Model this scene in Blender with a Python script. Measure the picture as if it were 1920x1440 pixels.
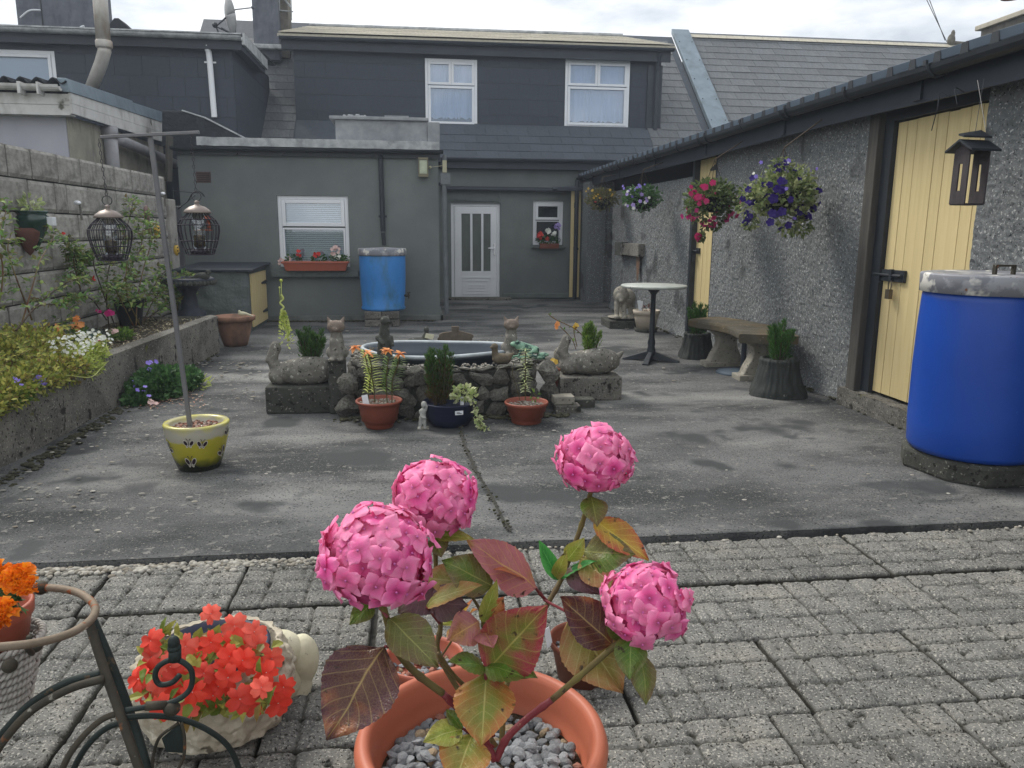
import bpy, math, random, zlib
import numpy as np
from mathutils import Vector, Matrix, noise

for o in list(bpy.data.objects):
    bpy.data.objects.remove(o)
S = bpy.context.scene
COL = S.collection
rad = math.radians
rnd = random.Random(11)
V = Vector

# ------------------------------------------------------------------ camera
EYE = 1.35
FPX = 1443.0
YAW, PITCH, ROLL = rad(7.1), rad(11.3), rad(0.4)
fw = V((math.sin(YAW) * math.cos(PITCH), math.cos(YAW) * math.cos(PITCH), -math.sin(PITCH)))
_r = V((math.cos(YAW), -math.sin(YAW), 0))
_u = _r.cross(fw)
RX = _r * math.cos(ROLL) + _u * math.sin(ROLL)
UX = _u * math.cos(ROLL) - _r * math.sin(ROLL)
CAMPOS = V((0, 0, EYE))
cd = bpy.data.cameras.new('camera')
cam = bpy.data.objects.new('camera', cd)
COL.objects.link(cam)
m = Matrix((RX, UX, -fw)).transposed().to_4x4()
m.translation = CAMPOS
cam.matrix_world = m
cd.sensor_fit = 'HORIZONTAL'
cd.sensor_width = 36
cd.lens = 36 * FPX / 1920
cd.clip_start = 0.05
cd.clip_end = 2000
S.camera = cam

# ------------------------------------------------------------------ world, sun, exposure
SUN_EL, SUN_AZ = 48, -38          # azimuth from +Y towards +X (negative = left of the house ridge)
w = bpy.data.worlds.new('World')
S.world = w
w.use_nodes = True
nt = w.node_tree
nt.nodes.clear()
out = nt.nodes.new('ShaderNodeOutputWorld')
sky = nt.nodes.new('ShaderNodeTexSky')
sky.sky_type = 'NISHITA'
sky.sun_disc = False
sky.sun_elevation = rad(SUN_EL)
sky.sun_rotation = rad(SUN_AZ)
b1 = nt.nodes.new('ShaderNodeBackground')
b1.inputs[1].default_value = 0.1
nt.links.new(sky.outputs[0], b1.inputs[0])
tc = nt.nodes.new('ShaderNodeTexCoord')
mp = nt.nodes.new('ShaderNodeMapping')
mp.inputs['Scale'].default_value = (1.0, 1.0, 3.2)
mp.inputs['Location'].default_value = (2.1, 1.7, 0.42)
nt.links.new(tc.outputs['Generated'], mp.inputs[0])
nz = nt.nodes.new('ShaderNodeTexNoise')
nz.inputs['Scale'].default_value = 3.6
nz.inputs['Detail'].default_value = 7
nz.inputs['Roughness'].default_value = 0.55
nt.links.new(mp.outputs[0], nz.inputs[0])
cr = nt.nodes.new('ShaderNodeValToRGB')
cr.color_ramp.elements[0].position = 0.42
cr.color_ramp.elements[0].color = (1.16, 1.165, 1.165, 1)
cr.color_ramp.elements[1].position = 0.67
cr.color_ramp.elements[1].color = (0.50, 0.545, 0.60, 1)
nt.links.new(nz.outputs[0], cr.inputs[0])
b2 = nt.nodes.new('ShaderNodeBackground')
b2.inputs[1].default_value = 1.0
nt.links.new(cr.outputs[0], b2.inputs[0])
mx = nt.nodes.new('ShaderNodeMixShader')
mx.inputs[0].default_value = 0.88
nt.links.new(b1.outputs[0], mx.inputs[1])
nt.links.new(b2.outputs[0], mx.inputs[2])
nt.links.new(mx.outputs[0], out.inputs[0])

sd = bpy.data.lights.new('sun', 'SUN')
sd.energy = 2.3
sd.angle = rad(20)
sd.color = (1.0, 0.95, 0.87)
sun = bpy.data.objects.new('sun', sd)
COL.objects.link(sun)
sdir = V((math.sin(rad(SUN_AZ)) * math.cos(rad(SUN_EL)), math.cos(rad(SUN_AZ)) * math.cos(rad(SUN_EL)), math.sin(rad(SUN_EL))))
sun.rotation_euler = sdir.to_track_quat('Z', 'Y').to_euler()
sun.location = (0, 0, 20)
S.view_settings.view_transform = 'Standard'
S.view_settings.look = 'None'
S.view_settings.gamma = 1
S.view_settings.exposure = 0.38
S.view_settings.use_curve_mapping = False

# ------------------------------------------------------------------ helpers: survey of the photograph -> metres
def ray(x, y):
    return fw * FPX + RX * (x - 960) + UX * (720 - y)
def G(x, y, z=0.0):
    d = ray(x, y); return CAMPOS + d * ((z - EYE) / d.z)
def WY(x, y, Y):
    d = ray(x, y); return CAMPOS + d * (Y / d.y)
def WX(x, y, X):
    d = ray(x, y); return CAMPOS + d * (X / d.x)

# ------------------------------------------------------------------ helpers: materials
def lin(c):
    if isinstance(c, str):
        c = [int(c[i:i + 2], 16) / 255 for i in (0, 2, 4)]
        return tuple(((x + .055) / 1.055) ** 2.4 if x > .04 else x / 12.92 for x in c)
    return tuple(c)

MATS = {}
def mat(name, c1, c2=None, scale=6, rough=.85, bump=0, bscale=60, bdist=.004, big=None, bigscale=1.2, bigamt=.6,
        speck=None, sscale=90, sth=.62, orand=0, irand=None, metal=0, spec=.3, transl=0, coat=0, stretch=(1, 1, 1),
        detail=6, mid=.5, width=.35, streak=None, streakamt=.5, zdirt=None):
    if name in MATS:
        return MATS[name]
    M = bpy.data.materials.new(name)
    MATS[name] = M
    M.use_nodes = True
    t = M.node_tree
    N, L = t.nodes, t.links
    P = N['Principled BSDF']
    c1 = lin(c1); c2 = lin(c2) if c2 else None
    tc = N.new('ShaderNodeTexCoord')
    mp = N.new('ShaderNodeMapping')
    mp.inputs['Scale'].default_value = stretch
    L.new(tc.outputs['Object'], mp.inputs[0])
    def mix(fac, a, b, mode='MIX'):
        n = N.new('ShaderNodeMix'); n.data_type = 'RGBA'; n.blend_type = mode
        for inp, v in ((n.inputs[0], fac), (n.inputs[6], a), (n.inputs[7], b)):
            if hasattr(v, 'links') or hasattr(v, 'is_linked'):
                L.new(v, inp)
            elif isinstance(v, (int, float)):
                inp.default_value = v
            else:
                inp.default_value = (*v, 1)
        return n.outputs[2]
    def noi(sc, det=detail, vec=None, lo=0.0, hi=1.0, rg=.6):
        n = N.new('ShaderNodeTexNoise'); n.inputs['Scale'].default_value = sc
        n.inputs['Detail'].default_value = det; n.inputs['Roughness'].default_value = rg
        L.new(vec or mp.outputs[0], n.inputs[0])
        r = N.new('ShaderNodeMapRange'); r.inputs[1].default_value = lo; r.inputs[2].default_value = hi
        L.new(n.outputs[0], r.inputs[0])
        return r.outputs[0]
    col = c1
    if c2:
        col = mix(noi(scale, lo=mid - width / 2, hi=mid + width / 2), c1, c2)
    if big:
        col = mix(noi(bigscale, det=8, lo=.5 - bigamt * .1, hi=.5 + .25), col, lin(big))
    if streak:
        ms = N.new('ShaderNodeMapping'); ms.inputs['Scale'].default_value = (3.2, 3.2, 1.3)
        L.new(tc.outputs['Object'], ms.inputs[0])
        col = mix(noi(1.5, det=7, vec=ms.outputs[0], lo=.5, hi=.5 + .45 * (1.1 - streakamt)), col, lin(streak))
    if speck:
        sp = speck if isinstance(speck, list) else [(speck, sscale, sth)]
        for k, (sc_, ss, st) in enumerate(sp):
            n = N.new('ShaderNodeTexNoise'); n.inputs['Scale'].default_value = ss; n.inputs['Detail'].default_value = 3
            L.new(tc.outputs['Object'], n.inputs[0])
            r = N.new('ShaderNodeMapRange'); r.inputs[1].default_value = st; r.inputs[2].default_value = st + .06
            L.new(n.outputs[0], r.inputs[0])
            col = mix(r.outputs[0], col, lin(sc_))
    if zdirt:      # grit held in the low joints of the cast surface
        sz = N.new('ShaderNodeSeparateXYZ'); L.new(tc.outputs['Object'], sz.inputs[0])
        r = N.new('ShaderNodeMapRange'); r.inputs[1].default_value = zdirt[1]; r.inputs[2].default_value = zdirt[0]
        L.new(sz.outputs[2], r.inputs[0])
        col = mix(r.outputs[0], col, lin(zdirt[2]))
    if orand:
        oi = N.new('ShaderNodeObjectInfo')
        r = N.new('ShaderNodeMapRange'); r.inputs[3].default_value = 1 - orand; r.inputs[4].default_value = 1 + orand
        L.new(oi.outputs['Random'], r.inputs[0])
        h = N.new('ShaderNodeHueSaturation')
        L.new(r.outputs[0], h.inputs['Value'])
        if hasattr(col, 'links') or hasattr(col, 'is_linked'):
            L.new(col, h.inputs['Color'])
        else:
            h.inputs['Color'].default_value = (*col, 1)
        col = h.outputs[0]
    if irand:
        ge = N.new('ShaderNodeNewGeometry')
        rp = N.new('ShaderNodeValToRGB')
        cols = [lin(c) for c in irand]
        while len(rp.color_ramp.elements) < len(cols):
            rp.color_ramp.elements.new(0.5)
        for k, c in enumerate(cols):
            rp.color_ramp.elements[k].position = k / max(1, len(cols) - 1)
            rp.color_ramp.elements[k].color = (*c, 1)
        L.new(ge.outputs['Random Per Island'], rp.inputs[0])
        col = mix(.75, col, rp.outputs[0])
    if hasattr(col, 'links') or hasattr(col, 'is_linked'):
        L.new(col, P.inputs['Base Color'])
    else:
        P.inputs['Base Color'].default_value = (*col, 1)
    P.inputs['Roughness'].default_value = rough
    P.inputs['Metallic'].default_value = metal
    P.inputs['Specular IOR Level'].default_value = spec
    if coat:
        P.inputs['Coat Weight'].default_value = coat
        P.inputs['Coat Roughness'].default_value = .1
    if bump:
        n = N.new('ShaderNodeTexNoise'); n.inputs['Scale'].default_value = bscale; n.inputs['Detail'].default_value = 5
        n.inputs['Roughness'].default_value = .65
        L.new(tc.outputs['Object'], n.inputs[0])
        b = N.new('ShaderNodeBump'); b.inputs['Strength'].default_value = bump; b.inputs['Distance'].default_value = bdist
        L.new(n.outputs[0], b.inputs['Height'])
        L.new(b.outputs[0], P.inputs['Normal'])
    if transl:
        tr = N.new('ShaderNodeBsdfTranslucent')
        if hasattr(col, 'links') or hasattr(col, 'is_linked'):
            L.new(col, tr.inputs[0])
        else:
            tr.inputs[0].default_value = (*col, 1)
        ms_ = N.new('ShaderNodeMixShader'); ms_.inputs[0].default_value = transl
        L.new(P.outputs[0], ms_.inputs[1]); L.new(tr.outputs[0], ms_.inputs[2])
        L.new(ms_.outputs[0], N['Material Output'].inputs[0])
    return M

# ------------------------------------------------------------------ helpers: mesh building
class MB:
    def __init__(s):
        s.v, s.f, s.m, s.uv = [], [], [], None
    def add(s, vs, fs, mi=0):
        o = len(s.v)
        s.v += [tuple(v) for v in vs]
        s.f += [tuple(i + o for i in f) for f in fs]
        s.m += [mi] * len(fs)
    def box(s, x0, x1, y0, y1, z0, z1, mi=0):
        s.add([(x0, y0, z0), (x1, y0, z0), (x1, y1, z0), (x0, y1, z0), (x0, y0, z1), (x1, y0, z1), (x1, y1, z1), (x0, y1, z1)],
              [(3, 2, 1, 0), (4, 5, 6, 7), (0, 1, 5, 4), (1, 2, 6, 5), (2, 3, 7, 6), (3, 0, 4, 7)], mi)
        return s
    def obox(s, c, a, b, d, mi=0):
        c, a, b, d = V(c), V(a), V(b), V(d)
        p = [c + a * i + b * j + d * k for k in (-1, 1) for i, j in ((-1, -1), (1, -1), (1, 1), (-1, 1))]
        s.add(p, [(3, 2, 1, 0), (4, 5, 6, 7), (0, 1, 5, 4), (1, 2, 6, 5), (2, 3, 7, 6), (3, 0, 4, 7)], mi)
        return s
    def hexa(s, p, mi=0):   # 8 points, bottom ring then top ring
        s.add(p, [(3, 2, 1, 0), (4, 5, 6, 7), (0, 1, 5, 4), (1, 2, 6, 5), (2, 3, 7, 6), (3, 0, 4, 7)], mi)
        return s
    def prism(s, poly, d, mi=0):
        n = len(poly); d = V(d)
        s.add([V(p) for p in poly] + [V(p) + d for p in poly],
              [tuple(range(n))[::-1], tuple(range(n, 2 * n))] + [(i, (i + 1) % n, n + (i + 1) % n, n + i) for i in range(n)], mi)
        return s
    def tube(s, pts, r, n=8, mi=0, closed=False):
        pts = [V(p) for p in pts]
        k = len(pts)
        rr = r if isinstance(r, (list, tuple)) else [r] * k
        vs, fs = [], []
        up = None
        for i, p in enumerate(pts):
            if closed:
                t = pts[(i + 1) % k] - pts[i - 1]
            else:
                t = pts[min(i + 1, k - 1)] - pts[max(i - 1, 0)]
            if t.length < 1e-9: t = V((0, 0, 1))
            t.normalize()
            if up is None:
                up = V((0, 0, 1)) if abs(t.z) < .9 else V((1, 0, 0))
            a = t.cross(up)
            if a.length < 1e-4: a = t.cross(V((1, .3, 0)))
            a.normalize(); b = a.cross(t).normalized(); up = b
            for j in range(n):
                th = 2 * math.pi * j / n
                vs.append(p + (a * math.cos(th) + b * math.sin(th)) * rr[i])
        for i in range(k if closed else k - 1):
            i2 = (i + 1) % k
            for j in range(n):
                j2 = (j + 1) % n
                fs.append((i * n + j, i * n + j2, i2 * n + j2, i2 * n + j))
        if not closed:
            fs.append(tuple(range(n))[::-1]); fs.append(tuple(range((k - 1) * n, k * n)))
        s.add(vs, fs, mi)
        return s
    def lathe(s, prof, c=(0, 0, 0), n=32, mi=0, sx=1, sy=1, wob=0, seed=0):
        vs, fs = [], []
        c = V(c)
        for i, (r, z) in enumerate(prof):
            for j in range(n):
                th = 2 * math.pi * j / n
                q = r
                if wob:
                    q = r * (1 + wob * noise.noise(V((math.cos(th) * 2 + seed, math.sin(th) * 2, z * 9))))
                vs.append((c.x + q * math.cos(th) * sx, c.y + q * math.sin(th) * sy, c.z + z))
        k = len(prof)
        for i in range(k - 1):
            for j in range(n):
                j2 = (j + 1) % n
                fs.append((i * n + j, i * n + j2, (i + 1) * n + j2, (i + 1) * n + j))
        if prof[0][0] > 1e-4: fs.append(tuple(range(n))[::-1])
        if prof[-1][0] > 1e-4: fs.append(tuple(range((k - 1) * n, k * n)))
        s.add(vs, fs, mi)
        return s
    def ball(s, c, r, n=12, k=8, mi=0, rot=None):
        r = (r, r, r) if isinstance(r, (int, float)) else r
        c = V(c)
        vs = [V((0, 0, -1))]
        for i in range(1, k):
            ph = -math.pi / 2 + math.pi * i / k
            for j in range(n):
                th = 2 * math.pi * j / n
                vs.append(V((math.cos(ph) * math.cos(th), math.cos(ph) * math.sin(th), math.sin(ph))))
        vs.append(V((0, 0, 1)))
        fs = [(0, 1 + (j + 1) % n, 1 + j) for j in range(n)]
        for i in range(k - 2):
            for j in range(n):
                j2 = (j + 1) % n
                fs.append((1 + i * n + j, 1 + i * n + j2, 1 + (i + 1) * n + j2, 1 + (i + 1) * n + j))
        e = len(vs) - 1
        fs += [(e, 1 + (k - 2) * n + j, 1 + (k - 2) * n + (j + 1) % n) for j in range(n)]
        vs = [V((v.x * r[0], v.y * r[1], v.z * r[2])) for v in vs]
        if rot is not None: vs = [rot @ v for v in vs]
        s.add([v + c for v in vs], fs, mi)
        return s
    def surf(s, fn, nu, nv, mi=0, wrap=False):
        vs = [fn(i / nu, j / nv) for i in range(nu + 1) for j in range(nv + 1)]
        fs = [(i * (nv + 1) + j, (i + 1) * (nv + 1) + j, (i + 1) * (nv + 1) + j + 1, i * (nv + 1) + j + 1) for i in range(nu) for j in range(nv)]
        s.add(vs, fs, mi)
        return s
    def leaf(s, p, d, n, L, W, mi=0, curl=.25, fold=.2):
        p, d, n = V(p), V(d).normalized(), V(n)
        sd = d.cross(n)
        if sd.length < 1e-4: sd = d.cross(V((1, .2, .1)))
        sd.normalize(); n = sd.cross(d).normalized()
        a = p + d * L * .35 + sd * W * .5 + n * (fold * W)
        b = p + d * L * .35 - sd * W * .5 + n * (fold * W)
        a2 = p + d * L * .72 + sd * W * .36 + n * (fold * W * .6 - curl * L * .35)
        b2 = p + d * L * .72 - sd * W * .36 + n * (fold * W * .6 - curl * L * .35)
        c1 = p + d * L * .35
        c2 = p + d * L * .72 - n * curl * L * .3
        t = p + d * L - n * curl * L
        s.add([p, a, a2, t, b2, b, c1, c2], [(0, 1, 6), (6, 1, 2, 7), (7, 2, 3), (0, 6, 5), (6, 7, 4, 5), (7, 3, 4)], mi)
        return s
    def build(s, name, mats=None, parent=None, smooth=False, bevel=0, local=False, origin=None, mod=None):
        me = bpy.data.meshes.new(name)
        off = V((0, 0, 0))
        if parent is not None and not local:
            off = wloc(parent)
        if origin is not None: origin = V(origin)
        base = off if origin is None else origin
        vs = [(x - base.x, y - base.y, z - base.z) for x, y, z in s.v] if base.length else s.v
        me.from_pydata(vs, [], s.f)
        ml = mats if isinstance(mats, (list, tuple)) else [mats]
        for q in ml:
            me.materials.append(q)
        if len(ml) > 1:
            me.polygons.foreach_set('material_index', s.m)
        if smooth:
            me.polygons.foreach_set('use_smooth', [True] * len(me.polygons))
        me.update()
        o = bpy.data.objects.new(name, me)
        COL.objects.link(o)
        if parent is not None:
            o.parent = parent
        if origin is not None:
            o.location = origin - off
        if bevel:
            b = o.modifiers.new('bevel', 'BEVEL'); b.width = bevel; b.segments = 2; b.limit_method = 'ANGLE'
        return o

def wloc(o):
    l = V((0, 0, 0))
    while o is not None:
        l += o.location; o = o.parent
    return l
def tag(o, label=None, cat=None, group=None, kind=None):
    if label: o['label'] = label
    if cat: o['category'] = cat
    if group: o['group'] = group
    if kind: o['kind'] = kind
    return o
def thing(name, label, cat, loc=(0, 0, 0), group=None, rz=0):
    o = bpy.data.objects.new(name, None)
    COL.objects.link(o)
    o.location = loc; o.rotation_euler = (0, 0, rz); o.empty_display_size = .1
    return tag(o, label, cat, group)
def dup(root, loc, rz=0, label=None, scale=None):
    def cp(o, par):
        c = o.copy(); COL.objects.link(c)
        if par is not None: c.parent = par
        for ch in o.children: cp(ch, c)
        return c
    r = cp(root, None)
    r.location = loc; r.rotation_euler = (0, 0, rz)
    if scale: r.scale = (scale,) * 3
    if label: r['label'] = label
    return r
def inst(me, name, parent, loc, rot=None, scale=(1, 1, 1), label=None, local=False):
    o = bpy.data.objects.new(name, me)
    COL.objects.link(o)
    off = V((0, 0, 0)) if (parent is None or local) else wloc(parent)
    o.parent = parent
    o.rotation_mode = 'QUATERNION'
    if rot is not None: o.rotation_quaternion = rot.to_quaternion() if hasattr(rot, 'to_quaternion') else rot
    o.location = V(loc) - off
    o.scale = scale if not isinstance(scale, (int, float)) else (scale,) * 3
    if label: o['label'] = label
    return o
def mesh_of(mb, name, mats, smooth=False):
    o = mb.build(name, mats, smooth=smooth)
    me = o.data
    bpy.data.objects.remove(o)
    return me
def stuff(o, label=None, cat=None):
    return tag(o, label, cat, None, 'stuff')
def basis(xa, ya, za):
    return Matrix((V(xa), V(ya), V(za))).transposed()
def rdir(r=None):
    r = r or rnd
    z = r.uniform(-1, 1); t = r.uniform(0, 2 * math.pi); q = math.sqrt(1 - z * z)
    return V((q * math.cos(t), q * math.sin(t), z))
def spline(pts, n=6):
    pts = [V(p) for p in pts]
    P = [pts[0] * 2 - pts[1]] + pts + [pts[-1] * 2 - pts[-2]]
    o = []
    for i in range(1, len(P) - 2):
        for k in range(n):
            t = k / n
            a, b, c, d = P[i - 1], P[i], P[i + 1], P[i + 2]
            o.append(.5 * ((2 * b) + (c - a) * t + (2 * a - 5 * b + 4 * c - d) * t * t + (3 * b - a - 3 * c + d) * t ** 3))
    o.append(pts[-1])
    return o
def blob(name, prims, mt, parent, voxel=.01, it=3, local=False, disp=0):
    b = MB()
    for p in prims:
        if p[0] == 'e':
            rot = p[3] if len(p) > 3 else None
            if rot is not None: rot = Matrix.Rotation(rad(rot[1]), 3, rot[0])
            b.ball(p[1], p[2], 14, 10, rot=rot)
        else:
            _, a, c, r0, r1 = p
            a, c = V(a), V(c)
            b.tube([a, a.lerp(c, .5), c], [r0, (r0 + r1) / 2, r1], 12)
            b.ball(a, r0 * .99, 12, 8); b.ball(c, r1 * .99, 12, 8)
    o = b.build(name, mt, parent, smooth=True, local=local)
    md = o.modifiers.new('join', 'REMESH'); md.mode = 'VOXEL'; md.voxel_size = voxel; md.use_smooth_shade = True
    sm = o.modifiers.new('smooth', 'SMOOTH'); sm.iterations = it; sm.factor = .5
    if disp:
        tx = bpy.data.textures.get('rough_clouds') or bpy.data.textures.new('rough_clouds', 'CLOUDS')
        tx.noise_scale = .03
        dm = o.modifiers.new('rough', 'DISPLACE'); dm.texture = tx; dm.strength = disp; dm.texture_coords = 'LOCAL'
    return o
def rock_mesh(name, seed, mt, flat=.75, cuts=2, amp=.25):
    b = MB(); n = 10 if cuts > 1 else 7; k = 7 if cuts > 1 else 5
    b.ball((0, 0, 0), 1, n, k)
    r = random.Random(seed)
    pl = [(rdir(r), r.uniform(.55, .85)) for _ in range(9)]
    vs = []
    for v in b.v:
        v = V(v)
        for nn, dd in pl:
            e = v.dot(nn)
            if e > dd: v = v - nn * (e - dd) * .9
        v *= 1 + amp * noise.noise(v * 1.4 + V((seed * 3.1, 0, 0)))
        vs.append((v.x, v.y, v.z * flat))
    b.v = vs
    return mesh_of(b, name, mt)

# ------------------------------------------------------------------ materials
m_yard = mat('yard_concrete', '686969', '3b3d3e', scale=.9, rough=.93, bump=1, bscale=75, bdist=.008, big='9b9b98', bigscale=.55, width=.2, bigamt=-.15,
             stretch=(.75, 1.7, 1), speck=[('797874', 22, .61), ('8e8c85', 120, .62), ('28292a', 95, .59), ('424445', 1.5, .575), ('4a4c4d', 2.6, .64)], streak=None, spec=.25)
m_slab = mat('patio_slab', '7f7f7c', '626260', scale=8, rough=.95, bump=1, bscale=150, bdist=.010, big='9a978e', bigscale=2.6, width=.3,
             speck=[('aaa8a0', 125, .57), ('3a3935', 110, .58), ('dcd7ca', 210, .66), ('7a6647', 9, .75), ('4a4944', 12, .69)], orand=.10, spec=.2, zdirt=(-.015, -.005, '46453f'))
m_joint = mat('joint_grit', '45443f', '2b2a26', scale=40, rough=1, bump=.8, bscale=150)
m_block = mat('concrete_block', 'aeaca6', '8f8d87', scale=5, rough=.95, bump=1, bscale=75, bdist=.006, orand=.12, big='75746f', bigscale=2.5, bigamt=.1,
              speck=[('3a3a38', 120, .66), ('b4b2ac', 150, .69)], spec=.2)
m_mortar = mat('mortar', '383734', '2a2927', scale=12, rough=1, bump=.8, bscale=90)
m_plcon = mat('planter_concrete', '827f78', '5f5d58', scale=4, rough=.95, bump=1, bscale=60, bdist=.008, big='43423d', bigscale=1.6, bigamt=.1,
              speck=[('a8a59c', 80, .62), ('2b2b28', 50, .60), ('5a5a2c', 6, .70), ('2f2e2a', 9, .62)], spec=.2)
m_soil = mat('soil', '554c3e', '3a342b', scale=20, rough=1, bump=1, bscale=60, bdist=.02, speck=[('a8a294', 60, .62)])
m_grey = mat('painted_render', '727876', '686e6d', scale=1.2, rough=.8, bump=.35, bscale=18, bdist=.005, big='5f6465', bigscale=.6, spec=.3)
m_greydk = mat('painted_render_low', '6a7270', '5a6160', scale=3, rough=.85, bump=1, bscale=9, bdist=.03, spec=.3)
m_clad = mat('slate_cladding', '3b424d', '343b46', scale=6, rough=.6, bump=.25, bscale=60, orand=.05, spec=.35)
m_slate = mat('roof_slate', '686c70', '575b5f', scale=10, rough=.7, bump=.5, bscale=45, orand=.13, big='757775', bigscale=1.1, speck=[('434545', 5, .64)], spec=.35)
m_slatedk = mat('roof_slate_dark', '4e545c', '444a52', scale=10, rough=.7, bump=.5, bscale=45, orand=.09, speck=[('8b8d8c', 30, .72)])
m_tile_pale = mat('dormer_roof_tile', 'bdb7a4', 'a39e90', scale=12, rough=.5, bump=.5, bscale=60, orand=.1)
m_black = mat('black_paint', '22262c', '2b3036', scale=5, rough=.5, bump=.2, bscale=40, spec=.4)
m_fascia = mat('glare_lifted_black', '2e343d', '363c45', scale=4, rough=.55, bump=.2, bscale=30, spec=.35)  # black paint, its colour lifted to blue-grey to stand in for lens glare
m_lead = mat('lead_flashing', 'b9bcbd', '8b8f92', scale=9, rough=.6, bump=.5, bscale=20, bdist=.006, big='6a6e70', bigscale=4, bigamt=-.2, metal=.15)
m_zinc = mat('zinc_sheet', '7e8d98', '6f7e89', scale=4, rough=.45, metal=.35, streak='5b6468', streakamt=.3)
m_upvc = mat('white_upvc', 'e6e9ed', 'dadee3', scale=2, rough=.35, spec=.5)
m_glass = mat('window_glass', '8fa0b3', rough=.08, spec=.8)
m_glassdk = mat('dark_glass', '1c232b', rough=.08, spec=.8)
m_frost = mat('frosted_glass', '5a625c', '474e4c', scale=3, rough=.35, spec=.5, stretch=(2, 2, .8))
m_net = mat('net_curtain', 'e2e8f4', 'c9d3e6', scale=14, rough=.9, stretch=(3, 3, .08))
m_blind = mat('venetian_blind', 'd8e0dc', rough=.5)
m_boards = mat('white_boards', 'cfcfce', 'bab9b6', scale=5, rough=.6, streak='6d6c62', streakamt=.25, speck=[('55544a', 5, .68)], bump=.2, bscale=40)
m_lilac = mat('pale_render', 'a9a9b2', '9b9ca6', scale=2, rough=.9, bump=.3, bscale=30)
m_cream = mat('weathered_cream_render', 'a29f90', '85837a', scale=3, rough=.9, bump=.3, bscale=30, streak='5b5a54', streakamt=.5)
m_bitumen = mat('bitumen', '30353b', '22262b', scale=8, rough=.8, bump=1, bscale=12, bdist=.02)
m_whitish = mat('limewashed_render', '9fa2a5', '878b90', scale=7, rough=.9, bump=.5, bscale=30, big='6e7276', bigscale=3)
m_chim = mat('chimney_render', '6c7078', '585c65', scale=5, rough=.9, bump=.5, bscale=25, streak='454850', streakamt=.6)
m_chimbrown = mat('old_chimney_render', '77736a', '57544c', scale=8, rough=.95, bump=.7, bscale=30)
m_steel = mat('stainless_flue', 'c4c1ba', 'a5a29c', scale=3, rough=.4, metal=.15, streak='8f7458', streakamt=.4)
m_pebble = mat('pebbledash', '7d8081', '5b5e60', scale=40, rough=.95, bump=1, bscale=105, bdist=.008, big='66696a', bigscale=.9, width=.35,
               speck=[('aeb0af', 60, .60), ('2b2d30', 55, .63), ('4d4f50', 1.7, .61)], spec=.25)
m_yellow = mat('yellow_paint', 'd6c493', 'c9b684', scale=4, rough=.6, bump=.25, bscale=50, big='c6b485', bigscale=1.2, speck=[('8a784c', 24, .74)], spec=.35, orand=.03)
m_postwood = mat('grey_timber', '55524d', '403e3b', scale=8, rough=.85, bump=.6, bscale=60, stretch=(3, 3, .4))
m_sheet = mat('roof_sheet', '56626e', '4b5762', scale=3, rough=.6, spec=.3)
m_blue = mat('blue_plastic', '0c45a4', '0a3f9a', scale=3, rough=.38, spec=.5, bump=.08, bscale=30, speck=[('2a62bd', 24, .74)])
m_bluelt = mat('pale_blue_plastic', '3d86cc', '3379be', scale=3, rough=.5, spec=.4, streak='3f5f58', streakamt=.5)
m_lid = mat('peeling_metal_lid', '9a9ca2', '7f8188', scale=6, rough=.55, metal=.1, width=.05, speck=[('8a5236', 13, .66), ('d9d7d0', 8, .56), ('5c5048', 40, .68)])
m_stone = mat('weathered_limestone', '7d7b74', '53524d', scale=5, width=.25, rough=.95, bump=1, bscale=30, bdist=.01, orand=.25,
              speck=[('a9a8a0', 22, .62), ('2c2d2a', 30, .60)], spec=.2)
m_stonegap = mat('dark_rubble_mortar', '3b3a36', '2a2a27', scale=20, rough=1, bump=1, bscale=40, bdist=.02)
m_statue = mat('cast_stone', '84817a', '65635d', scale=16, rough=.95, bump=.8, bscale=70, bdist=.004, speck=[('b1afa6', 45, .62), ('32332f', 50, .62)], spec=.2)
m_statuedk = mat('dark_cast_stone', '4d4f4a', '3b3d39', scale=16, rough=.95, bump=.8, bscale=70, speck=[('7a7b73', 45, .64)])
m_statuelt = mat('pale_cast_stone', '9a968b', '7e7a70', scale=12, rough=.95, bump=.8, bscale=60, speck=[('54524c', 40, .62)])
m_mossblk = mat('mossy_block', '4c4d48', '363733', scale=6, rough=1, bump=1, bscale=40, bdist=.006, speck=[('7d7c74', 55, .63), ('23241f', 30, .6)])
m_terra = mat('terracotta_plastic', 'a85c47', 'a05541', scale=4, rough=.45, spec=.4, bump=.1, bscale=40)
m_terradk = mat('brown_plastic', '74402f', '6a3a2b', scale=5, rough=.55, speck=[('8f5a44', 60, .66)])
m_terraold = mat('aged_terracotta', '94705c', '7a5c4d', scale=8, rough=.85, bump=.4, bscale=40, streak='4e423b', streakamt=.6)
m_navy = mat('navy_plastic', '262b42', '1f2439', scale=5, rough=.5)
m_gravel = mat('grey_gravel', '96999c', '7a7e82', scale=3, rough=.85, bump=.5, bscale=30, orand=.32, spec=.3)
m_gravelbr = mat('buff_gravel', 'a8977e', '8c7a62', scale=3, rough=.85, bump=.5, bscale=30, orand=.25)
m_gravelred = mat('reddish_gravel', 'a87464', '8f6456', scale=3, rough=.85, orand=.25)
m_pebb = mat('river_pebbles', '8a877f', rough=.85, irand=['55534e', '8f8c84', 'b7b4ab', '6e6558', 'a09c90'])
m_bark = mat('mulch', '704a3c', rough=.9, irand=['5a3428', '9a6a58', 'c09a88', '47291f', 'd8c8be'])
m_iron = mat('rusty_iron', '37352f', '4c463c', scale=18, rough=.7, metal=.3, bump=.5, bscale=70, speck=[('7c5236', 22, .60), ('8a887e', 40, .67)])
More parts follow.
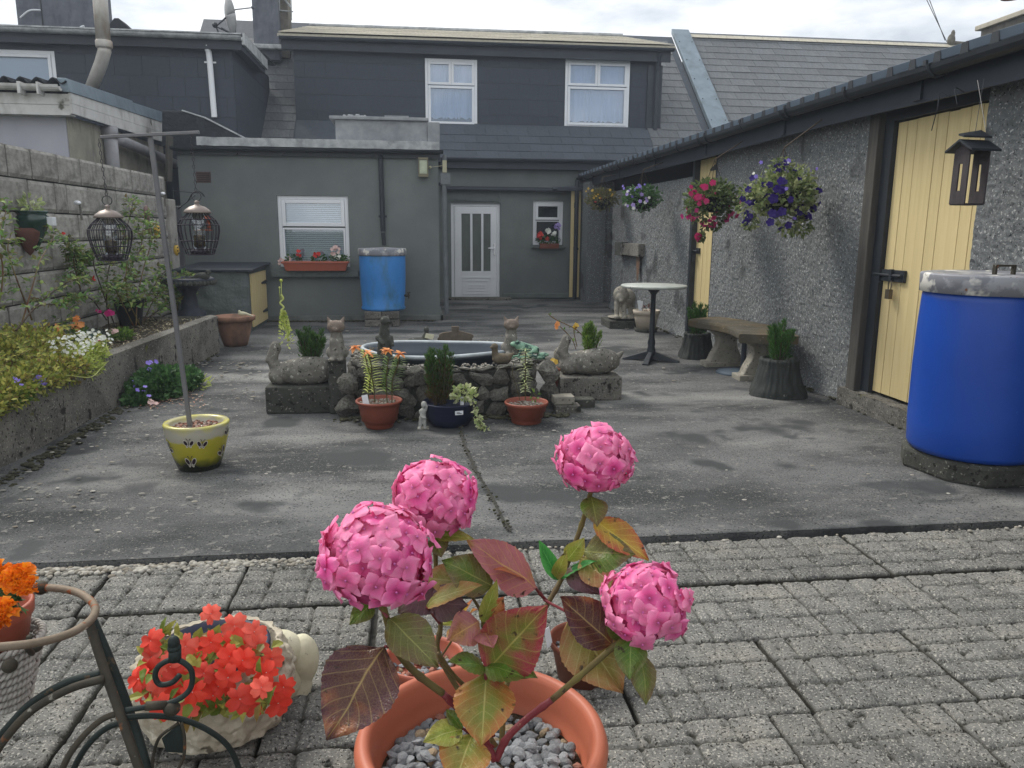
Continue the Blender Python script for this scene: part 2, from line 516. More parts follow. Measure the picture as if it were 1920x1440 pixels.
m_ironrust = mat('rusted_handlebar', '86796a', '6a5f50', scale=14, rough=.7, metal=.3, bump=.5, bscale=70, speck=[('8a4b28', 24, .58), ('c0bcae', 34, .66)])
m_cage = mat('cage_wire', '35323a', rough=.45, metal=.5)
m_cagelid = mat('brushed_bronze', '8a8079', '746a64', scale=9, rough=.45, metal=.4)
m_alu = mat('grey_square_tube', '77787a', '69696c', scale=6, rough=.5, metal=.35)
m_marble = mat('marble_top', 'b9bdb6', '9fa59f', scale=9, rough=.4, speck=[('7b8078', 20, .66)])
m_moss = mat('moss', '3c4423', '262d18', scale=30, rough=1, bump=1, bscale=90)
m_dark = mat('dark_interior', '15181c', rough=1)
m_woolly = mat('cream_cast_stone', 'c2baa8', '9f9683', scale=14, rough=.9, bump=1, bscale=26, bdist=.012, speck=[('5f584b', 18, .64), ('cfc9ba', 24, .62)])
m_knob = mat('cream_smooth_stone', 'd3cfb6', 'bcb89c', scale=8, rough=.8, bump=.4, bscale=50, speck=[('8d8a74', 40, .68)])
m_rope = mat('bleached_rope', 'b9b6b0', '8d8a84', scale=30, rough=.9)
g_leaf = dict(rough=.55, transl=.3, spec=.35)
m_green = mat('mid_green_leaf', '5d7a35', irand=['35521f', '5c7d33', '86a144', '4a6a30'], **g_leaf)
m_rosel = mat('rose_leaf', '6c8a48', irand=['3f6034', '68904a', 'a3b866', '7b5a45', '4e7648'], **g_leaf)
m_dkgreen = mat('dark_green_leaf', '3a5a34', irand=['2a4a2a', '43693a', '5c8348', '33552f'], **g_leaf)
m_yelgreen = mat('sedum_leaf', 'a3a54e', irand=['5d7a34', 'b0b254', 'd3ca72', '48662c', '8a9a40', '86603f', '3a5426'], **g_leaf)
m_lime = mat('lime_leaf', 'b3c257', irand=['8fa845', 'c8d36b', 'd9dc9a', '7c9740'], **g_leaf)
m_conif = mat('conifer_green', '35522a', irand=['22401f', '3d5f2c', '57753a', '2d4a26'], **g_leaf)
m_conifbr = mat('conifer_brown', '4d3d2a', irand=['3b2f20', '5c4a30', '4b5028', '6b4f34'], **g_leaf)
m_varieg = mat('variegated_leaf', 'b9c387', irand=['cfd3a0', '8fa65a', 'dfe0be', '6f8a45'], **g_leaf)
m_basketg = mat('basket_leaf', '6d7c4c', irand=['3f5230', '6d7f49', '9aa56a', 'b1b48a', '4e5f3a'], **g_leaf)
m_blueflax = mat('blue_green_blade', '5f7672', irand=['4f6864', '7c8f88', '42594f'], **g_leaf)
m_stem = mat('green_stem', '5d5a38', '4d3f2c', scale=20, rough=.7)
m_redstem = mat('red_stem', '5c2a2c', '6d6a3a', scale=7, rough=.55, speck=[('8f8a6a', 90, .66)])
m_brownstem = mat('brown_stem', '4d4034', '3b3026', scale=20, rough=.8)
def petal(n, *c, **k):
    return mat(n, c[0], irand=list(c), rough=.55, transl=.3, spec=.3, **k)
p_coral = petal('coral_petal', 'e8452c', 'ef5a3c', 'f26a55', 'e84a44')
p_orange = petal('orange_petal', 'ef7c0e', 'f39a1c', 'e06510', 'f5a524')
p_peach = petal('peach_petal', 'e9a86a', 'f2bd86', 'e58f4c', 'f0c79a')
p_white = petal('white_petal', 'dfe2da', 'eceee8', 'ced4c0')
p_magenta = petal('magenta_petal', 'b81e72', 'd33a8a', 'a0185e')
p_pinkpet = petal('pink_petunia', 'c8326e', 'd9488a', 'a92458', 'e36aa0')
p_purple = petal('purple_petal', '34207a', '41288c', '28175f', '55409c')
p_lilac = petal('lilac_petal', 'b8a2d8', 'd9c9e8', '8f7cd0', 'ece2f0')
p_violet = petal('violet_petal', '8a78d8', '9d8ce6', '6f5cc4')
p_yel = petal('yellow_petal', 'c9a640', 'd8b95a', 'a87a38')
p_red = petal('red_petal', 'c42a2a', 'd84a40', 'b02028')
p_pale = petal('pale_pink_petal', 'd8b4b0', 'e6cbc4', 'c99c98')

# ------------------------------------------------------------------ the setting: ground
b = MB(); b.add([(-400, -400, -.06), (400, -400, -.06), (400, 400, -.06), (-400, 400, -.06)], [(0, 1, 2, 3)])
tag(b.build('ground', mat('far_ground', '5c5f50', '4b5040', scale=.1, rough=1)), kind='structure')
def kerbY(x):     # where the yard concrete ends and the slabs begin
    return 3.10 if x < 0.1 else 3.10 + min(1, (x - .1) / .5) * .06
b = MB()
nx, ny = 95, 150
def yardp(u, t):
    x = -3.3 + 7.2 * u; y0 = kerbY(x) + .012 * noise.noise(V((x * 6, 0, 3))); y = y0 + (16.2 - y0) * t ** 1.6
    z = .012 * noise.noise(V((x * .8, y * .8, 0))) + .004 * noise.noise(V((x * 5, y * 5, 2)))
    if t == 0: z = .0
    return (x, y, z + ((.003 + .024 * math.exp(-(y - y0) * 2.2)) if x < .1 else .003 + .024 * math.exp(-(y - y0) * 2.2) * max(0, 1 - (x - .1) / .5)))
b.surf(yardp, nx, ny)
b.surf(lambda u, t: (lambda p: (p[0], p[1] - .004, p[2] - .11 * (1 - t)))(yardp(u, 0)), nx, 1)
tag(b.build('yard_floor', m_yard, smooth=True), kind='structure')

# joint bed under the slabs
b = MB(); b.box(-3.6, 4.4, -3, 3.13, -.06, -.032)
patio = tag(b.build('patio', m_joint), kind='structure')
# slabs cast with a grid of small setts
rows = [3.085, 2.66, 2.26, 1.86, 1.46, 1.06, .66]
cols = [-3.30 + .52 * k for k in range(15)]
r = random.Random(5)
def slab_mesh(W, D, seed, nxc=4, nyc=3):
    q = random.Random(seed)
    N1, N2 = 84, 66
    nyc = q.choice([4, 3]); nxc = q.choice([4, 4, 5])
    gx = [W * (k + 1) / nxc + q.uniform(-.016, .016) for k in range(nxc - 1)]
    gy = [D * (k + 1) / nyc + q.uniform(-.008, .008) for k in range(nyc - 1)]
    gdx = [q.uniform(.6, 1.2) for _ in gx]
    gdy = [q.uniform(.7, 1.2) for _ in gy]
    def f(u, t):
        x, y = u * W, t * D
        z = 0
        wob = .006 * noise.noise(V((x * 9, y * 9, seed)))
        for g, dd in zip(gx, gdx):
            k = max(0, 1 - abs(x - g + wob) / .010); z -= .012 * k * dd
        for g, dd in zip(gy, gdy):
            k = max(0, 1 - abs(y - g + wob) / .010); z -= .014 * k * dd
        e = min(x, W - x, y, D - y)
        z -= .015 * max(0, 1 - e / (.009 + .006 * noise.noise(V((x * 12, y * 12, seed + 4))))) ** 1.5
        z += .005 * noise.noise(V((x * 14, y * 14, seed * 2))) + .003 * noise.noise(V((x * 60, y * 60, seed))) + .002 * noise.noise(V((x * 130, y * 130, seed)))
        pit = noise.noise(V((x * 32, y * 32, seed + 9)))
        if pit > .38: z -= .012 * (pit - .38) * 3.5
        return (x, y, z)
    b = MB(); b.surf(f, N1, N2)
    b.box(0.001, W - .001, .001, D - .001, -.05, -.018)
    return mesh_of(b, 'paver', m_slab, smooth=True)
slabv = [slab_mesh(.505, .39, s) for s in range(9)]
for i in range(len(rows) - 1):
    sh = [0, .02, .26, .12, -.05, .1][i]
    for j, x in enumerate(cols):
        X = x + sh
        if X < -2.6 and i > 2: continue
        gap = r.choice([-.006, -.006, -.004, .0, .008])
        me = r.choice(slabv)
        o = inst(me, 'paver', patio, (X + r.uniform(-.003, .003), rows[i + 1] + .004 + (rows[i] - rows[i + 1] - .4), r.uniform(-.004, .003)),
                 Matrix.Rotation(r.uniform(-.006, .006), 3, 'Z'), ((.50 - gap) / .505 * 1.02, 1.02, 1))
        o.location.z += .004

# pebbles washed into the joint between yard and slabs
b = MB(); r = random.Random(8)
for k in range(1500):
    x = r.uniform(-2.2, .12) if k % 5 else r.uniform(.1, 3.3)
    if x > .1 and r.random() > .25: continue
    s = r.uniform(.005, .012) * (1.25 if x < -.7 else 1)
    y = 3.085 - abs(r.gauss(0, .035)) * (1 if x < -.35 else .4)
    b.ball((x, y, .004 + r.uniform(-.004, .004)), (s * r.uniform(.8, 1.4), s, s * .6), 6, 4)
stuff(b.build('joint_pebbles', m_pebb, smooth=True), 'small washed pebbles lying in the joint between yard concrete and slabs')
# chips scattered on the yard
b = MB()
for k in range(330):
    if r.random() < .75: x, y = -2.2 + abs(r.gauss(0, .55)), r.uniform(3.2, 8)
    else: x, y = r.uniform(-2.0, 3.2), r.uniform(3.2, 11)
    s = r.uniform(.004, .011) * (1.5 if y > 6 else 1)
    b.ball((x, y, .02), (s * r.uniform(1, 2), s, s * .35), 6, 4)
stuff(b.build('stone_chips', m_pebb), 'pale stone chips scattered on the grey yard')
# the crack that runs from the pond to the slabs
pts = [WY(0, 0, 1)] * 0
cp = [G(866, 800), G(868, 830), G(880, 860), G(893, 890), G(915, 925), G(930, 955), G(945, 985), G(957, 1004)]
b = MB(); b2_ = MB(); line = spline(cp, 8)
line = [p + V((.012 * noise.noise(V((0, p.y * 22, 0))), 0, 0)) for p in line]
for i in range(len(line) - 1):
    p, q = line[i], line[i + 1]
    z0 = .0185 + .012 * noise.noise(V((p.x * .8, p.y * .8, 0))); w0 = .006 + .008 * abs(noise.noise(V((p.y * 9, 5, 0))))
    b.add([(p.x - w0, p.y, z0 + .002), (p.x + w0, p.y, z0 + .002), (q.x + w0, q.y, z0 + .002), (q.x - w0, q.y, z0 + .002)], [(0, 3, 2, 1)])
    for _ in range(3):
        if r.random() < .55:
            s = r.uniform(.003, .010)
            b2_.ball((p.x + r.gauss(0, .013), p.y + r.uniform(0, .03), z0), (s, s, s * .7), 5, 4)
stuff(b.build('yard_crack', m_joint), 'long dark crack across the yard concrete from pond to slabs')
stuff(b2_.build('crack_moss', mat('crumbled_moss', '2c2b26', irand=['1f1f1b', '3f4024', '4d4a44', '6b6a64'], rough=1)), 'crumbs of moss and grit in the yard crack')
# moss and grit along the foot of walls
b = MB()
for k in range(1600):
    e = r.random()
    if e < .34: x, y = -2.26 + abs(r.gauss(0, .06)), r.uniform(3.4, 8.6)
    elif e < .55: x, y = 3.42 - abs(r.gauss(0, .05)), r.uniform(4.6, 13.5)
    elif e < .8: x, y = r.uniform(-2.3, .3), 11.66 - abs(r.gauss(0, .05))
    else: x, y = r.uniform(-.6, 1.1), 5.43 - abs(r.gauss(0, .04)) + .12 * abs(r.uniform(-1, 1))
    s = r.uniform(.006, .02)
    b.ball((x, y, .012), (s * 1.3, s, s * .5), 5, 4)
stuff(b.build('wall_foot_moss', mat('wall_foot_grit', '3b3a30', irand=['2a2a22', '44432f', '57564c', '34351f'], rough=1)), 'dark moss and grit gathered at the foot of the walls')

# ------------------------------------------------------------------ tiles laid one by one
def tiles(parent, O, U, Vv, rows, w, h, urange, mt, name='slate', limit=300, th=.009, gap=.006, skip=None, stag=.5, tilt=.012, jit=.1):
    U, Vv, O = V(U).normalized(), V(Vv).normalized(), V(O)
    Nn = U.cross(Vv).normalized()
    lap = 1.22
    b = MB(); b.hexa([(0, 0, tilt * .9), (1, 0, tilt * .9), (1, h * lap, 0), (0, h * lap, 0),
                      (0, 0, tilt * .9 + th), (1, 0, tilt * .9 + th), (1, h * lap, th), (0, h * lap, th)])
    me = mesh_of(b, name, mt)
    rot = basis(U, Vv, Nn)
    q = random.Random(len(bpy.data.objects))
    todo = []
    for i in range(rows):
        u0, u1 = urange(i * h + h * .5)
        u = u0 - (w * stag if i % 2 else 0) - q.uniform(0, jit) * w
        while u < u1 - .01:
            a, c = max(u, u0), min(u + w, u1)
            if c - a > .03 and not (skip and skip((a + c) / 2, i * h + h / 2)):
                todo.append((O + U * (a + gap / 2) + Vv * (i * h) + Nn * q.uniform(0, .004), c - a - gap))
            u += w
    todo.sort(key=lambda t: (t[0] - CAMPOS).length)
    for p, L in todo[:limit]:
        inst(me, name, parent, p, rot, (L, 1, 1))
    if todo[limit:]:
        b = MB()
        for p, L in todo[limit:]:
            vs = [p + rot @ V((x * L, y, z)) for x, y, z in [(0, 0, tilt), (1, 0, tilt), (1, h * lap, 0), (0, h * lap, 0),
                  (0, 0, tilt + th), (1, 0, tilt + th), (1, h * lap, th), (0, h * lap, th)]]
            b.hexa(vs)
        tag(b.build(name + '_field', mt, parent), kind='stuff')
    return len(todo)

def gutter(b, p0, p1, r=.055, n=7, mi=0):
    p0, p1 = V(p0), V(p1); d = (p1 - p0).normalized(); sd = d.cross(V((0, 0, 1))).normalized()
    vs = []
    for p in (p0, p1):
        for k in range(n + 1):
            a = math.pi * k / n
            vs.append(p + sd * r * math.cos(a) - V((0, 0, 1)) * r * math.sin(a))
        for k in range(n, -1, -1):
            a = math.pi * k / n
            vs.append(p + sd * (r - .006) * math.cos(a) - V((0, 0, 1)) * (r - .006) * math.sin(a))
    N_ = 2 * (n + 1)
    b.add(vs, [(i, (i + 1) % N_, N_ + (i + 1) % N_, N_ + i) for i in range(N_)], mi)

def window(parent, x0, x1, z0, z1, Y, layout, glass, back=None, label=None, fw_=.055, name='window'):
    """frame proud of Y by 2 cm; layout = list of (x0,x1,z0,z1) pane openings in 0..1"""
    w_ = thing(name, label, None, ((x0 + x1) / 2, Y, z0)); w_.parent = parent; w_.location = V(w_.location) - wloc(parent)
    if label is None and 'label' in w_: del w_['label']
    b = MB()
    b.box(x0, x0 + fw_, Y - .02, Y + .05, z0, z1); b.box(x1 - fw_, x1, Y - .02, Y + .05, z0, z1)
    b.box(x0 + fw_, x1 - fw_, Y - .02, Y + .05, z1 - fw_, z1); b.box(x0 + fw_, x1 - fw_, Y - .02, Y + .05, z0, z0 + fw_)
    b.build('window_frame', m_upvc, w_, bevel=.006)
    W, Hh = x1 - x0 - 2 * fw_, z1 - z0 - 2 * fw_
    for (a, c, d, e, sash) in layout:
        px0, px1 = x0 + fw_ + a * W, x0 + fw_ + c * W
        pz0, pz1 = z0 + fw_ + d * Hh, z0 + fw_ + e * Hh
        s = sash
        b = MB()
        b.box(px0 + .002, px0 + s, Y - .035, Y + .03, pz0 + .002, pz1 - .002); b.box(px1 - s, px1 - .002, Y - .035, Y + .03, pz0 + .002, pz1 - .002)
        b.box(px0 + s, px1 - s, Y - .035, Y + .03, pz1 - s, pz1 - .002); b.box(px0 + s, px1 - s, Y - .035, Y + .03, pz0 + .002, pz0 + s)
        b.build('sash', m_upvc, w_, bevel=.006)
        b = MB(); b.box(px0 + s, px1 - s, Y + .001, Y + .006, pz0 + s, pz1 - s)
        b.build('pane', glass, w_)
    return w_

def clear_mat(name, tint, fac=.18):
    M = bpy.data.materials.new(name); M.use_nodes = True
    N, L = M.node_tree.nodes, M.node_tree.links
    N.clear()
    o = N.new('ShaderNodeOutputMaterial'); t = N.new('ShaderNodeBsdfTransparent'); g = N.new('ShaderNodeBsdfGlossy'); x = N.new('ShaderNodeMixShader')
    t.inputs[0].default_value = (*tint, 1); g.inputs['Roughness'].default_value = .03; g.inputs[0].default_value = (.9, .95, 1, 1)
    lw = N.new('ShaderNodeLayerWeight'); lw.inputs[0].default_value = .25
    mr = N.new('ShaderNodeMapRange'); mr.inputs[3].default_value = fac; mr.inputs[4].default_value = .9
    L.new(lw.outputs['Fresnel'], mr.inputs[0]); L.new(mr.outputs[0], x.inputs[0])
    L.new(t.outputs[0], x.inputs[1]); L.new(g.outputs[0], x.inputs[2]); L.new(x.outputs[0], o.inputs[0])
    return M
m_clear = clear_mat('clear_glass', (.84, .88, .93), .14)

def wall(x0, x1, z0, z1, Y, holes, depth=.16, dirn=1, b=None):
    """vertical wall facing -Y with real openings and reveals"""
    b = b or MB()
    xs = sorted({x0, x1, *[h[0] for h in holes], *[h[1] for h in holes]})
    zs = sorted({z0, z1, *[h[2] for h in holes], *[h[3] for h in holes]})
    for a, c in zip(xs, xs[1:]):
        for d, e in zip(zs, zs[1:]):
            mx_, mz = (a + c) / 2, (d + e) / 2
            if any(h[0] < mx_ < h[1] and h[2] < mz < h[3] for h in holes): continue
            b.add([(a, Y, d), (c, Y, d), (c, Y, e), (a, Y, e)], [(0, 1, 2, 3)])
    for h0, h1, g0, g1 in holes:
        y2 = Y + depth
        b.add([(h0, Y, g0), (h0, y2, g0), (h0, y2, g1), (h0, Y, g1)], [(0, 1, 2, 3)])
        b.add([(h1, Y, g0), (h1, y2, g0), (h1, y2, g1), (h1, Y, g1)], [(3, 2, 1, 0)])
        b.add([(h0, Y, g1), (h0, y2, g1), (h1, y2, g1), (h1, Y, g1)], [(0, 1, 2, 3)])
        b.add([(h0, Y, g0), (h0, y2, g0), (h1, y2, g0), (h1, Y, g0)], [(3, 2, 1, 0)])
        b.add([(h0, y2 + .3, g0), (h1, y2 + .3, g0), (h1, y2 + .3, g1), (h0, y2 + .3, g1)], [(0, 1, 2, 3)])
    return b

# ================================================================== THE HOUSE
house = thing('house', 'house with dark slate-clad dormer, flat-roofed grey extension and white back door', 'house', (.5, 15.3, 0))
YE, YD, YM = 11.7, 15.3, 16.0
eh = (-1.97, -.965, .80, 1.82)
b = wall(-3.3, .35, 0, 2.47, YE, [eh])
b.add([(.35, YE, 0), (.35, YD, 0), (.35, YD, 2.47), (.35, YE, 2.47)], [(0, 1, 2, 3)])
b.add([(-3.3, YE, 0), (-3.3, YD, 0), (-3.3, YD, 2.47), (-3.3, YE, 2.47)], [(3, 2, 1, 0)])
b.add([(-3.3, YE, 2.47), (.35, YE, 2.47), (.35, YD, 2.47), (-3.3, YD, 2.47)], [(0, 1, 2, 3)])
b.build('extension_wall', m_grey, house)
b = MB(); b.box(-3.0, .40, YE - .03, YE - .001, 0, .085); b.box(.351, .40, YE - .03, YE + 1.2, 0, .085)
b.build('plinth', mat('plinth_render', '777b77', '5c5f5c', scale=6, rough=.9, bump=.6, bscale=30), house, bevel=.01)
# door wall
dh = (.69, 1.65, .02, 1.86); kh = (2.30, 2.90, 1.07, 1.92)
b = wall(.35, 3.9, 0, 2.62, YD, [dh, kh], .13)
b.build('back_wall', m_grey, house)
b = MB()
for k, xx in enumerate((-3.06,)):
    b.box(xx, xx + .2, YE - .004, YE + .05, 1.98, 2.13)
b.build('air_vent', mat('brick_vent', '5a4a48', '4a3c3b', rough=.9), house)
b = MB()
for k in range(5): b.box(-3.045, -2.875, YE - .012, YE - .004, 1.995 + k * .026, 2.005 + k * .026)
b.build('vent_louvre', mat('brick_vent2', '3c3232', rough=.9), house)
# white lines of moulding and eaves band on the back wall
b = MB(); b.box(.52, 3.5, YD - .10, YD - .002, 2.10, 2.17); b.tube([(.45, YD - .1, 2.22), (.6, YD - .1, 2.12), (3.4, YD - .1, 2.11)], .03, 8)
b.build('wall_pipe', m_fascia, house, bevel=.004)
b = MB(); b.box(1.62, 1.66, YD - .03, YD - .001, 1.86, 2.12); b.box(.6, .63, YD - .03, YD - .001, 1.0, 2.5); b.box(.60, 1.66, YD - .022, YD - .001, 1.90, 1.94)
b.build('conduit', m_greydk, house)
b = MB(); b.box(1.70, 3.3, YD - .05, YD - .001, .02, .12); b.build('wall_plinth', m_greydk, house, bevel=.015)
b = MB(); b.box(.60, 1.85, YD - .28, YD - .001, .0, .05); b.build('doorstep', m_plcon, house, bevel=.012)
# the white door
door = thing("door", None, None, (1.17, YD + .06, .02)); door.parent = house; door.location = V((1.17, YD + .06, .02)) - V(house.location)
b = MB(); x0, x1, z0, z1 = dh; Y = YD + .05
b.box(x0, x0 + .06, Y, Y + .07, z0, z1); b.box(x1 - .06, x1, Y, Y + .07, z0, z1); b.box(x0 + .06, x1 - .06, Y, Y + .07, z1 - .06, z1)
b.build('door_frame', m_upvc, door, bevel=.006)
b = MB(); a, c = x0 + .065, x1 - .065; Yf = Y - .02
gl = [(a + .14, a + .31), (a + .355, a + .525), (a + .57, a + .71)]
b.box(a, gl[0][0], Yf, Yf + .05, z0 + .01, z1 - .065); b.box(gl[2][1], c, Yf, Yf + .05, z0 + .01, z1 - .065)
b.box(gl[0][1], gl[1][0], Yf, Yf + .05, .55, 1.66); b.box(gl[1][1], gl[2][0], Yf, Yf + .05, .55, 1.66)
b.box(gl[0][0], gl[2][1], Yf, Yf + .05, 1.66, z1 - .065); b.box(gl[0][0], gl[2][1], Yf, Yf + .05, z0 + .01, .55)
b.build('door_leaf', m_upvc, door, bevel=.004)
for g in gl:
    b = MB(); b.box(g[0], g[1], Yf + .02, Yf + .025, .55, 1.66); b.build('pane', m_frost, door)
b = MB()
for (p, q, s, t) in ((.16, .16, .10, .43), (.22, .22, .16, .37), (.27, .27, .22, .28)):
    xa, xb, za, zb = a + p, c - q + .05, s, t
    b.box(xa, xb, Yf - .012, Yf - .001, za, za + .012); b.box(xa, xb, Yf - .012, Yf - .001, zb - .012, zb)
    b.box(xa, xa + .012, Yf - .012, Yf - .001, za + .012, zb - .012); b.box(xb - .012, xb, Yf - .012, Yf - .001, za + .012, zb - .012)
b.build('panel_moulding', m_upvc, door)
b = MB(); b.box(c - .06, c - .035, Yf - .03, Yf - .001, .86, 1.08); b.tube([(c - .048, Yf - .02, 1.0), (c - .048, Yf - .055, 1.0), (c - .17, Yf - .055, 1.0)], .011, 8)
b.build('handle', mat('steel_handle', 'd8dadc', rough=.25, metal=.8), door)
# windows
wx = window(house, *eh[:2], eh[2], eh[3], YE + .05, [(0, 1, .58, 1, .055), (0, 1, 0, .56, .028)], m_clear)
b = MB()
k = 0
z = .86
while z < 1.78:
    b.obox(((eh[0] + eh[1]) / 2, YE + .10, z), (.44, 0, 0), (0, .006, .0105), (0, .0005, -.0004))
    z += .028
b.build('blind', m_blind, wx)
b = MB(); b.box(-2.09, -.84, YE - .11, YE - .001, .66, .75); b.build('window_sill', m_greydk, house, bevel=.008)
wk = window(house, *kh[:2], kh[2], kh[3], YD + .06, [(0, 1, .58, 1, .05), (0, 1, 0, .56, .02)], m_glassdk)
b = MB(); b.box(kh[0] - .04, kh[1] + .04, YD - .09, YD - .001, kh[2] - .06, kh[2] - .002); b.build('window_sill', m_greydk, house, bevel=.006)
# dormer
w1 = (.24, 1.26, 3.345, 4.62); w2 = (3.02, 4.34, 3.385, 4.69)
dz0, dz1 = 3.29, 4.74
b = wall(-2.25, 4.98, dz0, dz1, YM, [w1, w2], .12)
b.add([(-2.25, YM, dz0), (-2.25, 18.4, dz0), (-2.25, 18.4, dz1), (-2.25, YM, dz1)], [(3, 2, 1, 0)])
b.add([(4.98, YM, dz0), (4.98, 18.4, dz0), (4.98, 18.4, dz1), (4.98, YM, dz1)], [(0, 1, 2, 3)])
b.build('dormer_wall', m_clad, house)
def sk(u, v):
    X, Z = -2.25 + u, dz0 + v
    return any(h[0] - .06 < X < h[1] + .06 and h[2] - .1 < Z < h[3] + .1 for h in (w1, w2))
def clad(parent, x0, x1, Y, z0, z1, holes, w_=.40, h_=.30):
    U = V((1, 0, 0)); rr = int((z1 - z0) / h_ + .99)
    b = MB(); b.box(0, 1, -.012, -.003, 0, 1); me = mesh_of(b, 'cladding_slate', m_clad)
    q = random.Random(3)
    for i in range(rr):
        za, zb = z0 + i * h_, min(z0 + (i + 1) * h_, z1)
        # spans of this course left free by the holes
        sp = [(x0, x1)]
        for h in holes:
            if h[2] < zb - .01 and h[3] > za + .01:
                sp = [s for (p, t) in sp for s in ((p, min(t, h[0])), (max(p, h[1]), t)) if s[1] - s[0] > .02]
        for (p, t) in sp:
            u = p - (w_ / 2 if i % 2 else 0)
            while u < t - .01:
                a, c = max(u, p), min(u + w_, t)
                if c - a > .02:
                    o = inst(me, 'cladding_slate', parent, (a + .002, Y - q.uniform(0, .003), za + .002), None, (c - a - .004, 1, zb - za - .004))
                u += w_
clad(house, -2.25, 4.98, YM, dz0, dz1, [(w1[0] - .03, w1[1] + .03, w1[2] - .03, w1[3] + .03), (w2[0] - .03, w2[1] + .03, w2[2] - .03, w2[3] + .03)])
def curtain(parent, x0, x1, z0, z1, Y):
    b = MB()
    b.surf(lambda u, t: (x0 + (x1 - x0) * u, Y + .02 * math.sin(u * 60 + 2 * noise.noise(V((u * 5, 0, 0))) * 3) * (.5 + .5 * (1 - t)), z0 + (z1 - z0) * t), 70, 2)
    b.build('curtain', m_net, parent, smooth=True)
for ww in (w1, w2):
    o = window(house, *ww, YM + .02, [(0, .5, .63, 1, .05), (.5, 1, .63, 1, .05), (0, 1, 0, .62, .05)], m_clear)
    curtain(o, ww[0] + .05, ww[1] - .05, ww[2] + .05, ww[3] - .05, YM + .12)
# dormer roof, fascia, gutter
zf = 4.83
b = MB()
b.box(-2.44, 5.12, YM - .17, YM - .14, 4.66, 4.86)                         # fascia board
b.box(-2.40, 5.08, YM - .14, YM + .02, 4.735, 4.75)                        # soffit
b.build('dormer_fascia', m_fascia, house, bevel=.006)
b = MB(); gutter(b, (-2.46, YM - .235, 4.87), (5.16, YM - .235, 4.905), .06); b.build('dormer_gutter', m_fascia, house)
b = MB(); b.tube([(4.88, YM - .2, 4.83), (4.88, YM - .10, 4.6), (4.88, YM - .07, 4.5), (4.88, YM - .07, 3.36)], .045, 10)
b.box(4.70, 5.0, YM - .05, YM - .014, 3.35, 4.62)
b.build('dormer_downpipe', m_fascia, house)
b = MB(); b.prism([(-2.5, YM - .2, 4.93), (5.2, YM - .2, 4.96), (4.75, 18.25, 5.66), (-2.2, 18.25, 5.62)], (0, 0, -.05))
b.build('dormer_roof', m_tile_pale, house)
dU = V((7.7, 0, .03)).normalized(); dV = V((0, 2.45, .70)).normalized()
tiles(house, (-2.5, YM - .215, 4.94), dU, dV, 8, .42, .3, lambda v: (.0 + v * .12, 7.7 - v * .18), m_tile_pale, 'dormer_roof_slate')
b = MB(); b.tube([(-2.2, 18.26, 5.665), (4.75, 18.26, 5.70)], .05, 8); b.build('dormer_ridge', m_lead, house)
# main roof
RU, RV = V((1, 0, 0)), V((0, 3.4, 3.03)).normalized()
def roofz(Y): return 2.73 + (Y - 15.2) * .891
b = MB(); b.prism([(-4.5, 15.15, 2.67), (6.05, 15.15, 2.67), (6.05, 18.7, roofz(18.7) - .03), (-4.5, 18.7, roofz(18.7) - .03)], (0, 0, -.06))
b.build('roof_deck', m_slatedk, house)
tiles(house, (.38, 15.13, roofz(15.13)), RU, RV, 4, .42, .245, lambda v: (0, 4.35), m_slatedk, 'roof_slate')
tiles(house, (-4.4, 15.13, roofz(15.13)), RU, RV, 15, .42, .262, lambda v: (0, 4.4 - 2.25 + .0), m_slate, 'roof_slate', jit=.2)
tiles(house, (4.73, 15.13, roofz(15.13)), RU, RV, 17, .42, .262, lambda v: ((.0 if v < .95 else .28), 1.15), m_slate, 'roof_slate')
b = MB()
b.box(.37, 5.0, YM - .10, YM - .013, 3.20, 3.285); b.box(-2.25, -1.1, YM - .10, YM - .013, 3.20, 3.285)
b.build('lead_flashing', m_lead, house, bevel=.01)
b = MB(); b.box(.50, 3.9, YD - .17, YD - .14, 2.50, 2.68); b.box(.50, 3.9, YD - .14, YD - .001, 2.50, 2.53); gutter(b, (.5, YD - .235, 2.68), (3.9, YD - .235, 2.69), .06)
b.build('eaves_fascia', m_fascia, house)
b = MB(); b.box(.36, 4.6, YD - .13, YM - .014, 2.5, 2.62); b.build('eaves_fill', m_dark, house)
# fire wall capping between the two roofs
o0 = V((6.05, 15.2, roofz(15.2))); o1 = V((6.05, 18.75, roofz(18.75)))
b = MB(); b.hexa([o0, o0 + V((.42, 0, 0)), o1 + V((.42, 0, 0)), o1, o0 + V((0, -.03, .12)), o0 + V((.42, -.03, .12)), o1 + V((.42, 0, .12)), o1 + V((0, 0, .12))])
b.build('verge_capping', m_zinc, house, bevel=.01)
for k in range(6):
    p = o0.lerp(o1, .08 + k * .16)
    b = MB(); b.ball(p + V((.06, -.02, .125)), .012, 6, 4); b.ball(p + V((.36, -.02, .125)), .012, 6, 4); b.build('capping_screws', m_fascia, house).name = 'capping_screw'
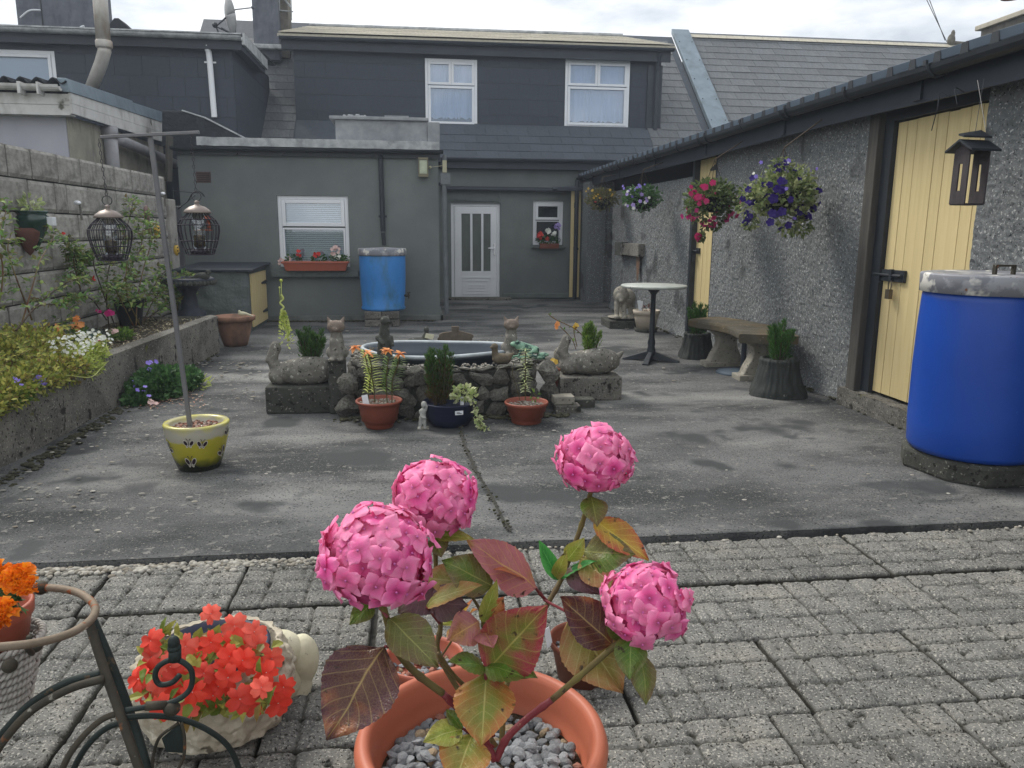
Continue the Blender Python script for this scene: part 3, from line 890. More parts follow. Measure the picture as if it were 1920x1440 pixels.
# flat roof edge of the extension
b = MB(); b.box(-3.0, .36, YE - .06, YE + .5, 2.50, 2.58); b.surf(lambda u, t: (-3.0 + 3.36 * u, YE - .09 + .012 * noise.noise(V((u * 14, 0, 0))), 2.48 + .115 * t + .008 * noise.noise(V((u * 20, t, 0)))), 60, 2)
b.build('flat_roof_edge', m_lead, house)
b = MB(); b.box(-3.3, .38, YE - .05, YE - .03, 2.36, 2.475); gutter(b, (-3.35, YE - .10, 2.455), (.42, YE - .10, 2.475), .05)
for k in range(6): b.box(-3.1 + k * .62, -3.08 + k * .62, YE - .10, YE - .03, 2.375, 2.40)
b.build('extension_gutter', m_black, house)
b = MB(); b.tube([(-.48, YE - .1, 2.42), (-.48, YE - .045, 2.34), (-.47, YE - .045, 1.32)], .035, 10); b.box(-.53, -.41, YE - .03, YE - .001, 1.52, 1.55)
b.tube([(-.47, YE - .045, 1.3), (-.46, YE - .045, 1.12)], .028, 10)
b.build('black_downpipe', m_black, house)
b = MB(); b.tube([(.43, YE - .03, 2.0), (.45, YE - .02, .1)], .034, 10); b.box(.38, .52, YE - .08, YE + .02, 2.0, 2.16); b.tube([(.44, YE - .02, 2.18), (.44, YE - .02, 2.42)], .03, 8)
b.build('grey_downpipe', mat('weathered_grey_pipe', '6e7478', '5d6266', scale=6, rough=.6), house)
# rendered block standing on the flat roof
b = MB(); b.box(-1.12, .20, YE + .15, YE + .75, 2.581, 2.90); b.box(.201, .38, YE + .12, YE + .9, 2.50, 2.89); b.box(-1.20, .22, YE + .10, YE + .8, 2.901, 2.945)
b.build('roof_parapet_block', m_whitish, house, bevel=.008)
b = MB(); r = random.Random(2)
for k in range(26):
    p = (-.85 + r.uniform(-.16, .16), YE + .4 + r.uniform(-.1, .1), 2.965 + r.uniform(0, .012)); b.ball(p, (r.uniform(.02, .05), .05, r.uniform(.012, .03)), 7, 5)
b.box(-.42, -.07, YE + .25, YE + .5, 2.946, 2.985)
b.build('loose_mortar', m_whitish, house)
b = MB(); b.box(-3.05, -1.1, YE + 1.5, YE + 1.6, 2.48, 2.60); b.build('roof_upstand', m_bitumen, house)

# ------------------------------------------------------------------ neighbour's slate roof on the right
nb = thing('neighbouring_house', 'neighbouring house roof of pale grey slates rising behind the shed', 'house', (10, 18.7, 0))
b = MB(); b.prism([(6.47, 15.15, 2.67), (22, 15.15, 2.67), (22, 18.7, roofz(18.7) - .03), (6.47, 18.7, roofz(18.7) - .03)], (0, 0, -.06))
b.prism([(6.47, 18.7, roofz(18.7) - .1), (22, 18.7, roofz(18.7) - .1), (22, 21.5, 3.2), (6.47, 21.5, 3.2)], (0, 0, -.06))
b.build('roof_deck', m_slatedk, nb)
tiles(nb, (6.47, 16.0, roofz(16.0)), RU, RV, 14, .55, .265, lambda v: (0, 12.5), m_slate, 'roof_slate', limit=300, jit=.6)
b = MB()
for k in range(32): b.prism([(6.47 + k * .45, 18.58, roofz(18.7) - .04), (6.47 + k * .45, 18.7, roofz(18.7) + .05), (6.47 + k * .45, 18.82, roofz(18.7) - .04)], (.44, 0, 0))
b.build('ridge_tile', m_tile_pale, nb)
b = MB(); b.box(6.5, 22, 15.3, 21.4, 0, 2.7); b.build('wall', m_grey, nb)
fin = WY(1783, 80, 18.7)
b = MB(); b.ball((fin.x, 18.7, fin.z + .05), (.10, .08, .16), 9, 6); b.ball((fin.x + .03, 18.7, fin.z + .2), (.05, .05, .1), 7, 5)
b.tube([(fin.x - .05, 18.7, fin.z), (fin.x + .5, 18.7, fin.z - .02)], .05, 6)
b.build('ridge_finial', m_chimbrown, nb, smooth=True)

def chimney(name_label, x0, x1, Y, d, z0, z1, mt, cap=True, pots=()):
    c = thing('chimney', name_label, 'chimney', ((x0 + x1) / 2, Y, z0))
    b = MB(); b.box(x0, x1, Y, Y + d, z0, z1); b.build('chimney_stack', mt, c, bevel=.015)
    if cap:
        b = MB(); b.box(x0 - .08, x1 + .08, Y - .08, Y + d + .08, z1 + .001, z1 + .09); b.build('chimney_cap', m_tile_pale, c, bevel=.01)
    for px_ in pots:
        b = MB(); b.lathe([(.16, 0), (.17, .12), (.13, .16), (.115, .45), (.15, .5), (.15, .56), (.1, .57)], (px_, Y + d / 2, z1 + .09), 16)
        b.build('chimney_pot', m_terraold, c, smooth=True)
    return c
p = WY(35, 62, 16.6); q = WY(178, 62, 16.6)
c1 = chimney('broad grey rendered chimney behind the rusty steel flue', p.x, q.x, 16.6, 1.0, p.z - 1.5, p.z + 2.2, m_chim)
b = MB(); xx = WY(75, 0, 16.6).x; b.box(xx, xx + .02, 16.585, 16.599, p.z - .3, p.z + 2.2); b.build('render_joint', m_black, c1)
b = MB(); a = WY(38, 33, 16.55); e = WY(76, 19, 16.5); b.tube(spline([a, V(((a.x + e.x) / 2, 16.5, (a.z + e.z) / 2 + .05)), e]), .015, 6); b.tube(spline([WY(147, 57, 16.5), WY(152, 51, 16.5), WY(158, 49, 16.5)]), .02, 6); b.build('loose_cable', m_upvc, c1)
p = WY(476, 82, 17.2); q = WY(524, 82, 17.2)
c2 = chimney('narrow tall grey chimney beside the satellite dish', p.x, q.x, 17.2, .75, p.z - .3, p.z + 2.2, m_chim)
b = MB(); a = WY(524, 85, 17.4); b.box(q.x + .002, q.x + .16, 17.45, 17.9, p.z - .2, p.z + 2.2); b.build('stack_return', m_chimbrown, c2)
b = MB(); b.box(p.x - .08, q.x + .35, 17.02, 17.2, p.z - .12, p.z - .03); b.build('chimney_flashing', m_lead, c2, bevel=.02)
p = WY(1840, 52, 15.0)
chimney('old brown chimney with a clay pot beyond the shed roof', p.x, p.x + .9, 11.6, 3.4, p.z - 2, p.z - .05, m_chimbrown, True, (WY(1893, 20, 13.3).x,))

# television aerial
ae = thing('aerial', 'thin television aerial fixed beside the narrow chimney', 'aerial', WY(546, 20, 17.4))
b = MB(); b.tube([WY(547, 38, 17.4), WY(545, -30, 17.4)], .012, 6); b.build('mast', m_lead, ae)
b = MB(); b.tube([WY(524, 0, 17.4), WY(524, 20, 17.4)], .012, 6); b.tube([WY(522, 19, 17.4), WY(550, 22, 17.4)], .012, 6); b.tube([WY(532, -3, 17.4), WY(546, 14, 17.4)], .02, 6); b.build('boom', m_lead, ae)
# satellite dish
sdp = WY(424, 30, 15.2)
sat = thing('satellite_dish', 'weathered pale satellite dish on the roof left of the narrow chimney', 'satellite dish', sdp)
rot = Matrix.Rotation(rad(-62), 3, 'Z') @ Matrix.Rotation(rad(8), 3, 'X')
b = MB(); vs = []
def dishp(u, t):
    a = 2 * math.pi * t; rr_ = u * .29; return rot @ V((rr_ * math.cos(a) * .95, .9 * rr_ * rr_, rr_ * math.sin(a) * 1.12)) + sdp
b.surf(dishp, 8, 28); o = b.build('reflector', mat('dish_paint', 'b2b2b2', '8e8f90', scale=5, rough=.6, speck=[('6f6a60', 7, .66)]), sat, smooth=True)
sm = o.modifiers.new('thick', 'SOLIDIFY'); sm.thickness = .012
b = MB(); b.tube([sdp + V((.03, 0, 0)), WY(441, 18, 15.1), WY(474, 14, 15.1)], .012, 6); b.build('feed_arm', m_lead, sat)
b = MB(); b.ball(WY(474, 14, 15.1), .03, 8, 6); b.build('feed_horn', m_chim, sat)
b = MB(); b.tube([sdp + V((0, .05, 0)), WY(405, 50, 15.2), WY(432, 62, 15.2)], .018, 6); b.ball(WY(403, 47, 15.2), .05, 7, 5); b.tube([WY(405, 50, 15.2), WY(412, 66, 15.2)], .014, 6); b.tube([WY(432, 62, 15.2), WY(415, 52, 15.2)], .012, 6)
b.build('mount', m_black, sat)
# overhead wires
b = MB(); a = WY(1733, -10, 22); e = WY(1775, 78, 22)
b.tube([a, e], .010, 5); b.tube([WY(1739, -10, 22), WY(1772, 76, 22)], .010, 5); tag(b.build('overhead_wire', m_black), 'pair of thin overhead wires dropping to the slate roof ridge', 'cable')

# ------------------------------------------------------------------ left neighbour: dormer house
ln = thing('neighbour_dormer_house', 'left neighbour house with slate-clad dormer, pale downpipe and weathered gutter', 'house', (-5, 13.6, 0))
YL = 13.5
zt = WY(300, 85, YL).z; XR = WY(437, 120, YL).x; zb = 2.2
lw = (-8.0, WY(107, 150, YL).x, zb + .5, WY(50, 94, YL).z)
b = wall(-11, XR, zb - .5, zt, YL, [lw], .1)
b.add([(XR, YL, zb - .5), (XR, 16.5, zb - .5), (XR, 16.5, zt), (XR, YL, zt)], [(0, 1, 2, 3)])
b.build('dormer_wall', m_clad, ln)
clad(ln, -8.0, XR, YL, zb + .3, zt, [(lw[0] - .03, lw[1] + .03, lw[2] - .03, lw[3] + .03)], .42, .30)
b = MB(); b.box(-.0, .009, 0, 1, 0, 1); me = mesh_of(b, 'cladding_slate', m_clad)
for i in range(6):
    for k in range(8):
        inst(me, 'cladding_slate', ln, (XR + .002, YL + k * .42 - (.21 if i % 2 else 0) * (k > 0), zb + .3 + i * .3 + .002), None, (1, .416, .296))
window(ln, *lw, YL + .02, [(0, .5, 0, 1, .05), (.5, 1, 0, 1, .05)], m_glass)
b = MB(); b.box(-11, XR + .18, YL - .16, YL - .13, zt - .06, zt + .12); b.box(XR + .15, XR + .18, YL - .13, 15.3, zt - .06, zt + .12); b.box(-11, XR + .15, YL - .13, YL + .001, zt - .03, zt - .005)
b.box(XR + .001, XR + .15, YL - .13, 15.3, zt - .03, zt - .005)
b.build('dormer_fascia', m_fascia, ln)
b = MB(); gutter(b, (-11, YL - .22, zt + .14), (XR + .2, YL - .22, zt + .13), .065); b.box(-11, XR + .2, YL - .16, YL - .10, zt + .125, zt + .19)
b.build('dormer_gutter', m_lead, ln)
b = MB(); b.box(XR + .185, XR + .23, YL - .16, 15.3, zt + .02, zt + .19); b.build('verge_trim', m_lead, ln)
b = MB(); b.prism([(-11, YL - .16, zt + .17), (XR + .2, YL - .16, zt + .17), (XR + .2, 16.4, zt + .34), (-11, 16.4, zt + .34)], (0, 0, -.04)); b.build('dormer_roof', m_bitumen, ln)
b = MB(); b.tube([WY(388, 84, YL - .12), WY(390, 96, YL - .10)], .045, 10); b.tube([WY(391, 96, YL - .08), WY(393, 112, YL - .06), WY(402, 220, YL - .06)], .045, 10)
pp = WY(393, 116, YL - .06); b.box(pp.x - .09, pp.x + .09, YL - .03, YL - .013, pp.z - .012, pp.z + .012)
b.build('white_downpipe', m_upvc, ln)
b = MB(); p = WY(214, 55, 15.8); b.prism([WY(196, 58, 15.8), WY(214, 34, 15.8), WY(222, 34, 15.8), WY(248, 58, 15.8)], (0, .4, 0)); b.build('roof_hip', m_bitumen, ln)
b = MB(); b.box(-8, XR, YL + .05, 18, 0, zb - .5); b.build('lower_wall', m_lilac, ln)
# flue
fl = thing('steel_flue', 'stained stainless steel flue pipe bending down beside the neighbour dormer', 'flue', WY(185, 100, 12.9))
b = MB(); b.tube([WY(183, -60, 12.7), WY(194, 78, 12.7)], .10, 16); b.build('flue_upper', m_steel, fl, smooth=True)
b = MB(); b.lathe([(.105, -.05), (.115, -.03), (.115, .05), (.105, .06)], WY(195, 84, 12.7), 16); b.build('flue_collar', m_steel, fl, smooth=True)
b = MB(); b.tube([WY(195, 84, 12.7), WY(196, 96, 12.7), WY(190, 118, 12.8), WY(168, 175, 12.9)], .092, 16); b.build('flue_lower', m_steel, fl, smooth=True)

# ------------------------------------------------------------------ left neighbour: lean-to beside the wall
le = thing('neighbour_lean_to', 'neighbour lean-to with white fascia boards and sloping zinc verge', 'outbuilding', (-4.6, 9.9, 0))
XS, Y0, Y1 = -4.0, 9.9, 13.4
b = MB(); b.box(-9, XS - .0, Y0 + .001, Y1, 0, 2.62); 
b.build('front_wall', m_lilac, le)
b = MB(); b.box(XS + .001, XS + .02, Y0 + .02, Y1, 0, 2.62); b.build('side_wall', m_cream, le)
za = WX(112, 145, XS + .12).z
zv0, zv1 = WX(112, 146, XS + .12).z, WX(300, 204, XS + .12).z
b = MB(); Xf = XS + .12
b.hexa([(Xf, Y0 - .15, 2.62), (Xf + .025, Y0 - .15, 2.62), (Xf + .025, Y1, 2.66), (Xf, Y1, 2.66), (Xf, Y0 - .15, 2.73), (Xf + .025, Y0 - .15, 2.73), (Xf + .025, Y1, 2.80), (Xf, Y1, 2.80)])
b.hexa([(Xf, Y0 - .15, 2.735), (Xf + .02, Y0 - .15, 2.735), (Xf + .02, Y1, 2.805), (Xf, Y1, 2.805), (Xf, Y0 - .15, 2.85), (Xf + .02, Y0 - .15, 2.85), (Xf + .02, Y1, 2.96), (Xf, Y1, 2.96)])
b.build('verge_board', m_boards, le)
b = MB()
for ya, yb in ((Y0 - .17, 11.85), (11.86, Y1)):
    za_, zb_ = 2.853 + (ya - Y0) * .031, 2.853 + (yb - Y0) * .031
    b.hexa([(Xf - .05, ya, za_), (Xf + .035, ya, za_), (Xf + .035, yb, zb_), (Xf - .05, yb, zb_), (Xf - .10, ya, za_ + .15), (Xf + .0, ya, za_ + .15), (Xf + .0, yb, zb_ + .17), (Xf - .10, yb, zb_ + .17)])
b.build('zinc_verge', m_zinc, le, bevel=.004)
b = MB(); b.box(-9, Xf, Y0 - .15, Y0 - .12, 2.60, 2.71); b.build('fascia_board', m_boards, le)
b = MB(); b.box(-9, Xf, Y0 - .155, Y0 - .125, 2.713, 2.83); b.build('fascia_board', m_boards, le)
b = MB(); b.box(-9, Xf, Y0 - .12, Y0, 2.60, 2.615); b.build('soffit', m_boards, le)
b = MB(); gutter(b, (-9, Y0 - .22, 2.92), (Xf - .05, Y0 - .22, 2.91), .065); b.box(-4.35, -4.32, Y0 - .3, Y0 - .155, 2.80, 2.93); b.box(-4.15, -4.13, Y0 - .3, Y0 - .155, 2.80, 2.93)
b.build('white_gutter', m_boards, le)
b = MB()
b.surf(lambda u, t: (-9 + (9 + Xf) * u, Y0 - .2 + 3.5 * t, 2.97 + .03 * math.sin(u * 5 * 2 * math.pi * 6) + t * .11), 240, 1)
o = b.build('corrugated_roof', m_bitumen, le, smooth=True); o.modifiers.new('thick', 'SOLIDIFY').thickness = .012
b = MB(); pA = WX(205, 240, XS + .1); pB = WX(215, 300, XS + .1); b.tube([pA, V((pA.x, pA.y, pB.z - .5))], .085, 14); b.tube([pA + V((0, 0, .02)), pA - V((0, 0, .13))], .10, 14)
pC = V((pA.x + .02, pA.y, pA.z - .12)); b.tube([pC, pC + V((.03, .25, -.01)), pC + V((.03, 2.6, -.12))], .07, 12)
b.build('soil_pipe', mat('pale_grey_pvc', '9c9ca0', '86868a', scale=5, rough=.5), le, smooth=True)
# bitumen-coated parapet between the two properties
pw = thing('bitumen_parapet', 'black bitumen-coated parapet stepping down behind the bird feeder pole', 'parapet', (-3.6, 12.4, 2.4))
YB = 12.2
b = MB(); b.prism([WY(303, 275, YB), WY(303, 207, YB), WY(345, 208, YB), WY(385, 222, YB), WY(440, 250, YB), WY(466, 262, YB), WY(466, 275, YB)][::-1], (0, .35, 0)); b.build('parapet_coat', m_bitumen, pw, bevel=.02)
b = MB(); b.tube([WY(341, 207, YB - .01), WY(385, 221, YB - .01), WY(440, 249, YB - .01), WY(463, 261, YB - .01)], .012, 6); b.build('parapet_trim', m_lead, pw)
b = MB(); b.tube([WY(318, 255, 11.6), WY(316, 340, 11.6)], .05, 4); tag(b.build('timber_post', m_postwood), 'short weathered timber post where the block wall meets the extension', 'post')

# ================================================================== OUTBUILDING ON THE RIGHT
shed = thing('outbuilding', 'long low pebbledashed outbuilding with black gutter and yellow plank doors', 'outbuilding', (3.45, 9, 0))
XW = 3.45
def rough_wall(y0, y1, z0, z1, amp=.011, seed=0, edge=.02):
    b = MB(); st = .022
    nu, nv = int((y1 - y0) / st), int((z1 - z0) / st)
    rr = np.random.RandomState(seed + 1)
    hh = rr.rand(nu + 3, nv + 3)
    def f(u, t):
        i, j = int(round(u * nu)), int(round(t * nv))
        y, z = y0 + (y1 - y0) * u, z0 + (z1 - z0) * t
        k = amp * (hh[i, j] - .5) + .03 * noise.noise(V((y * .9, z * .9, seed))) + .008 * noise.noise(V((y * 7, z * 7, seed)))
        if i in (0, nu): y += edge * (hh[i, j] - .5)
        base = -.035 * max(0, 1 - z / .12)
        return (XW - .02 + k + base, y, z)
    b.surf(f, nu, nv)
    # returns at the ends so the wall has thickness
    b.surf(lambda u, t: (lambda p: (p[0] + u * .22, p[1], p[2]))(f(0, t)), 2, nv)
    b.surf(lambda u, t: (lambda p: (p[0] + (1 - u) * .22, p[1], p[2]))(f(1, t)), 2, nv)
    return b.build('pebbledash_wall', m_pebble, shed, smooth=False)
rough_wall(-1.5, 4.47, 0, 2.26, seed=1)
rough_wall(5.66, 8.74, 0, 2.26, seed=2)
rough_wall(9.48, 13.42, 0, 2.02, seed=3)
b = MB(); 
b.surf(lambda u, t: (3.20 + .34 * u + .01 * noise.noise(V((u * 20, t * 60, 1))), 14.42 + .012 * noise.noise(V((u * 30, t * 90, 5))), 2.25 * t), 14, 90)
b.surf(lambda u, t: (3.20 + .012 * noise.noise(V((u * 30, t * 90, 5))), 14.42 + .5 * (1 - u), 2.25 * t), 14, 90)
b.box(3.24, 3.7, 14.46, 14.9, 0, 2.25)
b.build('pebbledash_pillar', m_pebble, shed)
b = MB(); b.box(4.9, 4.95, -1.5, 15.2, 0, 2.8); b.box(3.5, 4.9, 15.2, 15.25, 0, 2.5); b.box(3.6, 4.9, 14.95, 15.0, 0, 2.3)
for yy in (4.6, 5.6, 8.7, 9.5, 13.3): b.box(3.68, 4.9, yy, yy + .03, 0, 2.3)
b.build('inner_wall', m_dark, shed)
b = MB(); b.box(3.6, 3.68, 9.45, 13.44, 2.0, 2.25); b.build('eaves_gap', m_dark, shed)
# things half seen in the dark opening
b = MB(); b.tube([(3.62, 13.9, 0.02), (3.72, 13.75, 1.0)], .012, 6); b.tube([(3.66, 14.0, 0.02), (3.8, 13.95, .9)], .012, 6); b.tube([(3.50, 13.6, 0.02), (3.66, 13.9, .5)], .015, 6)
tag(b.build('garden_tool_handle', m_postwood), 'thin tool handles leaning inside the dark shed opening', 'tool')
# posts and black door frames
b = MB(); b.box(3.39, 3.52, 5.54, 5.66, 0.12, 2.27); b.build('timber_post', m_postwood, shed, bevel=.005)
b = MB(); b.box(3.44, 3.54, 5.43, 5.535, .14, 2.25); b.box(3.44, 3.54, 4.44, 5.43, 2.14, 2.25); b.build('door_frame', m_black, shed)
b = MB(); b.box(3.41, 3.54, 9.40, 9.475, 0, 2.2); b.box(3.44, 3.54, 8.745, 8.80, 0, 2.2); b.build('door_frame', m_black, shed)
b = MB(); b.surf(lambda u, t: (3.36 + .3 * t, 4.40 + 1.3 * u, .135 + .015 * noise.noise(V((u * 9, t * 9, 3)))), 30, 6)
b.surf(lambda u, t: (3.35 + .012 * noise.noise(V((u * 30, t * 9, 7))), 4.40 + 1.3 * u, .14 * (t)), 30, 4); b.build('threshold', m_plcon, shed)
bplank = MB(); bplank.box(0, 1, 0, 1, 0, 1); me_plank = mesh_of(bplank, 'plank', m_yellow)
def plank_door(y0, y1, z0, z1, n, slant=0.0, X=3.475):
    d = thing('door', None, None, (X, y0, z0)); d.parent = shed; d.location = V((X, y0, z0)) - V(shed.location)
    wd = (y1 - y0) / n; q = random.Random(n)
    for k in range(n):
        inst(me_plank, 'plank', d, (X + q.uniform(-.002, .002), y0 + k * wd + .0025, z0), None, (.022, wd - .005, z1 - z0 + q.uniform(-.004, .004)))
    b = MB()
    for z in (z0 + .2, (z0 + z1) / 2, z1 - .2): b.box(X + .024, X + .045, y0, y1, z - .06, z + .06)
    b.box(X + .023, X + .0235, y0, y1, z0, z1)
    b.build('ledge', m_postwood, d)
    return d
d1 = plank_door(4.46, 5.425, .16, 2.13, 9)
b = MB(); b.box(3.452, 3.474, 5.15, 5.42, 1.00, 1.085, 0); b.tube([(3.445, 5.17, 1.045), (3.445, 5.50, 1.045)], .012, 8); b.box(3.43, 3.455, 5.27, 5.30, 1.0, 1.09); b.box(3.40, 3.438, 5.545, 5.60, 1.01, 1.08)
b.build('bolt', m_black, d1, bevel=.002)
pl = thing('padlock', None, None, (0, 0, 0))
b = MB(); b.tube(spline([(3.437, 5.265, .945), (3.437, 5.262, .985), (3.437, 5.28, 1.01), (3.437, 5.298, .985), (3.437, 5.295, .945)]), .005, 6); b.box(3.42, 3.45, 5.255, 5.305, .875, .945)
bpy.data.objects.remove(pl)
b.build('padlock', mat('brass_lock', '6a6254', rough=.4, metal=.6), d1, bevel=.003)
d2 = plank_door(8.80, 9.40, .25, 2.2, 5)
b = MB(); b.box(3.452, 3.474, 9.24, 9.37, 1.08, 1.15); b.tube([(3.44, 9.26, 1.115), (3.44, 9.44, 1.115)], .012, 6); b.box(3.42, 3.45, 9.33, 9.36, .98, 1.06); b.build('bolt', m_black, d2, bevel=.002)
b = MB(); b.prism([(3.455, 8.81, 2.05), (3.455, 8.81, 2.13), (3.455, 9.02, 2.07), (3.455, 9.02, 2.05)], (.018, 0, 0)); b.build('strap_hinge', m_black, d2)
d3 = thing('door', None, None, (3.1, 15, 0)); d3.parent = shed; d3.location = V((3.1, 15, 0)) - V(shed.location)
for xa, xb in ((3.0, 3.07), (3.12, 3.19)):
    inst(me_plank, 'plank', d3, (xa, 15.02, .06), None, (xb - xa, .02, 2.1))
b = MB(); b.box(3.055, 3.065, 15.0, 15.019, 1.78, 1.88); b.ball((3.13, 14.99, 1.0), .03, 8, 6); b.box(3.06, 3.08, 14.99, 15.019, .98, 1.04); b.build('latch', m_black, d3)
b = MB(); b.tube([(3.09, 14.94, 0.03), (3.09, 14.94, 2.3)], .042, 10); b.build('corner_downpipe', m_black, shed)
b = MB(); b.box(2.7, 3.4, 14.9, 15.2, 2.10, 2.16); b.tube([(2.62, 14.95, 2.13), (3.3, 14.95, 2.17)], .045, 6); b.build('corner_gutter', m_fascia, shed)
# gutter, fascia, soffit
sg = thing('roof_gutter', None, None, (3.2, 9, 2.4)); sg.parent = shed; sg.location = V((3.2, 9, 2.4)) - V(shed.location)
def sag(y): return 2.370 + .012 * math.sin(y * 1.1) - .004 * math.sin(y * 2.3)
q_ = random.Random(4)
for k in range(9):
    y0 = -1.3 + k * 1.98
    if y0 > 15: break
    b = MB(); y1 = min(y0 + 1.98, 15.3); gutter(b, (3.2, y1, sag(y1)), (3.2, y0, sag(y0)), .062)
    b.tube([(3.2 + .068 * math.cos(math.pi * t / 8), y0 + .02, sag(y0) - .068 * math.sin(math.pi * t / 8)) for t in range(9)], .014, 6)
    b.build('gutter_length', m_black, sg, smooth=False)
for k in range(18):
    y = -.9 + k * .93
    b = MB(); b.tube([(3.2 + .068 * math.cos(math.pi * t / 8), y, sag(y) - .068 * math.sin(math.pi * t / 8)) for t in range(9)], .007, 5)
    b.obox((3.131, y, sag(y) + .012), (.008, 0, 0), (0, .016, 0), (0, 0, .016)); b.box(3.25, 3.37, y - .012, y + .012, sag(y) - .05, sag(y) - .03)
    b.build('gutter_bracket', m_black, sg)
b = MB()
for k in range(17):
    b.hexa([(3.285, -1.5 + k, 2.18 + .01 * math.sin(k)), (3.31, -1.5 + k, 2.18 + .01 * math.sin(k)), (3.31, -.5 + k, 2.18 + .01 * math.sin(k + 1)), (3.285, -.5 + k, 2.18 + .01 * math.sin(k + 1)),
            (3.285, -1.5 + k, 2.385), (3.31, -1.5 + k, 2.385), (3.31, -.5 + k, 2.385), (3.285, -.5 + k, 2.385)])
b.build('fascia_board', m_fascia, shed)
b = MB(); b.box(3.312, 3.62, -1.5, 15.4, 2.27, 2.285); b.build('soffit_board', m_fascia, shed)
for k in range(9):
    b = MB(); b.box(3.265, 3.284, -.8 + k * 1.9, -.72 + k * 1.9, 2.2, 2.34); b.build('fascia_bracket', m_fascia, shed)
# ribbed roof sheets
sl = math.tan(rad(17.6))
def rib(y):
    k = (y % .24) / .24
    return .042 * max(0, min(1, (1 - abs(k - .5) * 4) * 2.2))
b = MB(); N_ = int(17.2 / .015)
ys = []
y = -1.5
while y < 15.55:
    for f in (0.0, .36, .42, .5, .58, .64): ys.append(y + f * .24)
    y += .24
hs = [0, 0, 1, 1, 1, 0] * (len(ys) // 6)
vs = []
for yy, h in zip(ys, hs):
    vs.append((3.17, yy, 2.378 + h * .052)); vs.append((6.6, yy, 2.378 + h * .052 + 3.43 * sl))
b.add(vs, [(2 * i, 2 * i + 2, 2 * i + 3, 2 * i + 1) for i in range(len(ys) - 1)])
o = b.build('ribbed_roof_sheet', m_sheet, shed); o.modifiers.new('thick', 'SOLIDIFY').thickness = .006
b = MB(); b.prism([(3.160, -.036, 2.37), (3.160, .036, 2.37), (3.160, .024, 2.432), (3.160, -.024, 2.432)], (.02, 0, 0)); rib_me = mesh_of(b, 'rib_closer', m_black)
for k in range(0, len(ys), 6):
    yc = ys[k] + .12
    if yc > 15.3: break
    inst(rib_me, 'rib_closer', shed, (0, yc, 0))
# cast vent block with rust stain
vb = thing('vent_block', 'concrete vent block in the pebbledash wall with a rust stain below', 'vent', (3.4, 12.1, 1.0))
b = MB(); b.box(3.33, 3.44, 11.45, 12.35, .97, 1.16); b.build('block', m_plcon, vb, bevel=.006)
b = MB(); b.box(3.325, 3.44, 12.40, 12.85, .95, 1.17)
b.build('scalloped_block', m_statuedk, vb, bevel=.006)
b = MB()
for k in range(3): b.tube([(3.31, 12.37, .99 + k * .065), (3.44, 12.37, .99 + k * .065)], .03, 8)
b.build('clay_pipe', m_plcon, vb)
b = MB()
b.surf(lambda u, t: (3.385 - .01 * math.sin(math.pi * u), 11.52 + (.10 + .12 * t) * u + .06 * (1 - t), .60 + .37 * t), 4, 8)
b.build('rust_stain', mat('rust_run', '7c5a40', '5f5a54', scale=9, rough=.95, bump=1, bscale=80, bdist=.01), vb)

# ================================================================== BLOCK WALL ON THE LEFT
bw = thing('block_wall', 'bare concrete block garden wall stained by rain behind the raised bed', 'wall', (-3.3, 8, 0))
b = MB(); b.box(-3.40, -3.225, 3.2, 10.75, 0, 1.99); b.build('mortar_core', m_mortar, bw)
def blk(seed):
    b = MB(); q = random.Random(seed)
    def f(u, t):
        e = min(u, 1 - u) * .45; g = min(t, 1 - t) * .24
        return (.02 - .016 * max(0, 1 - e / .014) - .016 * max(0, 1 - g / .014) + .005 * noise.noise(V((u * 4, t * 3, seed))) + .003 * noise.noise(V((u * 20, t * 12, seed))), u, t)
    vs = []
    b.surf(lambda u, t: f(u, t), 16, 9)
    b.box(-.02, .004, 0, 1, 0, 1)
    return mesh_of(b, 'block', m_block, smooth=False)
blks = [blk(s) for s in range(4)]
tops = [0, .243, .487, .73, .975, 1.225, 1.475, 1.745, 2.005]
q = random.Random(9)
for i in range(8):
    y = 3.3 + (.25 if i % 2 else 0)
    while y < 10.7:
        L = q.choice([.49, .49, .49, .24, .40])
        L = min(L, 10.75 - y)
        if L > .05:
            drop = .0
            inst(q.choice(blks), 'block', bw, (-3.22 + q.uniform(-.004, .004), y + .004, tops[i] + .004 + q.uniform(-.002, .002)), None, (1, L - .020, tops[i + 1] - tops[i] - .014))
        y += L
for k, (y, ze) in enumerate(((10.75, 1.9), )):
    b = MB(); b.box(-3.42, -3.18, 10.76, 11.05, 0, 1.72); b.build('wall_end_pier', m_block, bw, bevel=.01)
# ================================================================== RAISED BED
bed = thing('raised_bed', 'long cast concrete raised flower bed along the block wall', 'raised bed', (-2.3, 6, 0))
def bedx(y): return -2.36 + (y - 4.5) * .045
b = MB(); nU, nV = 150, 14
b.surf(lambda u, t: (bedx(3.0 + 5.75 * u) + .012 * noise.noise(V((u * 18, t * 2, 0))) + .005 * noise.noise(V((u * 120, t * 12, 0))) + .02 * t * 0, 3.0 + 5.75 * u, .405 * t), nU, nV)
b.surf(lambda u, t: (bedx(3.0 + 5.75 * u) + .012 * noise.noise(V((u * 18, 2, 0))) + .005 * noise.noise(V((u * 120, 12, 0))) - .13 * t, 3.0 + 5.75 * u, .405 + .012 * math.sin(t * 3.14) + .006 * noise.noise(V((u * 60, t * 5, 4)))), nU, 4)
b.surf(lambda u, t: (bedx(8.75) - .95 * u, 8.75 + .006 * noise.noise(V((u * 20, t * 9, 0))), .405 * (1 - t)), 12, 8)
b.build('bed_wall', m_plcon, bed, smooth=True)
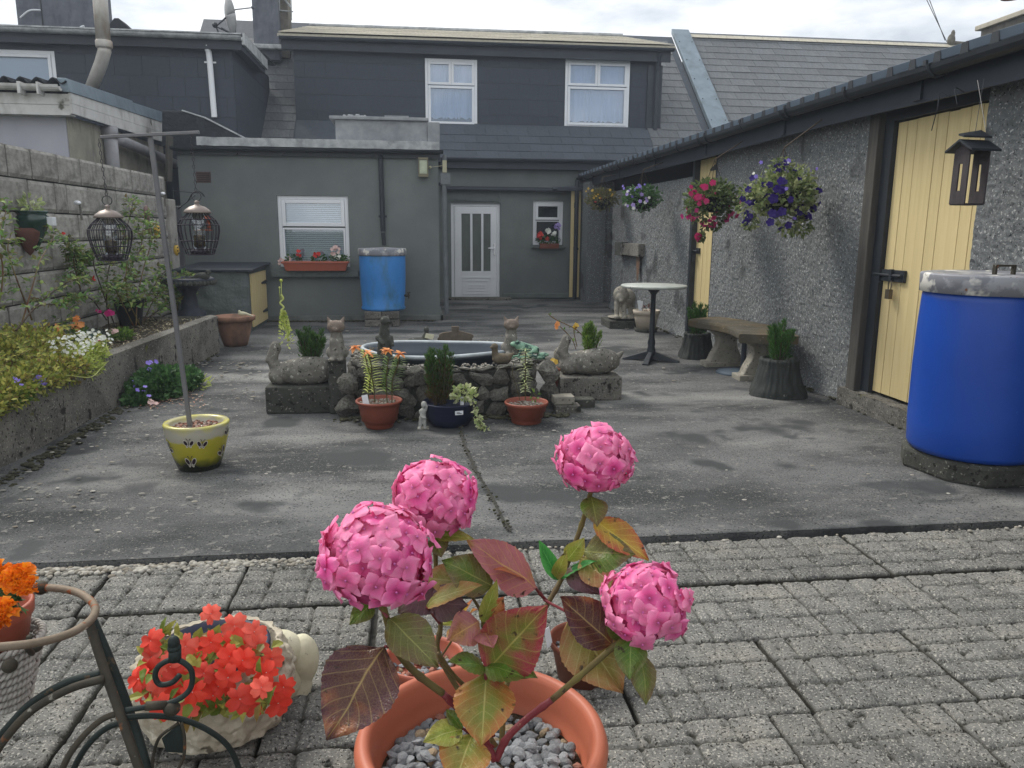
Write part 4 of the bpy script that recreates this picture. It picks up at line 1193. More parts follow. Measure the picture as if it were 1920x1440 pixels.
b = MB(); b.surf(lambda u, t: (-3.2 + .80 * t + (bedx(3 + 5.7 * u) + 2.33) * t, 3.0 + 5.7 * u, .36 + .02 * noise.noise(V((u * 20, t * 4, 1))) + .012 * noise.noise(V((u * 90, t * 18, 2)))), 160, 24)
tag(b.build('bed_soil', m_soil, smooth=True), kind='structure')
b = MB(); q = random.Random(12)
for k in range(900):
    y = q.uniform(5.6, 8.7); x = q.uniform(-3.1, -2.35); d = rdir(q); d.z *= .3
    b.leaf((x, y, .385), d, (0, 0, 1), q.uniform(.02, .05), q.uniform(.01, .02), 0)
stuff(b.build('leaf_litter', mat('dry_litter', '8f8468', irand=['6d6450', 'a8a084', '544b3c', 'c4bda0'], rough=.9)), 'dry leaf litter and chippings on the raised bed soil')

# ================================================================== BUNKER, URN, POT AT THE END OF THE BED
bk = thing('coal_bunker', 'grey rendered coal bunker with a small yellow door beside the extension wall', 'bunker', (-2.5, 10.7, 0))
b = MB(); b.box(-3.05, -2.18, 10.45, 11.68, 0, .80)
b.surf(lambda u, t: (-3.05 + .87 * u, 10.43 + .02 * noise.noise(V((u * 6, t * 6, 1))), .8 * t), 20, 16); b.build('bunker_wall', m_greydk, bk)
b = MB(); b.hexa([(-3.1, 10.38, .80), (-2.10, 10.38, .80), (-2.10, 11.69, .84), (-3.1, 11.69, .84), (-3.1, 10.38, .83), (-2.10, 10.38, .83), (-2.10, 11.69, .87), (-3.1, 11.69, .87)]); b.build('bunker_lid', m_fascia, bk, bevel=.006)
bd = thing('door', None, None, (-2.16, 10.6, .05)); bd.parent = bk; bd.location = V((-2.16, 10.6, .05)) - V(bk.location)
for k in range(7): inst(me_plank, 'plank', bd, (-2.175, 10.55 + k * .145, .06), None, (.02, .141, .70))
b = MB()
for z in (.2, .6): b.prism([(-2.153, 11.55, z - .03), (-2.153, 11.55, z + .03), (-2.153, 11.2, z + .012), (-2.153, 11.2, z - .012)], (.006, 0, 0))
b.build('strap_hinge', m_black, bd)
ur = thing('pedestal_urn', 'dark fluted pedestal urn with leafy plant at the end of the raised bed', 'urn', (-2.62, 9.35, 0))
b = MB(); b.lathe([(.17, 0), (.17, .34), (.10, .38), (.08, .55), (.12, .62), (.27, .66), (.30, .72), (.27, .74), (.24, .70), (0.02, .70)], (-2.62, 9.35, 0.05), 24); b.build('urn', mat('dark_glaze', '343843', '272b35', rough=.6), ur, smooth=True)
b = MB(); q = random.Random(3)
for k in range(36): a = 2 * math.pi * k / 36; b.ball((-2.62 + .29 * math.cos(a), 9.35 + .29 * math.sin(a), .735), .03, 6, 4)
b.build('beaded_rim', m_statuedk, ur)
bp = MB()
blob('bird_ornament', [('e', (-2.42, 9.2, .81), (.09, .04, .045)), ('e', (-2.35, 9.2, .86), (.03, .028, .03)), ('c', (-2.5, 9.2, .80), (-2.60, 9.2, .77), .025, .01), ('c', (-2.33, 9.2, .86), (-2.29, 9.2, .855), .008, .003)], m_statuedk, ur, .008)

def pot_mb(prof, c, n=40): 
    b = MB(); b.lathe(prof, c, n); return b
tp = thing('terracotta_pot', 'large weathered terracotta pot with a small white bird on its rim', 'pot', (-2.42, 9.62, 0))
cx, cy = -2.12, 9.30
tp.location = (cx, cy, 0)
pot_mb([(.13, .0), (.15, .06), (.19, .22), (.195, .27), (.215, .29), (.235, .30), (.24, .345), (.225, .35), (.20, .345), (.17, .30), (.02, .28)], (cx, cy, 0)).build('pot', m_terraold, tp, smooth=True)
blob('bird_ornament', [('e', (cx + .12, cy - .12, .385), (.05, .025, .025)), ('e', (cx + .09, cy - .12, .41), (.016, .016, .016)), ('c', (cx + .16, cy - .12, .385), (cx + .24, cy - .12, .355), .016, .008)], m_knob, tp, .006)

# ================================================================== LIGHT BLUE BARREL BY THE EXTENSION
lb = thing('pale_blue_barrel', 'pale blue rain barrel with mossy streaks on blocks under the downpipe', 'barrel', (-.47, 11.25, 0))
cx, cy = -.475, 11.27
b = MB(); b.lathe([(.27, .21), (.31, .22), (.315, .25), (.30, .27), (.315, .45), (.325, .7), (.325, .98), (.315, 1.02)], (cx, cy, 0), 40); b.build('barrel_body', m_bluelt, lb, smooth=True)
b = MB(); b.lathe([(.335, .985), (.34, 1.0), (.34, 1.07), (.33, 1.085), (.02, 1.10)], (cx, cy, 0), 40); b.build('barrel_lid', m_lid, lb, smooth=True)
for k, (dx, z, wd) in enumerate(((-.25, .005, .23), (-.01, .005, .24), (-.25, .115, .23), (-.01, .115, .24))):
    b = MB(); b.box(cx + dx, cx + dx + wd, cy - .33, cy + .1, z, z + .098); b.build('support_block', m_plcon, lb, bevel=.006)
b = MB(); b.tube([(cx + .31, cy - .08, .42), (cx + .37, cy - .12, .42)], .018, 8); b.tube([(cx + .36, cy - .12, .47), (cx + .365, cy - .12, .38)], .01, 6); b.tube([(cx + .34, cy - .12, .46), (cx + .39, cy - .12, .47)], .008, 6); b.build('tap', m_iron, lb)

# lamps and boxes on the corner
la = thing('wall_lamp', 'square brass wall lamp high on the corner of the grey extension', 'lamp', (.13, YE - .08, 2.15))
b = MB(); b.box(.06, .20, YE - .12, YE - .001, 2.10, 2.14); b.box(.06, .20, YE - .12, YE - .001, 2.34, 2.37); b.box(.06, .20, YE - .02, YE - .001, 2.14, 2.34)
for xx in (.06, .19): b.box(xx, xx + .01, YE - .12, YE - .11, 2.14, 2.34)
b.build('lamp_frame', mat('brass_lamp', '75705e', rough=.4, metal=.5), la)
b = MB(); b.box(.075, .185, YE - .105, YE - .025, 2.145, 2.335); b.build('lamp_glass', mat('lamp_glass', 'b9c2a8', '97a08c', scale=8, rough=.15), la)
b = MB(); b.ball((.23, YE - .05, 2.24), .022, 8, 6); b.tube([(.23, YE - .05, 2.24), (.44, YE - .03, 2.27)], .004, 5); b.box(.41, .47, YE - .06, YE - .005, 2.17, 2.34)
b.build('junction_box', mat('old_box', 'aaa68c', rough=.6), la)

# window boxes
def petunia_mesh(name, mt, n=5, cup=.3, rough_=0):
    b = MB(); vs = [(0, 0, 0)]; k = n * 4
    for j in range(k):
        a = 2 * math.pi * j / k; rr_ = 1 - .16 * abs(math.sin(a * n / 2 + .3)) ** 3
        vs.append((.5 * rr_ * math.cos(a), .5 * rr_ * math.sin(a), cup * .45))
    for j in range(k):
        a = 2 * math.pi * j / k; rr_ = 1 - .22 * (abs(math.cos(a * n / 2)) ** 6)
        vs.append((rr_ * math.cos(a), rr_ * math.sin(a), cup * (.7 + .3 * math.sin(a * n))))
    fs = [(0, 1 + j, 1 + (j + 1) % k) for j in range(k)] + [(1 + j, 1 + k + j, 1 + k + (j + 1) % k, 1 + (j + 1) % k) for j in range(k)]
    b.add(vs, fs); return mesh_of(b, name, mt, True)
def foliage(b, c, r, n, L, W, q, up=.3, mi=0, shell=.5):
    c = V(c)
    for _ in range(n):
        d = rdir(q); k = q.uniform(shell, 1)
        p = c + V((d.x * r[0], d.y * r[1], d.z * r[2])) * k
        dd = (d + V((0, 0, up)) + rdir(q) * .7).normalized()
        b.leaf(p, dd, rdir(q), q.uniform(.6, 1.2) * L, q.uniform(.7, 1.2) * W, mi)
wb = thing('window_box', 'long terracotta window box with red and pale blooms on the extension sill', 'window box', (-1.45, YE - .1, .75))
b = MB(); b.hexa([(-1.86, YE - .20, .752), (-1.02, YE - .20, .752), (-1.02, YE - .03, .752), (-1.86, YE - .03, .752), (-1.90, YE - .23, .875), (-.98, YE - .23, .875), (-.98, YE - .01, .875), (-1.90, YE - .01, .875)])
b.hexa([(-1.92, YE - .24, .86), (-.97, YE - .24, .86), (-.97, YE - .005, .86), (-1.92, YE - .005, .86), (-1.92, YE - .24, .89), (-.97, YE - .24, .89), (-.97, YE - .005, .89), (-1.92, YE - .005, .89)]); b.build('trough', m_terra, wb, bevel=.006)
q = random.Random(6)
b = MB(); 
for x in (-1.75, -1.4, -1.15, -1.08): foliage(b, (x, YE - .12, .92), (.12, .07, .06), 55, .05, .035, q)
b.build('foliage', m_dkgreen, wb)
fm = {k: petunia_mesh('flower', v, 5) for k, v in dict(red=p_red, pale=p_pale, white=p_white, pink=p_pinkpet, purple=p_purple, lilac=p_lilac, yel=p_yel, violet=p_violet, peach=p_peach, magenta=p_magenta).items()}
def bloom(kind, parent, c, R_, n, size, q, face=(0, -1, .3)):
    for _ in range(n):
        p = V(c) + rdir(q) * R_; d = (V(face) + rdir(q) * .7).normalized()
        inst(fm[kind], 'flower', parent, p, d.to_track_quat('Z', 'Y'), size * q.uniform(.8, 1.2))
bloom('red', wb, (-1.68, YE - .15, 1.0), .035, 7, .025, q); bloom('red', wb, (-1.42, YE - .15, .98), .04, 8, .025, q); bloom('pale', wb, (-1.16, YE - .15, 1.04), .06, 12, .028, q); bloom('white', wb, (-1.13, YE - .15, .97), .045, 8, .03, q); bloom('pale', wb, (-1.93, YE - .15, .88), .04, 5, .02, q); bloom('pale', wb, (-1.8, YE - .2, .91), .04, 4, .018, q)
wb2 = thing('window_box', 'small window box with white and orange blooms under the little back window', 'window box', (2.6, YD - .12, 1.05))
b = MB(); b.box(2.42, 2.80, YD - .16, YD - .03, 1.0, 1.10); b.build('trough', m_terradk, wb2, bevel=.006)
b = MB(); foliage(b, (2.6, YD - .1, 1.17), (.24, .06, .08), 120, .06, .04, q); b.build('foliage', m_dkgreen, wb2)
bloom('red', wb2, (2.42, YD - .15, 1.25), .05, 9, .035, q); bloom('white', wb2, (2.57, YD - .15, 1.33), .04, 8, .035, q); bloom('white', wb2, (2.70, YD - .15, 1.27), .04, 7, .032, q); bloom('lilac', wb2, (2.76, YD - .15, 1.42), .05, 8, .035, q); bloom('red', wb2, (2.56, YD - .15, 1.2), .03, 4, .03, q)

# ================================================================== RAISED POND
pond = thing('raised_pond', 'rubble stone raised pond with moulded grey liner at the centre of the yard', 'pond', (.25, 6.1, 0))
PC = V((.20, 6.15, 0)); PRX, PRY = .72, .70
def pond_pt(a, s=1.0):     # squarish oval
    c, d = math.cos(a), math.sin(a); k = 3.0
    rr_ = (abs(c) ** k + abs(d) ** k) ** (-1 / k)
    return V((PC.x + PRX * s * c * rr_, PC.y + PRY * s * d * rr_, 0))
b = MB(); n = 64
ring = [pond_pt(2 * math.pi * i / n, .98) for i in range(n)]; ring2 = [pond_pt(2 * math.pi * i / n, .80) for i in range(n)]
b.add(ring + [p + V((0, 0, .35)) for p in ring] + [p + V((0, 0, .35)) for p in ring2] + [p + V((0, 0, .03)) for p in ring2],
      [(i + k * n, (i + 1) % n + k * n, (i + 1) % n + (k + 1) * n, i + (k + 1) * n) for k in range(3) for i in range(n)])
b.build('rubble_core', m_stonegap, pond)
rocks = [rock_mesh('stone', s, m_stone, .8, 2, .3) for s in range(8)]
q = random.Random(21)
def rockput(par, p, s, flat=None):
    R_ = Matrix.Rotation(q.uniform(-.3, .3), 3, 'X') @ Matrix.Rotation(q.uniform(-.35, .35), 3, 'Y') @ Matrix.Rotation(q.uniform(0, 6.3), 3, 'Z')
    return inst(q.choice(rocks), 'stone', par, p, R_, s)
for lay, z in enumerate((.06, .175, .29)):
    a = math.pi * .93 + lay * .05
    while a < math.pi * 2.10:
        s = q.uniform(.055, .105)
        p = pond_pt(a + s / .75, 1.0)
        out_ = (p - PC); out_.z = 0; out_.normalize()
        tg = V((-out_.y, out_.x, 0))
        R_ = basis(tg, out_, (0, 0, 1)) @ Matrix.Rotation(q.uniform(-.5, .5), 3, 'Y')
        inst(q.choice(rocks), 'stone', pond, V((p.x, p.y, z + q.uniform(-.02, .02))) - out_ * .02, R_, (s * 1.22, s * .62, q.uniform(.070, .092)))
        a += 2 * s / .80
n_st = 46
for k in range(n_st):     # capping stones round the rim
    a = 2 * math.pi * k / n_st + q.uniform(-.03, .03)
    s = q.uniform(.035, .07)
    p = pond_pt(a, q.uniform(.90, .97)); rockput(pond, V((p.x, p.y, .355 + q.uniform(-.012, .012))), (s * 1.15, s, s * .42))
b = MB()
for k in range(900):
    a = q.uniform(0, 6.283); p = pond_pt(a, q.uniform(.80, .99)); s = q.uniform(.005, .013)
    b.ball((p.x, p.y, .362 + q.uniform(0, .02)), (s, s, s * .6), 5, 4)
stuff(b.build('rim_chippings', m_pebb, pond))
# liner
def kid(a, s=1.0):
    r_ = 1 + .07 * math.cos(2 * a + .4) + .10 * math.cos(3 * a - .7)
    return V((.16 + .57 * s * r_ * math.cos(a), 6.22 + .42 * s * r_ * math.sin(a), 0))
prof = [(1.05, .375), (1.06, .395), (1.03, .405), (1.0, .40), (.98, .38), (.96, .335), (.90, .33), (.885, .30), (.87, .27), (.80, .265), (.78, .23), (.76, .19), (.70, .185), (.68, .1), (.0, .1)]
b = MB(); n = 72; vs = []; 
for s, z in prof:
    for i in range(n): p = kid(2 * math.pi * i / n, s); vs.append((p.x, p.y, z))
b.add(vs, [(k * n + i, k * n + (i + 1) % n, (k + 1) * n + (i + 1) % n, (k + 1) * n + i) for k in range(len(prof) - 1) for i in range(n)])
b.build('liner', mat('pond_liner', '454f5a', '39424c', scale=4, rough=.4, spec=.5), pond, smooth=True)
b = MB(); b.tube([kid(2 * math.pi * i / n, 1.04) + V((0, 0, .40)) for i in range(n)], .016, 8, closed=True); b.build('liner_rim', mat('liner_edge', 'c3cbce', '98a1a6', scale=8, rough=.5), pond, smooth=True)
wm = mat('pond_water', '10161a', rough=.04, spec=.8)
b = MB(); b.add([kid(2 * math.pi * i / n, .79) + V((0, 0, .215)) for i in range(n)], [tuple(range(n))]); b.build('water', wm, pond)

def cat_fig(base, label, face, s=1.0):
    c = thing('cat_statue', label, 'statue', base)
    B = V(base)
    def w(x, y, z): return B + V((x, y, z)) * s
    blob('body', [('c', w(0, .01, .02), w(0, .01, .16), .065 * s, .05 * s), ('e', w(0, .03, .05), (.085 * s, .09 * s, .06 * s)), ('c', w(-.03, -.04, .02), w(-.025, -.03, .14), .022 * s, .024 * s), ('c', w(.03, -.04, .02), w(.025, -.03, .14), .022 * s, .024 * s),
                  ('e', w(-.03, -.065, .012), (.025 * s, .035 * s, .016 * s)), ('e', w(.03, -.065, .012), (.025 * s, .035 * s, .016 * s)), ('c', w(.05, .09, .02), w(-.06, .08, .02), .02 * s, .014 * s), ('c', w(0, 0, .16), w(0, 0, .2), .04 * s, .045 * s)], m_statue, c, .007, disp=.003)
    hd = [('e', w(0, -.01, .245), (.066 * s, .05 * s, .05 * s)), ('e', w(0, -.055, .232), (.026 * s, .02 * s, .018 * s))]
    for sx in (-1, 1): hd.append(('c', w(.042 * sx, 0, .275), w(.06 * sx, 0, .315), .02 * s, .006 * s))
    blob('head', hd, mat('cat_head_stone', '85796f', '6a5f57', scale=14, rough=.95, bump=.8, bscale=60, speck=[('a99f95', 40, .64)]), c, .006)
    return c
pc = thing('stone_post', 'tall narrow stone block standing beside the pond under the left cat', 'stone block', (-.60, 5.72, 0))
b = MB(); b.box(-.655, -.53, 5.68, 5.80, 0, .40); b.build('post', m_mossblk, pc, bevel=.012)
cat_fig((-.59, 5.74, .402), 'stone cat with pricked ears sitting on a narrow post, left of the pond', 0, 1.0)
cat_fig((.74, 6.02, .385), 'smaller stone cat sitting on the pond rim beside the green frog', 0, .95)
# otter standing
ot = thing('otter_statue', 'dark upright otter statue standing on the front left rim of the pond', 'statue', (-.24, 5.66, .36))
O_ = V((-.24, 5.68, .372))
def w(x, y, z): return O_ + V((x, y, z))
blob('body', [('c', w(0, 0, .04), w(0, 0, .2), .062, .045), ('c', w(0, 0, .2), w(.005, -.005, .29), .042, .034), ('e', w(.01, -.01, .325), (.036, .044, .034)), ('e', w(.03, -.03, .32), (.022, .022, .018)), ('c', w(-.05, -.02, .2), w(-.01, -.06, .16), .018, .014), ('c', w(.05, -.02, .2), w(.06, -.05, .15), .018, .014),
              ('e', w(-.03, -.04, .01), (.03, .05, .018)), ('e', w(.035, -.04, .01), (.03, .05, .018)), ('c', w(-.04, .02, .02), w(-.13, -.02, .0), .035, .018), ('e', w(-.02, .02, .345), (.012, .01, .012)), ('e', w(.03, .02, .345), (.012, .01, .012))], m_statuedk, ot, .007, disp=.003)
# duck
du = thing('duck_ornament', 'small brown stone duck on the front right rim of the pond', 'statue', (.60, 5.62, .37)); D_ = V((.60, 5.60, .385))
def w(x, y, z): return D_ + V((x, y, z))
blob('body', [('e', w(.02, 0, .03), (.075, .05, .042)), ('c', w(-.03, 0, .06), w(-.035, -.01, .115), .026, .022), ('e', w(-.035, -.012, .125), (.027, .027, .024)), ('e', w(-.06, -.02, .118), (.018, .013, .007)), ('c', w(.08, 0, .05), w(.11, 0, .07), .022, .008)], mat('duck_stone', '6b6253', '544c40', scale=16, rough=.95, bump=.6, bscale=60), du, .006)
# frog
fr = thing('frog_ornament', 'green glazed frog ornament with black stripes on the pond rim', 'ornament', (.86, 5.95, .37)); F_ = V((.86, 5.93, .39))
def w(x, y, z): return F_ + V((x, y, z))
mf = mat('frog_glaze', '7fa58c', '2f4a44', scale=22, rough=.3, width=.1, mid=.55, speck=[('b7cdb0', 30, .62)])
blob('body', [('c', w(-.07, 0, .075), w(.06, -.03, .04), .036, .032), ('e', w(-.105, 0, .085), (.035, .034, .022)), ('e', w(-.085, -.025, .105), (.012, .012, .012)), ('e', w(-.08, .025, .105), (.012, .012, .012)), ('c', w(-.05, -.03, .05), w(-.08, -.06, .0), .014, .01), ('c', w(.05, -.05, .04), w(-.01, -.08, .01), .02, .014), ('c', w(-.01, -.08, .01), w(.06, -.09, .0), .014, .01), ('c', w(.05, .02, .04), w(.1, .03, .0), .018, .01), ('c', w(-.08, -.06, .0), w(-.12, -.07, 0), .01, .008)], mf, fr, .006)
b = MB(); b.tube([w(-.13, -.05, -.015), w(.13, -.05, -.015)], .016, 6); b.ball(w(.12, -.02, 0), (.05, .04, .02), 8, 5); b.build('glazed_base', mf, fr)
# plaque shaped like a cloud
cp_ = thing('garden_plaque', 'scalloped flat concrete plaque standing on the back rim of the pond', 'ornament', (.32, 6.72, .37))
pts = []
for k in range(40):
    a = 2 * math.pi * k / 40; rr_ = 1 + .14 * abs(math.sin(a * 3 + .5)); pts.append((.335 + .145 * rr_ * math.cos(a), 6.72, .42 + .055 * rr_ * math.sin(a)))
b = MB(); b.prism(pts, (0, .03, 0)); b.box(.30, .365, 6.72, 6.75, .47, .52); b.build('plaque', mat('plaque_stone', '6d6358', '574f46', scale=20, rough=.95, bump=.6), cp_, bevel=.004)
# frog-like figure and flat stones on back rim
gn = thing('gnome_ornament', 'small crouching figure ornament holding a board on the back rim of the pond', 'ornament', (.06, 6.70, .37)); N__ = V((.06, 6.68, .385))
def w(x, y, z): return N__ + V((x, y, z))
blob('body', [('e', w(-.05, 0, .02), (.10, .05, .03)), ('c', w(0, 0, .03), w(.02, 0, .08), .03, .022), ('e', w(.02, -.005, .115), (.024, .024, .026))], m_statuedk, gn, .006)
b = MB(); b.obox(w(.045, -.03, .06), (.035, 0, -.008), (0, .004, 0), (.006, 0, .02)); b.build('board', m_knob, gn)
for (x, y, s, lab) in ((-.28, 6.62, (.10, .06, .06), 'rounded pale boulder on the back left rim of the pond'), (-.44, 6.45, (.07, .05, .025), 'flat stone lying on the left rim of the pond'), (-.35, 5.56, (.11, .06, .025), 'flat grey slab stone on the front left rim near the otter'), (-.15, 5.50, (.10, .045, .02), 'thin flat stone in front of the otter on the pond rim')):
    tag(inst(rocks[int(abs(x) * 10) % 8], 'rim_stone', None, (x, y, .385), None, s), lab, 'stone')

# swan planters
def swan(bx, by, L, label, flip=1):
    s = thing('swan_planter', label, 'planter', (bx, by, .22))
    B = V((bx, by, .205))
    def w(x, y, z): return B + V((x * flip, y, z))
    pr = [('e', w(.02, 0, .085), (.245 * L, .14, .105)), ('e', w(.06, -.05, .125), (.18 * L, .09, .085)), ('e', w(-.17 * L, 0, .06), (.09, .09, .075)),
          ('c', w(-.19 * L, 0, .09), w(-.22 * L, 0, .17), .055, .04), ('c', w(-.22 * L, 0, .17), w(-.20 * L, 0, .25), .038, .034), ('e', w(-.195 * L, 0, .27), (.042, .036, .05)), ('c', w(-.215 * L, 0, .26), w(-.265 * L, 0, .17), .026, .015),
          ('c', w(.2 * L, 0, .09), w(.28 * L, 0, .165), .045, .014)]
    o = blob('swan_body', pr, m_statuelt if flip == 2 else m_statue, s, .009, disp=.006)
    b = MB(); b.ball(w(.03, .01, .155), (.15 * L, .08, .012), 14, 5); b.build('soil_fill', m_soil, s)
    return s, w
sL, wL = swan(-.86, 5.88, 1.0, 'weathered stone swan planter on a dark block left of the pond')
b = MB(); b.box(-1.12, -.62, 5.72, 6.05, 0, .205); tag(b.build('concrete_block', m_mossblk, None, bevel=.014), 'dark mossy concrete block under the left swan planter', 'block')
sR, wR = swan(1.40, 6.12, 1.0, 'pale stone swan planter on a concrete block right of the pond')
b = MB(); b.box(1.06, 1.64, 5.95, 6.28, 0, .195); tag(b.build('concrete_block', m_plcon, None, bevel=.014), 'long grey concrete block under the right swan planter', 'block')
def conifer(base, h, r, label, n=900, mt=m_conif, spires=9, seed=1, lean=.12, brown=0):
    t = thing('dwarf_conifer', label, 'conifer', base)
    q = random.Random(seed); b = MB(); bs = MB(); bb = MB()
    for k in range(spires):
        a = q.uniform(0, 6.28); rr_ = r * math.sqrt(q.random()) * .8; hh = h * q.uniform(.7, 1.0) * (1 - .3 * rr_ / r)
        p0 = V(base) + V((rr_ * .4 * math.cos(a), rr_ * .4 * math.sin(a), 0)); p1 = V(base) + V((rr_ * math.cos(a), rr_ * math.sin(a), hh))
        pts = spline([p0, p0.lerp(p1, .5) + V((0, 0, .0)) + (p1 - V(base)) * .05, p1], 3)
        bs.tube(pts, [.006 * (1 - i / len(pts)) + .0015 for i in range(len(pts))], 5)
        for _ in range(n // spires):
            tt = q.random() ** .75; p = p0.lerp(p1, tt); w_ = r * .33 * (1.1 - tt) + .008
            d = rdir(q); d.z = abs(d.z) * .6
            pp_ = p + d * w_ * q.uniform(.2, 1)
            dd = (d * .8 + V((0, 0, 1.0))).normalized()
            (bb if q.random() < brown * (1 - tt) * 1.6 else b).leaf(pp_, dd, rdir(q), q.uniform(.02, .038), q.uniform(.004, .007), 0, .1, .1)
    b.build('foliage', mt, t); bs.build('stem', m_brownstem, t)
    if bb.v: bb.build('dry_foliage', m_conifbr, t)
    return t
conifer((-.80, 5.90, .36), .30, .13, 'small dense dark conifer growing in the left swan planter', 3200, seed=2, spires=15)
conifer((1.42, 6.13, .36), .27, .105, 'small bright green conifer growing in the right swan planter', 2600, m_green, seed=3, spires=13)
# trailing sedum on the left swan
se = thing('curly_succulent', 'yellow green twisting succulent with tall flower stalks beside the left conifer', 'plant', (-.97, 5.92, .33))
b = MB(); q = random.Random(4)
pth = [WY(540, 640, 5.9), WY(538, 620, 5.9), WY(530, 600, 5.9), WY(534, 592, 5.9), WY(527, 583, 5.9), WY(532, 576, 5.9), WY(525, 568, 5.9), WY(531, 560, 5.9), WY(527, 552, 5.9)]
b.tube(spline(pth, 5), .007, 6); b.tube([WY(528, 560, 5.9), WY(527, 527, 5.9)], .0025, 5); b.tube([WY(526, 570, 5.9), WY(524, 540, 5.9)], .002, 5)
b.ball(WY(527, 526, 5.9), .012, 8, 6); b.ball(WY(524, 539, 5.9), .007, 8, 6)
b.build('stalk', m_lime, se, smooth=True)
b = MB()
for k in range(260):
    tt = q.random() ** .6; p = WY(538, 645, 5.9).lerp(WY(531, 585, 5.9), tt); d = rdir(q)
    b.leaf(p + d * .045 * (1 - tt) ** .7, d + V((0, 0, .5)), rdir(q), .025, .012, 0)
b.build('foliage', m_lime, se)
# little round stones behind the swans
for x, y, z, s, lab in ((-.66, 6.05, .30, .055, 'round mushroom-shaped stone behind the left swan planter'), (1.22, 6.45, .30, .06, 'pale ring of stone behind the right swan neck')):
    m_ = thing('mushroom_stone', lab, 'ornament', (x, y, .2)); blob('cap', [('e', (x, y, z), (s, s * .8, s * 1.2)), ('c', (x, y, .02), (x, y, z), s * .5, s * .5)], m_statuelt, m_, .008)
rsp = thing('rose_sprig', 'spindly rose sprig with a few orange buds behind the right swan', 'plant', (1.2, 6.3, .2))
b = MB(); bl = MB()
for pts in ([(1095, 660), (1098, 640), (1080, 618), (1040, 598), (1028, 588)], [(1080, 655), (1072, 635), (1050, 612)], [(1082, 650), (1076, 620), (1084, 612)]):
    pp_ = spline([WY(x, y, 6.4) for x, y in pts], 4); b.tube(pp_, .004, 5)
    for p in pp_[3::2]: bl.leaf(p, rdir(q), rdir(q), .035, .02)
b.build('stem', m_redstem, rsp); bl.build('foliage', m_rosel, rsp)
bloom('peach', rsp, WY(1045, 611, 6.4), .02, 3, .025, q); bloom('yel', rsp, WY(1082, 612, 6.4), .02, 3, .022, q)

# logs / stones on the right flank of the pond
for k, (x, y, z, s, lab) in enumerate(((.98, 5.62, .31, (.10, .09, .11), 'tall pitted stone at the right front corner of the pond'), (1.02, 5.75, .12, (.10, .09, .14), 'rough stone standing low at the right corner of the pond'), (1.06, 6.3, .28, (.12, .07, .05), 'dark log-like stone leaning between pond and right swan'), (-.50, 5.55, .25, (.09, .08, .11), 'rough corner stone at the left front of the pond'), (-.52, 5.60, .08, (.10, .09, .10), 'rounded stone at the foot of the left pond corner'))):
    tag(inst(rocks[k], 'corner_stone', None, (x, y, z), Matrix.Rotation(k * 1.1, 3, 'Z'), s), lab, 'stone')
fp = thing('small_pot', 'narrow brown pot with faded orange flowers squeezed between pond and right swan', 'pot', (1.07, 5.9, .2))
b = MB(); b.lathe([(.035, 0), (.045, .13), (.05, .135), (.05, .15), (.02, .145)], (1.06, 5.85, .14), 16); b.build('pot', m_terradk, fp, smooth=True)
bloom('peach', fp, (1.055, 5.85, .30), .02, 4, .024, q, (0, -1, .6)); bloom('yel', fp, (1.05, 5.85, .34), .02, 3, .02, q, (0, -1, .6))
for k, (x0, x1, y0, y1, z0, z1, mm, lab) in enumerate(((1.02, 1.21, 5.52, 5.66, 0, .062, m_plcon, 'lower grey brick of the pair stacked by the right pot'), (1.01, 1.17, 5.56, 5.69, .064, .125, m_statuelt, 'upper pale brick lying on the stack by the right pot'), (1.18, 1.36, 5.70, 5.82, 0, .07, m_mossblk, 'dark brick lying on the ground in front of the right block'), (1.10, 1.13, 5.80, 5.86, 0, .22, m_plcon, 'thin concrete sliver standing behind the stacked bricks'))):
    b = MB(); b.box(x0, x1, y0, y1, z0, z1); tag(b.build('brick', mm, None, bevel=.006), lab, 'brick')

# ================================================================== POTS IN FRONT OF THE POND
def bowlpot(t, c, prof, mt, mtin=None, n=40):
    b = MB(); b.lathe(prof, c, n); b.build('pot', mt, t, smooth=True)
def chips(t, c, r, z, n, s, mts, seed=1, name='gravel'):
    q = random.Random(seed); b = MB()
    for k in range(n):
        a = q.uniform(0, 6.28); rr_ = r * math.sqrt(q.random()); ss = s * q.uniform(.6, 1.2)
        b.ball((c[0] + rr_ * math.cos(a), c[1] + rr_ * math.sin(a), z + q.uniform(-.004, .006)), (ss, ss * q.uniform(.6, 1), ss * .6), 6, 4)
    stuff(b.build(name, mts, t))
profA = [(.088, 0), (.095, .01), (.098, .02), (.112, .05), (.124, .055), (.126, .09), (.132, .095), (.135, .135), (.140, .14), (.142, .175), (.158, .178), (.162, .19), (.156, .197), (.142, .19), (.138, .165), (.0, .165)]
def lily(t, base, pts, seed, blooms, leafL=.085, vivid=1):
    q = random.Random(seed); b = MB(); bl = MB()
    p = spline(pts, 6); b.tube(p, [.0045] * (len(p) - 1) + [.003], 6)
    for i in range(3, len(p) - 1):
        for k in range(3):
            a = i * 2.1 + k * 2.09; d = V((math.cos(a), math.sin(a), .45))
            bl.leaf(p[i], d, (0, 0, 1), leafL * q.uniform(.7, 1.1), .014, 0, .25, .15)
    b.build('stem', m_stem, t); bl.build('foliage', m_lime if vivid else m_green, t)
    for (c, s) in blooms:
        for k in range(12):
            d = (V((math.cos(k * 1.05), math.sin(k * 1.05) * .8, .55 - .7 * (k > 5))) + rdir(q) * .3).normalized()
            inst(lpet, 'petal', t, c, d.to_track_quat('X', 'Z'), s * q.uniform(.7, 1))
b = MB()
b.surf(lambda u, t: (u, .28 * math.sin(math.pi * (u * .92 + .04)) * (t - .5) * 2, .35 * u - .75 * u * u + .08 * abs(t - .5)), 6, 2); lpet = mesh_of(b, 'petal', p_peach, True)
